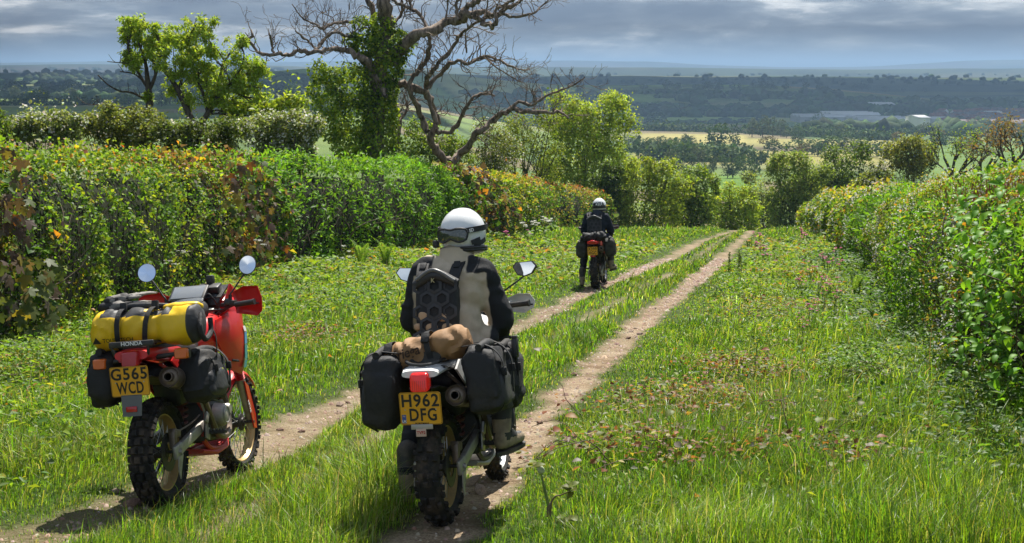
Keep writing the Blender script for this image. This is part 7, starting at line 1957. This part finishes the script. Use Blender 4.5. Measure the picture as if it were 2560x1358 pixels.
def helmet(p, hy, kind):
    """shell with ridges, dark lower rim, chin bar and peak"""
    c = np.array([.575, hy, 1.618]); pc = []
    nu, nv = 40, 26; V, F = [], []
    for i in range(nv):
        ph = -.62+(math.pi/2+.60)*i/(nv-1)
        for j in range(nu):
            th = 2*math.pi*j/nu; x, y, z = math.cos(th)*math.cos(ph), math.sin(th)*math.cos(ph), math.sin(ph)
            k = 1+.035*max(0, -x)*max(0, z)
            rid = .010*math.exp(-((abs(y)-.34-.1*x)/.06)**2)*max(0, z+.15)
            V.append(c+np.array([.154*x*(1+.06*(x < 0)*(z > 0)), .136*y, .152*z])*(k+rid))
    for i in range(nv-1):
        for j in range(nu):
            th = 2*math.pi*(j+.5)/nu; ph = -.62+(math.pi/2+.60)*(i+.5)/(nv-1)
            if math.cos(th) > .62 and -.5 < ph < .32: continue           # face opening
            F.append((i*nu+j, i*nu+(j+1) % nu, (i+1)*nu+(j+1) % nu, (i+1)*nu+j))
    b = MB(); b.add(V, F); n0 = len(b.V)
    b.loft([(.60+.02, hy, 1.528, .120, .035, 3), (.69, hy, 1.523, .10, .04, 3), (.745, hy, 1.528, .055, .035, 3)], 16)
    b.plate([(.66, hy+.10, 1.70), (.79, hy+.09, 1.69), (.83, hy, 1.692), (.79, hy-.09, 1.69), (.66, hy-.10, 1.70), (.62, hy, 1.75)], .008, (.1, 0, 1))
    h = b.build('helmet', M_HELMET, p)
    b = MB()
    for k in range(2):
        r0 = 1.0-.012*k; ring = []
        ph = -.62+.0*k
        for j in range(28): 
            th = 2*math.pi*j/28; ring.append(c+np.array([.158*math.cos(th)*.93, .142*math.sin(th)*.93, -.086-.013*k])*np.array([r0, r0, 1]))
        ring.append(ring[0]); b.tube(ring, .010, 8, cap=False)
    b.build('neck_roll', M_BLACKP, h)
    def band(ph, th0, th1, n, w, off, mat, name, par):
        bb = MB(); pts = []
        for t in np.linspace(th0, th1, n):
            q = R(t); pts.append(c+np.array([.158*1.05*math.cos(q)*math.cos(ph(t)), .142*math.sin(q)*math.cos(ph(t)), .150*math.sin(ph(t))])*(1+off))
        ribbon(bb, pts, (0, 0, 1), w, .005); return bb.build(name, mat, par)
    if kind == 'goggles':
        band(lambda t: .05+.22*abs(t-180)/120, 60, 300, 40, .032, .030, M_NYLON, 'strap', h)
        # goggles turned to the back of the helmet
        gb = MB(); fr = []
        out = [(-.084, .014), (-.074, .036), (-.030, .040), (0, .032), (.030, .040), (.074, .036), (.084, .014), (.076, -.024), (.043, -.038), (.016, -.026), (0, -.018), (-.016, -.026), (-.043, -.038), (-.076, -.024)]
        def gp(y, z, d): 
            th = math.pi-(y+.028)/.135*-1.0; return c+np.array([math.cos(th)*(.172+d), -math.sin(th)*(.150+d), z-.012])
        ring = [gp(y*1.02, z, .012) for y, z in out]; ring.append(ring[0]); gb.tube(ring, .0065, 8, smooth=2, cap=False)
        g = gb.build('goggles', M_BLACKP, h)
        lb = MB(); n = len(out); Vv = [gp(y*.97, z*.93, .014) for y, z in out]+[gp(y*.5, z*.5+.004, .020) for y, z in out]+[gp(0, .004, .022)]
        lb.add(Vv, [(i, (i+1) % n, n+(i+1) % n, n+i) for i in range(n)]+[(n+i, n+(i+1) % n, 2*n) for i in range(n)]); lb.build('goggle_lens', M_GLASS, g) if False else None
        lo = lb.build('lens', M_GLASS, h)
        cb = MB(); cb.box(c+np.array([-.05, .155, -.055]), (.06, .035, .045), (0, 0, .1), .008); cb.build('helmet_camera', M_BLACKP, h)
        lettering('SD', .028, M_WINK, h, tuple(gp(-.105, .026, .016)), (.75, -.66, .22), (0, 0, 1), .02)
        # dark swoosh on the side of the shell
        band(lambda t: -.30+.9*(t-232)/40*.25, 216, 240, 8, .028, .012, M_INK, 'print', h); band(lambda t: -.50+.3*(t-232)/40, 226, 262, 8, .026, .012, M_INK, 'print', h)
    else:
        def bend(x, y):
            th = math.pi-x/.15; ph = .18+y/.15
            return Vector(c+np.array([math.cos(th)*math.cos(ph)*.170, -math.sin(th)*math.cos(ph)*.147, .150*math.sin(ph)]))
        lettering('MOTUL', .105, M_INK, h, None, None, None, .035, .78, curve=bend)
        band(lambda t: -.18, 110, 250, 24, .05, .012, M_BLACKP, 'band', h)
    return h
def backpack(bike, label, c, size, lumps, hexes=True, logo=False):
    t = gear('backpack', label, 'backpack', bike); c = np.asarray(c, float)
    rot = (0, R(13), 0); Rm = np.array(Matrix.Rotation(rot[1], 3, 'Y'))
    def W(x, y, z): return c+Rm @ np.array([x, y, z])
    b = MB(); soft_bag(b, c, size, rot, .45, .012, 3); b.build('bag', M_NYLON, t)
    b = MB(); b.tube([W(-.05, size[1]*.52, size[2]*.34), W(-.085, 0, size[2]*.47), W(-.05, -size[1]*.52, size[2]*.34)], [.028, .034, .028], 12, smooth=6); b.build('rolled_top', M_NYLON2, t)
    b = MB(); b.tube([W(-.09, size[1]*.46, size[2]*.40), W(-.115, 0, size[2]*.53), W(-.09, -size[1]*.50, size[2]*.36)], .011, 8, smooth=6); b.build('drinking_tube', plain('grey_tube', (.12, .12, .12), .4), t)
    if hexes:
        # honeycomb outer panel: open hexagons in a dark sheet
        r = .050; b = MB(); x0 = -size[0]*.5-.012
        for row in range(5):
            for col in (range(3) if row % 2 == 0 else range(2)):
                y = (col-(1 if row % 2 == 0 else .5))*r*1.732; z = size[2]*.30-row*r*1.5
                if abs(y) > size[1]*.5: continue
                o1 = [W(x0+.10*(abs(y)/.14)**2*.35, y+r*math.cos(R(60*k+30)), z+r*math.sin(R(60*k+30))) for k in range(6)]; i1 = [W(x0-.004+.10*(abs(y)/.14)**2*.35, y+r*.62*math.cos(R(60*k+30)), z+r*.62*math.sin(R(60*k+30))) for k in range(6)]
                o2 = [p+Rm @ np.array([.006, 0, 0]) for p in o1]; i2 = [p+Rm @ np.array([.006, 0, 0]) for p in i1]
                V = o1+i1+i2; b.add(V, [(k, (k+1) % 6, 6+(k+1) % 6, 6+k) for k in range(6)]+[(6+k, 6+(k+1) % 6, 12+(k+1) % 6, 12+k) for k in range(6)])
        b.build('honeycomb_panel', M_NYLON2, t)
    for i, (y, z, s) in enumerate(lumps):
        b = MB(); soft_bag(b, W(-size[0]*.5+.012, y, z), (.03, s*1.2, s), rot, .8, .006, i); b.build('packed_cloth', plain('tan_cloth', (0.46, 0.30, 0.17), .8) if 'tan_cloth' not in MATS else MATS['tan_cloth'], t)
    for s in (-1, 1):
        b = MB(); ribbon(b, [W(-.0, s*size[1]*.36, size[2]*.30), W(-.01, s*size[1]*.40, size[2]*.46), W(.04, s*size[1]*.44, size[2]*.66), W(.10, s*size[1]*.46, size[2]*.76), W(.19, s*size[1]*.48, size[2]*.76), W(.27, s*size[1]*.50, size[2]*.62)], (0, 1, 0), .066, .014, smooth=4); buckle(b, W(.035, s*size[1]*.43, size[2]*.68), (0, .8, 0), 1.1); b.build('shoulder_strap', M_NYLON, t)
    if logo: lettering('K', .035, plain('logo_thread', (0.35, 0.30, 0.15), .7), t, tuple(W(-.125, -.0, size[2]*.36)), (0, -1, 0), (.2, 0, 1), .02)
    return t
p1 = rider(mid, 'person in tan and black jacket and white helmet sitting on the middle bike', ((0.50, 0.41, 0.295), (0.020, 0.021, 0.023), M_TAN), -.065, 7, True); helmet(p1, -.065, 'goggles')
backpack(mid, 'black backpack with a honeycomb panel worn over the tan jacket', (.265, .03, 1.20), (.15, .235, .37), [(.07, -.06, .05), (-.04, -.07, .055), (.02, -.13, .06), (-.07, -.13, .05), (.10, -.12, .04)], True, True)
p2 = rider(far, 'person in dark clothes and lettered white helmet on the far bike down the lane', ((0.012, 0.018, 0.030), (0.010, 0.014, 0.024), M_NAVY), -.06, 17, False); helmet(p2, -.06, 'text')
backpack(far, 'black honeycomb backpack worn by the far rider', (.265, .015, 1.225), (.15, .27, .36), [], True)
# ================================================================== WAYSIDE PLANTS
M_STEM = plain('green_stem', (0.16, 0.22, 0.05), .7, noise=.3, nscale=12)
M_DKSTEM = plain('brown_stem', (0.10, 0.06, 0.04), .8)
def on_ground(px, py):
    p = hit_near(px, py); return np.array([p[0], p[1], float(ground_z(p[0], p[1]))])

# bramble patches: trailing stems with reddish-brown leaves, the largest leaves one by one
def bramble_leaf_meshes():
    t = np.array([0, .15, .4, .65, .85, 1.0]); w = np.array([.02, .24, .36, .30, .15, 0]); out = []
    for c in ((0.20, 0.085, 0.045), (0.27, 0.10, 0.05), (0.15, 0.16, 0.04), (0.30, 0.26, 0.22), (0.20, 0.24, 0.06), (0.34, 0.19, 0.06)):
        V, F = [], []
        for q in range(len(t)):
            z = .08*math.sin(t[q]*3)-.12*t[q]**2; V += [(-w[q], t[q], z+w[q]*.25), (0, t[q], z), (w[q], t[q], z+w[q]*.25)]
        for q in range(len(t)-1): F += [(3*q, 3*q+1, 3*q+4, 3*q+3), (3*q+1, 3*q+2, 3*q+5, 3*q+4)]
        me = np_mesh('leaf', np.array(V), [np.array(F)], np.tile(np.array(c), (len(V), 1)), True); me.materials.append(M_LEAF); out.append(me)
    return out
BRM = bramble_leaf_meshes()
def bramble(label, px, py, rx, ry, n, seed, big=22, green=False, hmax=.28):
    rng = np.random.default_rng(seed); c = on_ground(px, py); t = empty('bramble', (0, 0, 0), label, 'bramble')
    Vs, Fs, k, nodes = [], [], 0, []
    for i in range(16):
        a = rng.uniform(0, 6.28); p = c+np.array([rng.normal(0, rx*.4), rng.normal(0, ry*.4), 0]); d = np.array([math.cos(a), math.sin(a), .9]); pts = []
        for j in range(7):
            g = float(ground_z(p[0], p[1])); p[2] = max(p[2], g+.02); pts.append(p.copy()); nodes.append(p.copy()); d = unit(d+rng.normal(0, .25, 3)-np.array([0, 0, .28])); p = p+d*.11
        V, F = tube(pts, np.linspace(.0045, .002, 7), 4); Vs.append(V); Fs.append(F+k); k += len(V)
    o = link('stem', np_mesh('stem', np.concatenate(Vs), [np.concatenate(Fs)]), t, M_DKSTEM); o['kind'] = 'stuff'
    x = c[0]+rng.normal(0, rx*.5, n); y = c[1]+rng.normal(0, ry*.5, n); h = hmax*rng.beta(2, 1.6, n)*np.exp(-(((x-c[0])/rx)**2+((y-c[1])/ry)**2)*.5)
    P = np.stack([x, y, ground_z(x, y)+.05+h], 1)
    pal = [(3, (0.20, 0.09, 0.045)), (2, (0.27, 0.12, 0.05)), (3, (0.15, 0.19, 0.04)), (1.5, (0.30, 0.25, 0.20)), (1, (0.32, 0.26, 0.05))] if not green else [(3, (0.13, 0.24, 0.03)), (2, (0.09, 0.18, 0.025)), (2, (0.19, 0.29, 0.04))]
    L = .046*rng.uniform(.6, 1.3, n); cl = Cloud(); cl.add(*kites(P, rng.normal(0, 1, (n, 3))*np.array([1, 1, .35]), rng.normal(0, .35, (n, 3))+np.array([0, -.15, 1]), L, L*.72, pick(rng, n, pal, .18)))
    o = link('foliage', cl.mesh('foliage'), t, M_LEAF); o['kind'] = 'stuff'
    for i in range(big):
        q = nodes[rng.integers(0, len(nodes))]+rng.normal(0, .03, 3); a = rng.uniform(0, 6.28)
        leaf_obj(BRM[rng.integers(2, 5) if green else rng.integers(0, 6)], t, q+np.array([0, 0, .05]), (math.cos(a), math.sin(a), rng.normal(.1, .25)), (rng.normal(0, .3), rng.normal(-.1, .3), 1), rng.uniform(.06, .095))
bramble('reddish brown bramble patch in the grass beside the nearer wheel track', 1730, 1060, .85, 1.2, 1000, 1, 60, hmax=.25)
bramble('second brown bramble patch, further along the right verge', 1850, 960, .7, 1.1, 600, 2, 36, hmax=.23)
bramble('low bramble with pale leaf backs nearest the camera', 1640, 1180, .8, .8, 620, 3, 36, hmax=.22)
bramble('small red-leaved bramble low in the right-hand grass', 2010, 1190, .6, .6, 320, 4, 24, hmax=.22)
bramble('sparse bramble far up the right verge', 1950, 800, 1.0, 2.2, 600, 5, 0, hmax=.2)
bramble('bramble tangle in the left verge behind the yellow duffel', 820, 780, .9, 1.4, 800, 6, 0, True, .4)
bramble('bramble and briar shoots at the left edge beside the red bike', 110, 960, .6, .8, 700, 7, 20, True, .45)
bramble('green bramble clump by the foot of the right hedge', 2150, 960, .5, .5, 700, 8, 14, True, .4)
bramble('bronze-leaved bramble in the verge left of the tan rider', 760, 880, .6, .8, 420, 9, 0, False, .3)

# pink campions
def flower_plant(name, label, group, px, py, h, seed, petal, n=5, size=.016, cat='flower', leafy=8):
    rng = np.random.default_rng(seed); c = on_ground(px, py); t = empty(name, (0, 0, 0), label, cat, group)
    k = max(1.0, c[1]/16); limbs = []; heads = []
    for i in range(n):
        top = c+np.array([rng.normal(0, .07), rng.normal(0, .07), h*rng.uniform(.75, 1.15)]); limbs.append((smooth_path([c, (c+top)/2+rng.normal(0, .02, 3), top], 3), np.full(7, .0025*k))); heads.append(top)
        if rng.uniform() < .7:
            b = top+np.array([rng.normal(0, .04), rng.normal(0, .04), rng.uniform(-.06, .03)]); limbs.append((np.array([(c+top*2)/3, (c+top+b)/3+np.array([0, 0, .02]), b]), np.full(3, .002*k))); heads.append(b)
    o = link('stem', limbs_mesh('stem', limbs, 4, 0, 3), t, M_STEM); o['kind'] = 'stuff'
    cl = Cloud(); H = np.repeat(np.array(heads), 5, axis=0); m = len(H); a = np.tile(np.arange(5)*1.2566, len(heads))
    D = np.stack([np.cos(a), np.sin(a), np.full(m, .15)], 1); s = size*k
    cl.add(*kites(H, D, np.tile([0, -.4, 1.0], (m, 1)), s, s*.8, pick(rng, m, petal, .1))); o = link('petals', cl.mesh('petals'), t, M_PETAL); o['kind'] = 'stuff'
    if leafy:
        cl = Cloud(); j = rng.integers(0, len(limbs), leafy); P = np.array([limbs[q][0][rng.integers(0, max(1, len(limbs[q][0])-2))] for q in j]); L = .05*k
        cl.add(*kites(P, rng.normal(0, 1, (leafy, 3))+np.array([0, 0, .4]), rng.normal(0, .4, (leafy, 3))+np.array([0, 0, 1]), L, L*.35, pick(rng, leafy, [(1, (.13, .22, .04)), (1, (.18, .27, .05))]))); o = link('foliage', cl.mesh('foliage'), t, M_LEAF); o['kind'] = 'stuff'
PINK = [(2, (0.55, 0.10, 0.28)), (1, (0.62, 0.20, 0.38)), (1, (0.42, 0.05, 0.18))]
_r = np.random.default_rng(9)
_pts = [(2003, 895, 'lone pink campion in the open grass, nearest of them on the right'), (2040, 800, None), (2085, 765, None), (2070, 700, None), (2025, 715, None), (2008, 735, None), (1905, 640, None), (1890, 625, None), (1915, 655, None), (2010, 610, None), (2060, 680, None), (2090, 655, None), (2098, 690, None), (2040, 740, None), (2088, 800, None), (2235, 745, None), (2060, 790, None), (1895, 610, None), (2005, 590, None), (2030, 825, None), (540, 700, None), (1262, 600, None), (1150, 660, None), (1320, 590, None), (350, 735, None)]
for i, (x, y, l) in enumerate(_pts):
    flower_plant('campion', l or ('pink campion growing in the right-hand verge' if x > 1800 else 'pink campion growing under the left hedge'), None if l else ('campions in the right verge' if x > 1800 else 'campions under the left hedge'), x, y+14, _r.uniform(.32, .5), i, PINK, _r.integers(3, 6), .018)
# cow parsley: white umbels on branching stalks
def parsley(label, group, px, py, h, seed, n=6):
    rng = np.random.default_rng(seed); c = on_ground(px, py); t = empty('cow_parsley', (0, 0, 0), label, 'wildflower', group); k = max(1.0, c[1]/20); limbs, U = [], []
    for i in range(n):
        top = c+np.array([rng.normal(0, .13), rng.normal(0, .13), h*rng.uniform(.7, 1.1)]); limbs.append((smooth_path([c, (c+top)/2+rng.normal(0, .03, 3), top], 3), np.full(7, .003*k)))
        for q in range(7):
            e = top+np.array([rng.normal(0, .03), rng.normal(0, .03), .02]); limbs.append((np.array([top-np.array([0, 0, .04]), e]), np.full(2, .0012*k)))
            for z in range(5): U.append(e+rng.normal(0, .008*k, 3)*np.array([1, 1, .4]))
    o = link('stem', limbs_mesh('stem', limbs, 3, 0, 3), t, M_STEM); o['kind'] = 'stuff'
    U = np.array(U); m = len(U); cl = Cloud(); s = .011*k; cl.add(*kites(U, rng.normal(0, 1, (m, 3)), rng.normal(0, .3, (m, 3))+np.array([0, -.5, 1]), s, s, pick(rng, m, [(1, (.76, .75, .68))], .06))); o = link('blossom', cl.mesh('blossom'), t, M_PETAL); o['kind'] = 'stuff'
    m = 26; P = c+rng.normal(0, .12, (m, 3))*np.array([1, 1, .3])+np.array([0, 0, h*.35]); L = .09*k; cl = Cloud(); cl.add(*kites(P, rng.normal(0, 1, (m, 3))*np.array([1, 1, .3]), rng.normal(0, .3, (m, 3))+np.array([0, 0, 1]), L, L*.5, pick(rng, m, [(1, (.14, .24, .04))]))); o = link('foliage', cl.mesh('foliage'), t, M_LEAF); o['kind'] = 'stuff'
for i, (x, y) in enumerate([(1565, 562), (1590, 560), (1615, 562), (1640, 560), (1668, 562), (1700, 560), (1735, 562), (1580, 570)]): parsley('white cow parsley along the verge just past the far rider', 'cow parsley past the far rider', x, y, .75, i)
for i, (x, y) in enumerate([(1335, 598), (1360, 590), (1380, 585), (1310, 605)]): parsley('white cow parsley under the reddish hedge left of the far rider', 'cow parsley under the reddish hedge', x, y, .7, 20+i)
for i, (x, y) in enumerate([(2045, 575), (2060, 590), (2030, 565), (2080, 605), (2100, 620), (2018, 560)]): parsley('white cow parsley at the foot of the right hedge, far end', 'cow parsley along the right hedge', x, y, .7, 30+i)
parsley('cow parsley in flower seen between the red bike mirrors', None, 440, 790, 1.0, 41, 5); parsley('cow parsley just right of the red bike mirror', None, 650, 760, 1.0, 42, 4)
parsley('cow parsley beside the tan rider shoulder', None, 870, 700, .6, 43, 4); parsley('low cow parsley in the middle of the right verge', None, 2070, 850, .35, 44, 4)
# ferns
def fern(label, px, py, h, seed, n=7, upright=.8, dark=False):
    rng = np.random.default_rng(seed); c = on_ground(px, py); t = empty('fern', (0, 0, 0), label, 'fern'); k = max(1.0, c[1]/26)
    pal = [(2, (0.15, 0.26, 0.045)), (1, (0.21, 0.31, 0.07))] if not dark else [(2, (0.05, 0.085, 0.03)), (1, (0.09, 0.13, 0.04))]
    for i in range(n):
        a = rng.uniform(0, 6.28); d = np.array([math.cos(a), math.sin(a), 0]); s = np.linspace(0, 1, 22); L = h*rng.uniform(.7, 1.1)
        P = c+np.outer(s, [0, 0, 1])*L*upright+np.outer(s**1.8, d)*L*(1.05-upright)-np.outer(s**4, [0, 0, 1])*L*.12
        T = unit(np.gradient(P, axis=0)); S = unit(np.cross(T, d+np.array([0, 0, .3]))); w = np.sin(np.clip(s*1.08, 0, 1)*np.pi)**.7*.14*L
        cl = Cloud()
        for sg in (-1, 1): cl.add(*kites(P[2:], sg*S[2:]+T[2:]*.35, np.cross(S[2:], T[2:])+rng.normal(0, .1, (20, 3)), w[2:], L*.028*k, pick(rng, 20, pal, .12)))
        V, F = tube(P, np.linspace(.004, .0015, 22)*k, 3); cl.add(V, F, np.tile(np.array(pal[0][1]), (len(V), 1)))
        o = link('frond', cl.mesh('frond'), t, M_LEAF)
fern('tall fern standing against the hedge left of the tan rider', 905, 690, 1.15, 1); fern('second fern beside it, closer to the tan rider', 965, 680, 1.1, 2); fern('small fern behind the red bike mirror', 700, 700, .7, 3)
fern('upright fern in the right verge below the hedge', 2140, 760, .75, 4); fern('fern behind the navigation screen of the red bike', 540, 770, .8, 5); fern('fern rising left of the gloves', 270, 820, .9, 6)
# dark seeded docks by the track
def dock(label, px, py, h, seed):
    rng = np.random.default_rng(seed); c = on_ground(px, py); t = empty('dock_plant', (0, 0, 0), label, 'plant'); cl = Cloud(); limbs = []
    for i in range(5):
        b = c+np.array([rng.normal(0, .08), rng.normal(0, .1), 0]); top = b+np.array([rng.normal(0, .04), 0, h*rng.uniform(.7, 1.1)]); limbs.append((np.array([b, (b+top)/2, top]), np.full(3, .006)))
        m = 60; f = rng.uniform(.25, 1, m); P = b+(top-b)*f[:, None]; L = .05; cl.add(*kites(P, rng.normal(0, 1, (m, 3))+np.array([0, 0, .8]), rng.normal(0, 1, (m, 3)), L, L*.3, pick(rng, m, [(2, (0.07, 0.10, 0.035)), (1, (0.12, 0.16, 0.04))])))
    o = link('stem', limbs_mesh('stem', limbs, 4, 0, 3), t, M_STEM); o['kind'] = 'stuff'; o = link('foliage', cl.mesh('foliage'), t, M_LEAF); o['kind'] = 'stuff'
dock('dark upright plant beside the right-hand wheel track', 1843, 700, .55, 1); dock('smaller dark plant just beyond it', 1868, 640, .5, 2)
# the hogweed stalk in front
def hogweed():
    c = on_ground(1372, 1352); t = empty('hogweed', (0, 0, 0), 'hogweed stalk with a pale closed bud in the near grass', 'plant'); s = c[1]/FPX
    top = at(1352, 1180, c[1]); knee = at(1372, 1270, c[1]); base = at(1376, 1380, c[1]); base[2] = c[2]-.02
    b = MB(); b.tube([base, knee, (knee+top)/2, top], [.010, .009, .0075, .006], 10, smooth=4); b.build('stem', M_STEM, t)
    b = MB(); b.tube([knee, knee+np.array([.03, 0, .06]), at(1402, 1238, c[1]), at(1425, 1228, c[1]-.03)], [.006, .005, .004, .003], 8, smooth=4); b.tube([knee-np.array([0, 0, .05]), knee+np.array([.004, 0, .01]), knee+np.array([.014, 0, .03])], [.012, .014, .007], 8, smooth=3); b.build('side_stalk', plain('purple_stem', (.15, .11, .055), .7), t)
    b = MB(); V, F = ellipsoid(top+np.array([0, 0, .012]), (.020, .016, .026), 14, 10, rot=(.2, -.5, 0)); b.add(V, F); b.build('bud', plain('pale_bud', (.46, .50, .32), .6, noise=.25, nscale=60), t)
    rng = np.random.default_rng(3)
    for p, n in ((at(1330, 1165, c[1]-.02), 7), (at(1432, 1222, c[1]-.03), 9), (at(1350, 1320, c[1]), 10), (at(1415, 1300, c[1]), 8)):
        for i in range(n):
            a = rng.uniform(0, 6.28); leaf_obj(BRM[4] if i % 3 else BRM[2], t, p+rng.normal(0, .015, 3), (math.cos(a), math.sin(a)*.5, rng.normal(.1, .3)), (rng.normal(0, .4), -.3, 1), rng.uniform(.04, .07))
hogweed()
# ================================================================== UNSEEN CLOUDS ADDED TO SHADE THE VALLEY, AND THE AIR
def make_shade_clouds():  # out-of-frame clouds, placed so their shadows darken parts of the valley
    rng = np.random.default_rng(2)
    m, N, L, b = newmat('cloud'); b.inputs['Base Color'].default_value = (.85, .86, .88, 1); b.inputs['Roughness'].default_value = 1
    def cloud(cx, cy, rx, ry, h, z, seed, label):
        nu, nv = 32, 16
        th, ph = np.meshgrid(np.linspace(0, 2*np.pi, nu, endpoint=False), np.linspace(-np.pi/2, np.pi/2, nv))
        d = np.stack([np.cos(th)*np.cos(ph), np.sin(th)*np.cos(ph), np.sin(ph)], -1).reshape(-1, 3)
        k = 1+.30*fnoise(d, 2.0, seed, 4)+.12*fnoise(d, 6.0, seed+3, 2)
        V = d*k[:, None]*np.array([rx, ry, h]); V[:, 2] = np.where(V[:, 2] < 0, V[:, 2]*.25, V[:, 2]); V += np.array([cx, cy, z])
        i = np.arange(nv-1)[:, None]*nu; j = np.arange(nu)[None]
        F = np.stack([i+j, i+(j+1) % nu, i+nu+(j+1) % nu, i+nu+j], -1).reshape(-1, 4)
        tag(link('cloud', np_mesh('cloud', V, [F], smooth=True), mat=m), label, 'cloud', 'clouds added to shade the valley', kind='stuff')
    ox, oy = 700*math.tan(R(90)-SUN_EL)*math.sin(SUN_AZ), 700*math.tan(R(90)-SUN_EL)*math.cos(SUN_AZ)
    for i, (cx, cy, rx, ry) in enumerate([(-430, 740, 400, 380), (-1250, 900, 420, 500), (-300, 2050, 1150, 760), (900, 2600, 1150, 1150), (2200, 3800, 1500, 800), (-1900, 2900, 1000, 900), (2300, 2600, 900, 900), (-300, 4300, 2300, 800), (-3000, 4700, 1500, 800), (3600, 4900, 1500, 700)]):
        cloud(cx+ox, cy+oy, rx, ry, 260, 760, 40+i, 'grey cloud out of view, added to shade the valley')
make_shade_clouds()
def make_haze():
    x, y0, y1, z0, z1 = 21000, -500, 24000, float(GZ.min())-1.5, float(GZ.max())+30
    V = np.array([(-x, y0, z0), (x, y0, z0), (x, y1, z0), (-x, y1, z0), (-x, y0, z1), (x, y0, z1), (x, y1, z1), (-x, y1, z1)], float)
    me = np_mesh('haze', V, [np.array([(0, 3, 2, 1), (4, 5, 6, 7), (0, 1, 5, 4), (1, 2, 6, 5), (2, 3, 7, 6), (3, 0, 4, 7)])])
    m = bpy.data.materials.new('haze'); m.use_nodes = True; N, L = m.node_tree.nodes, m.node_tree.links
    N.remove(N['Principled BSDF'])
    v = N.new('ShaderNodeVolumePrincipled'); v.inputs['Color'].default_value = (.46, .70, 1.0, 1); v.inputs['Density'].default_value = 0.00014; v.inputs['Anisotropy'].default_value = .2
    L.new(v.outputs[0], N['Material Output'].inputs['Volume'])
    tag(link('haze', me, mat=m), 'thin blue haze filling the valley air', 'haze', kind='stuff')
make_haze()
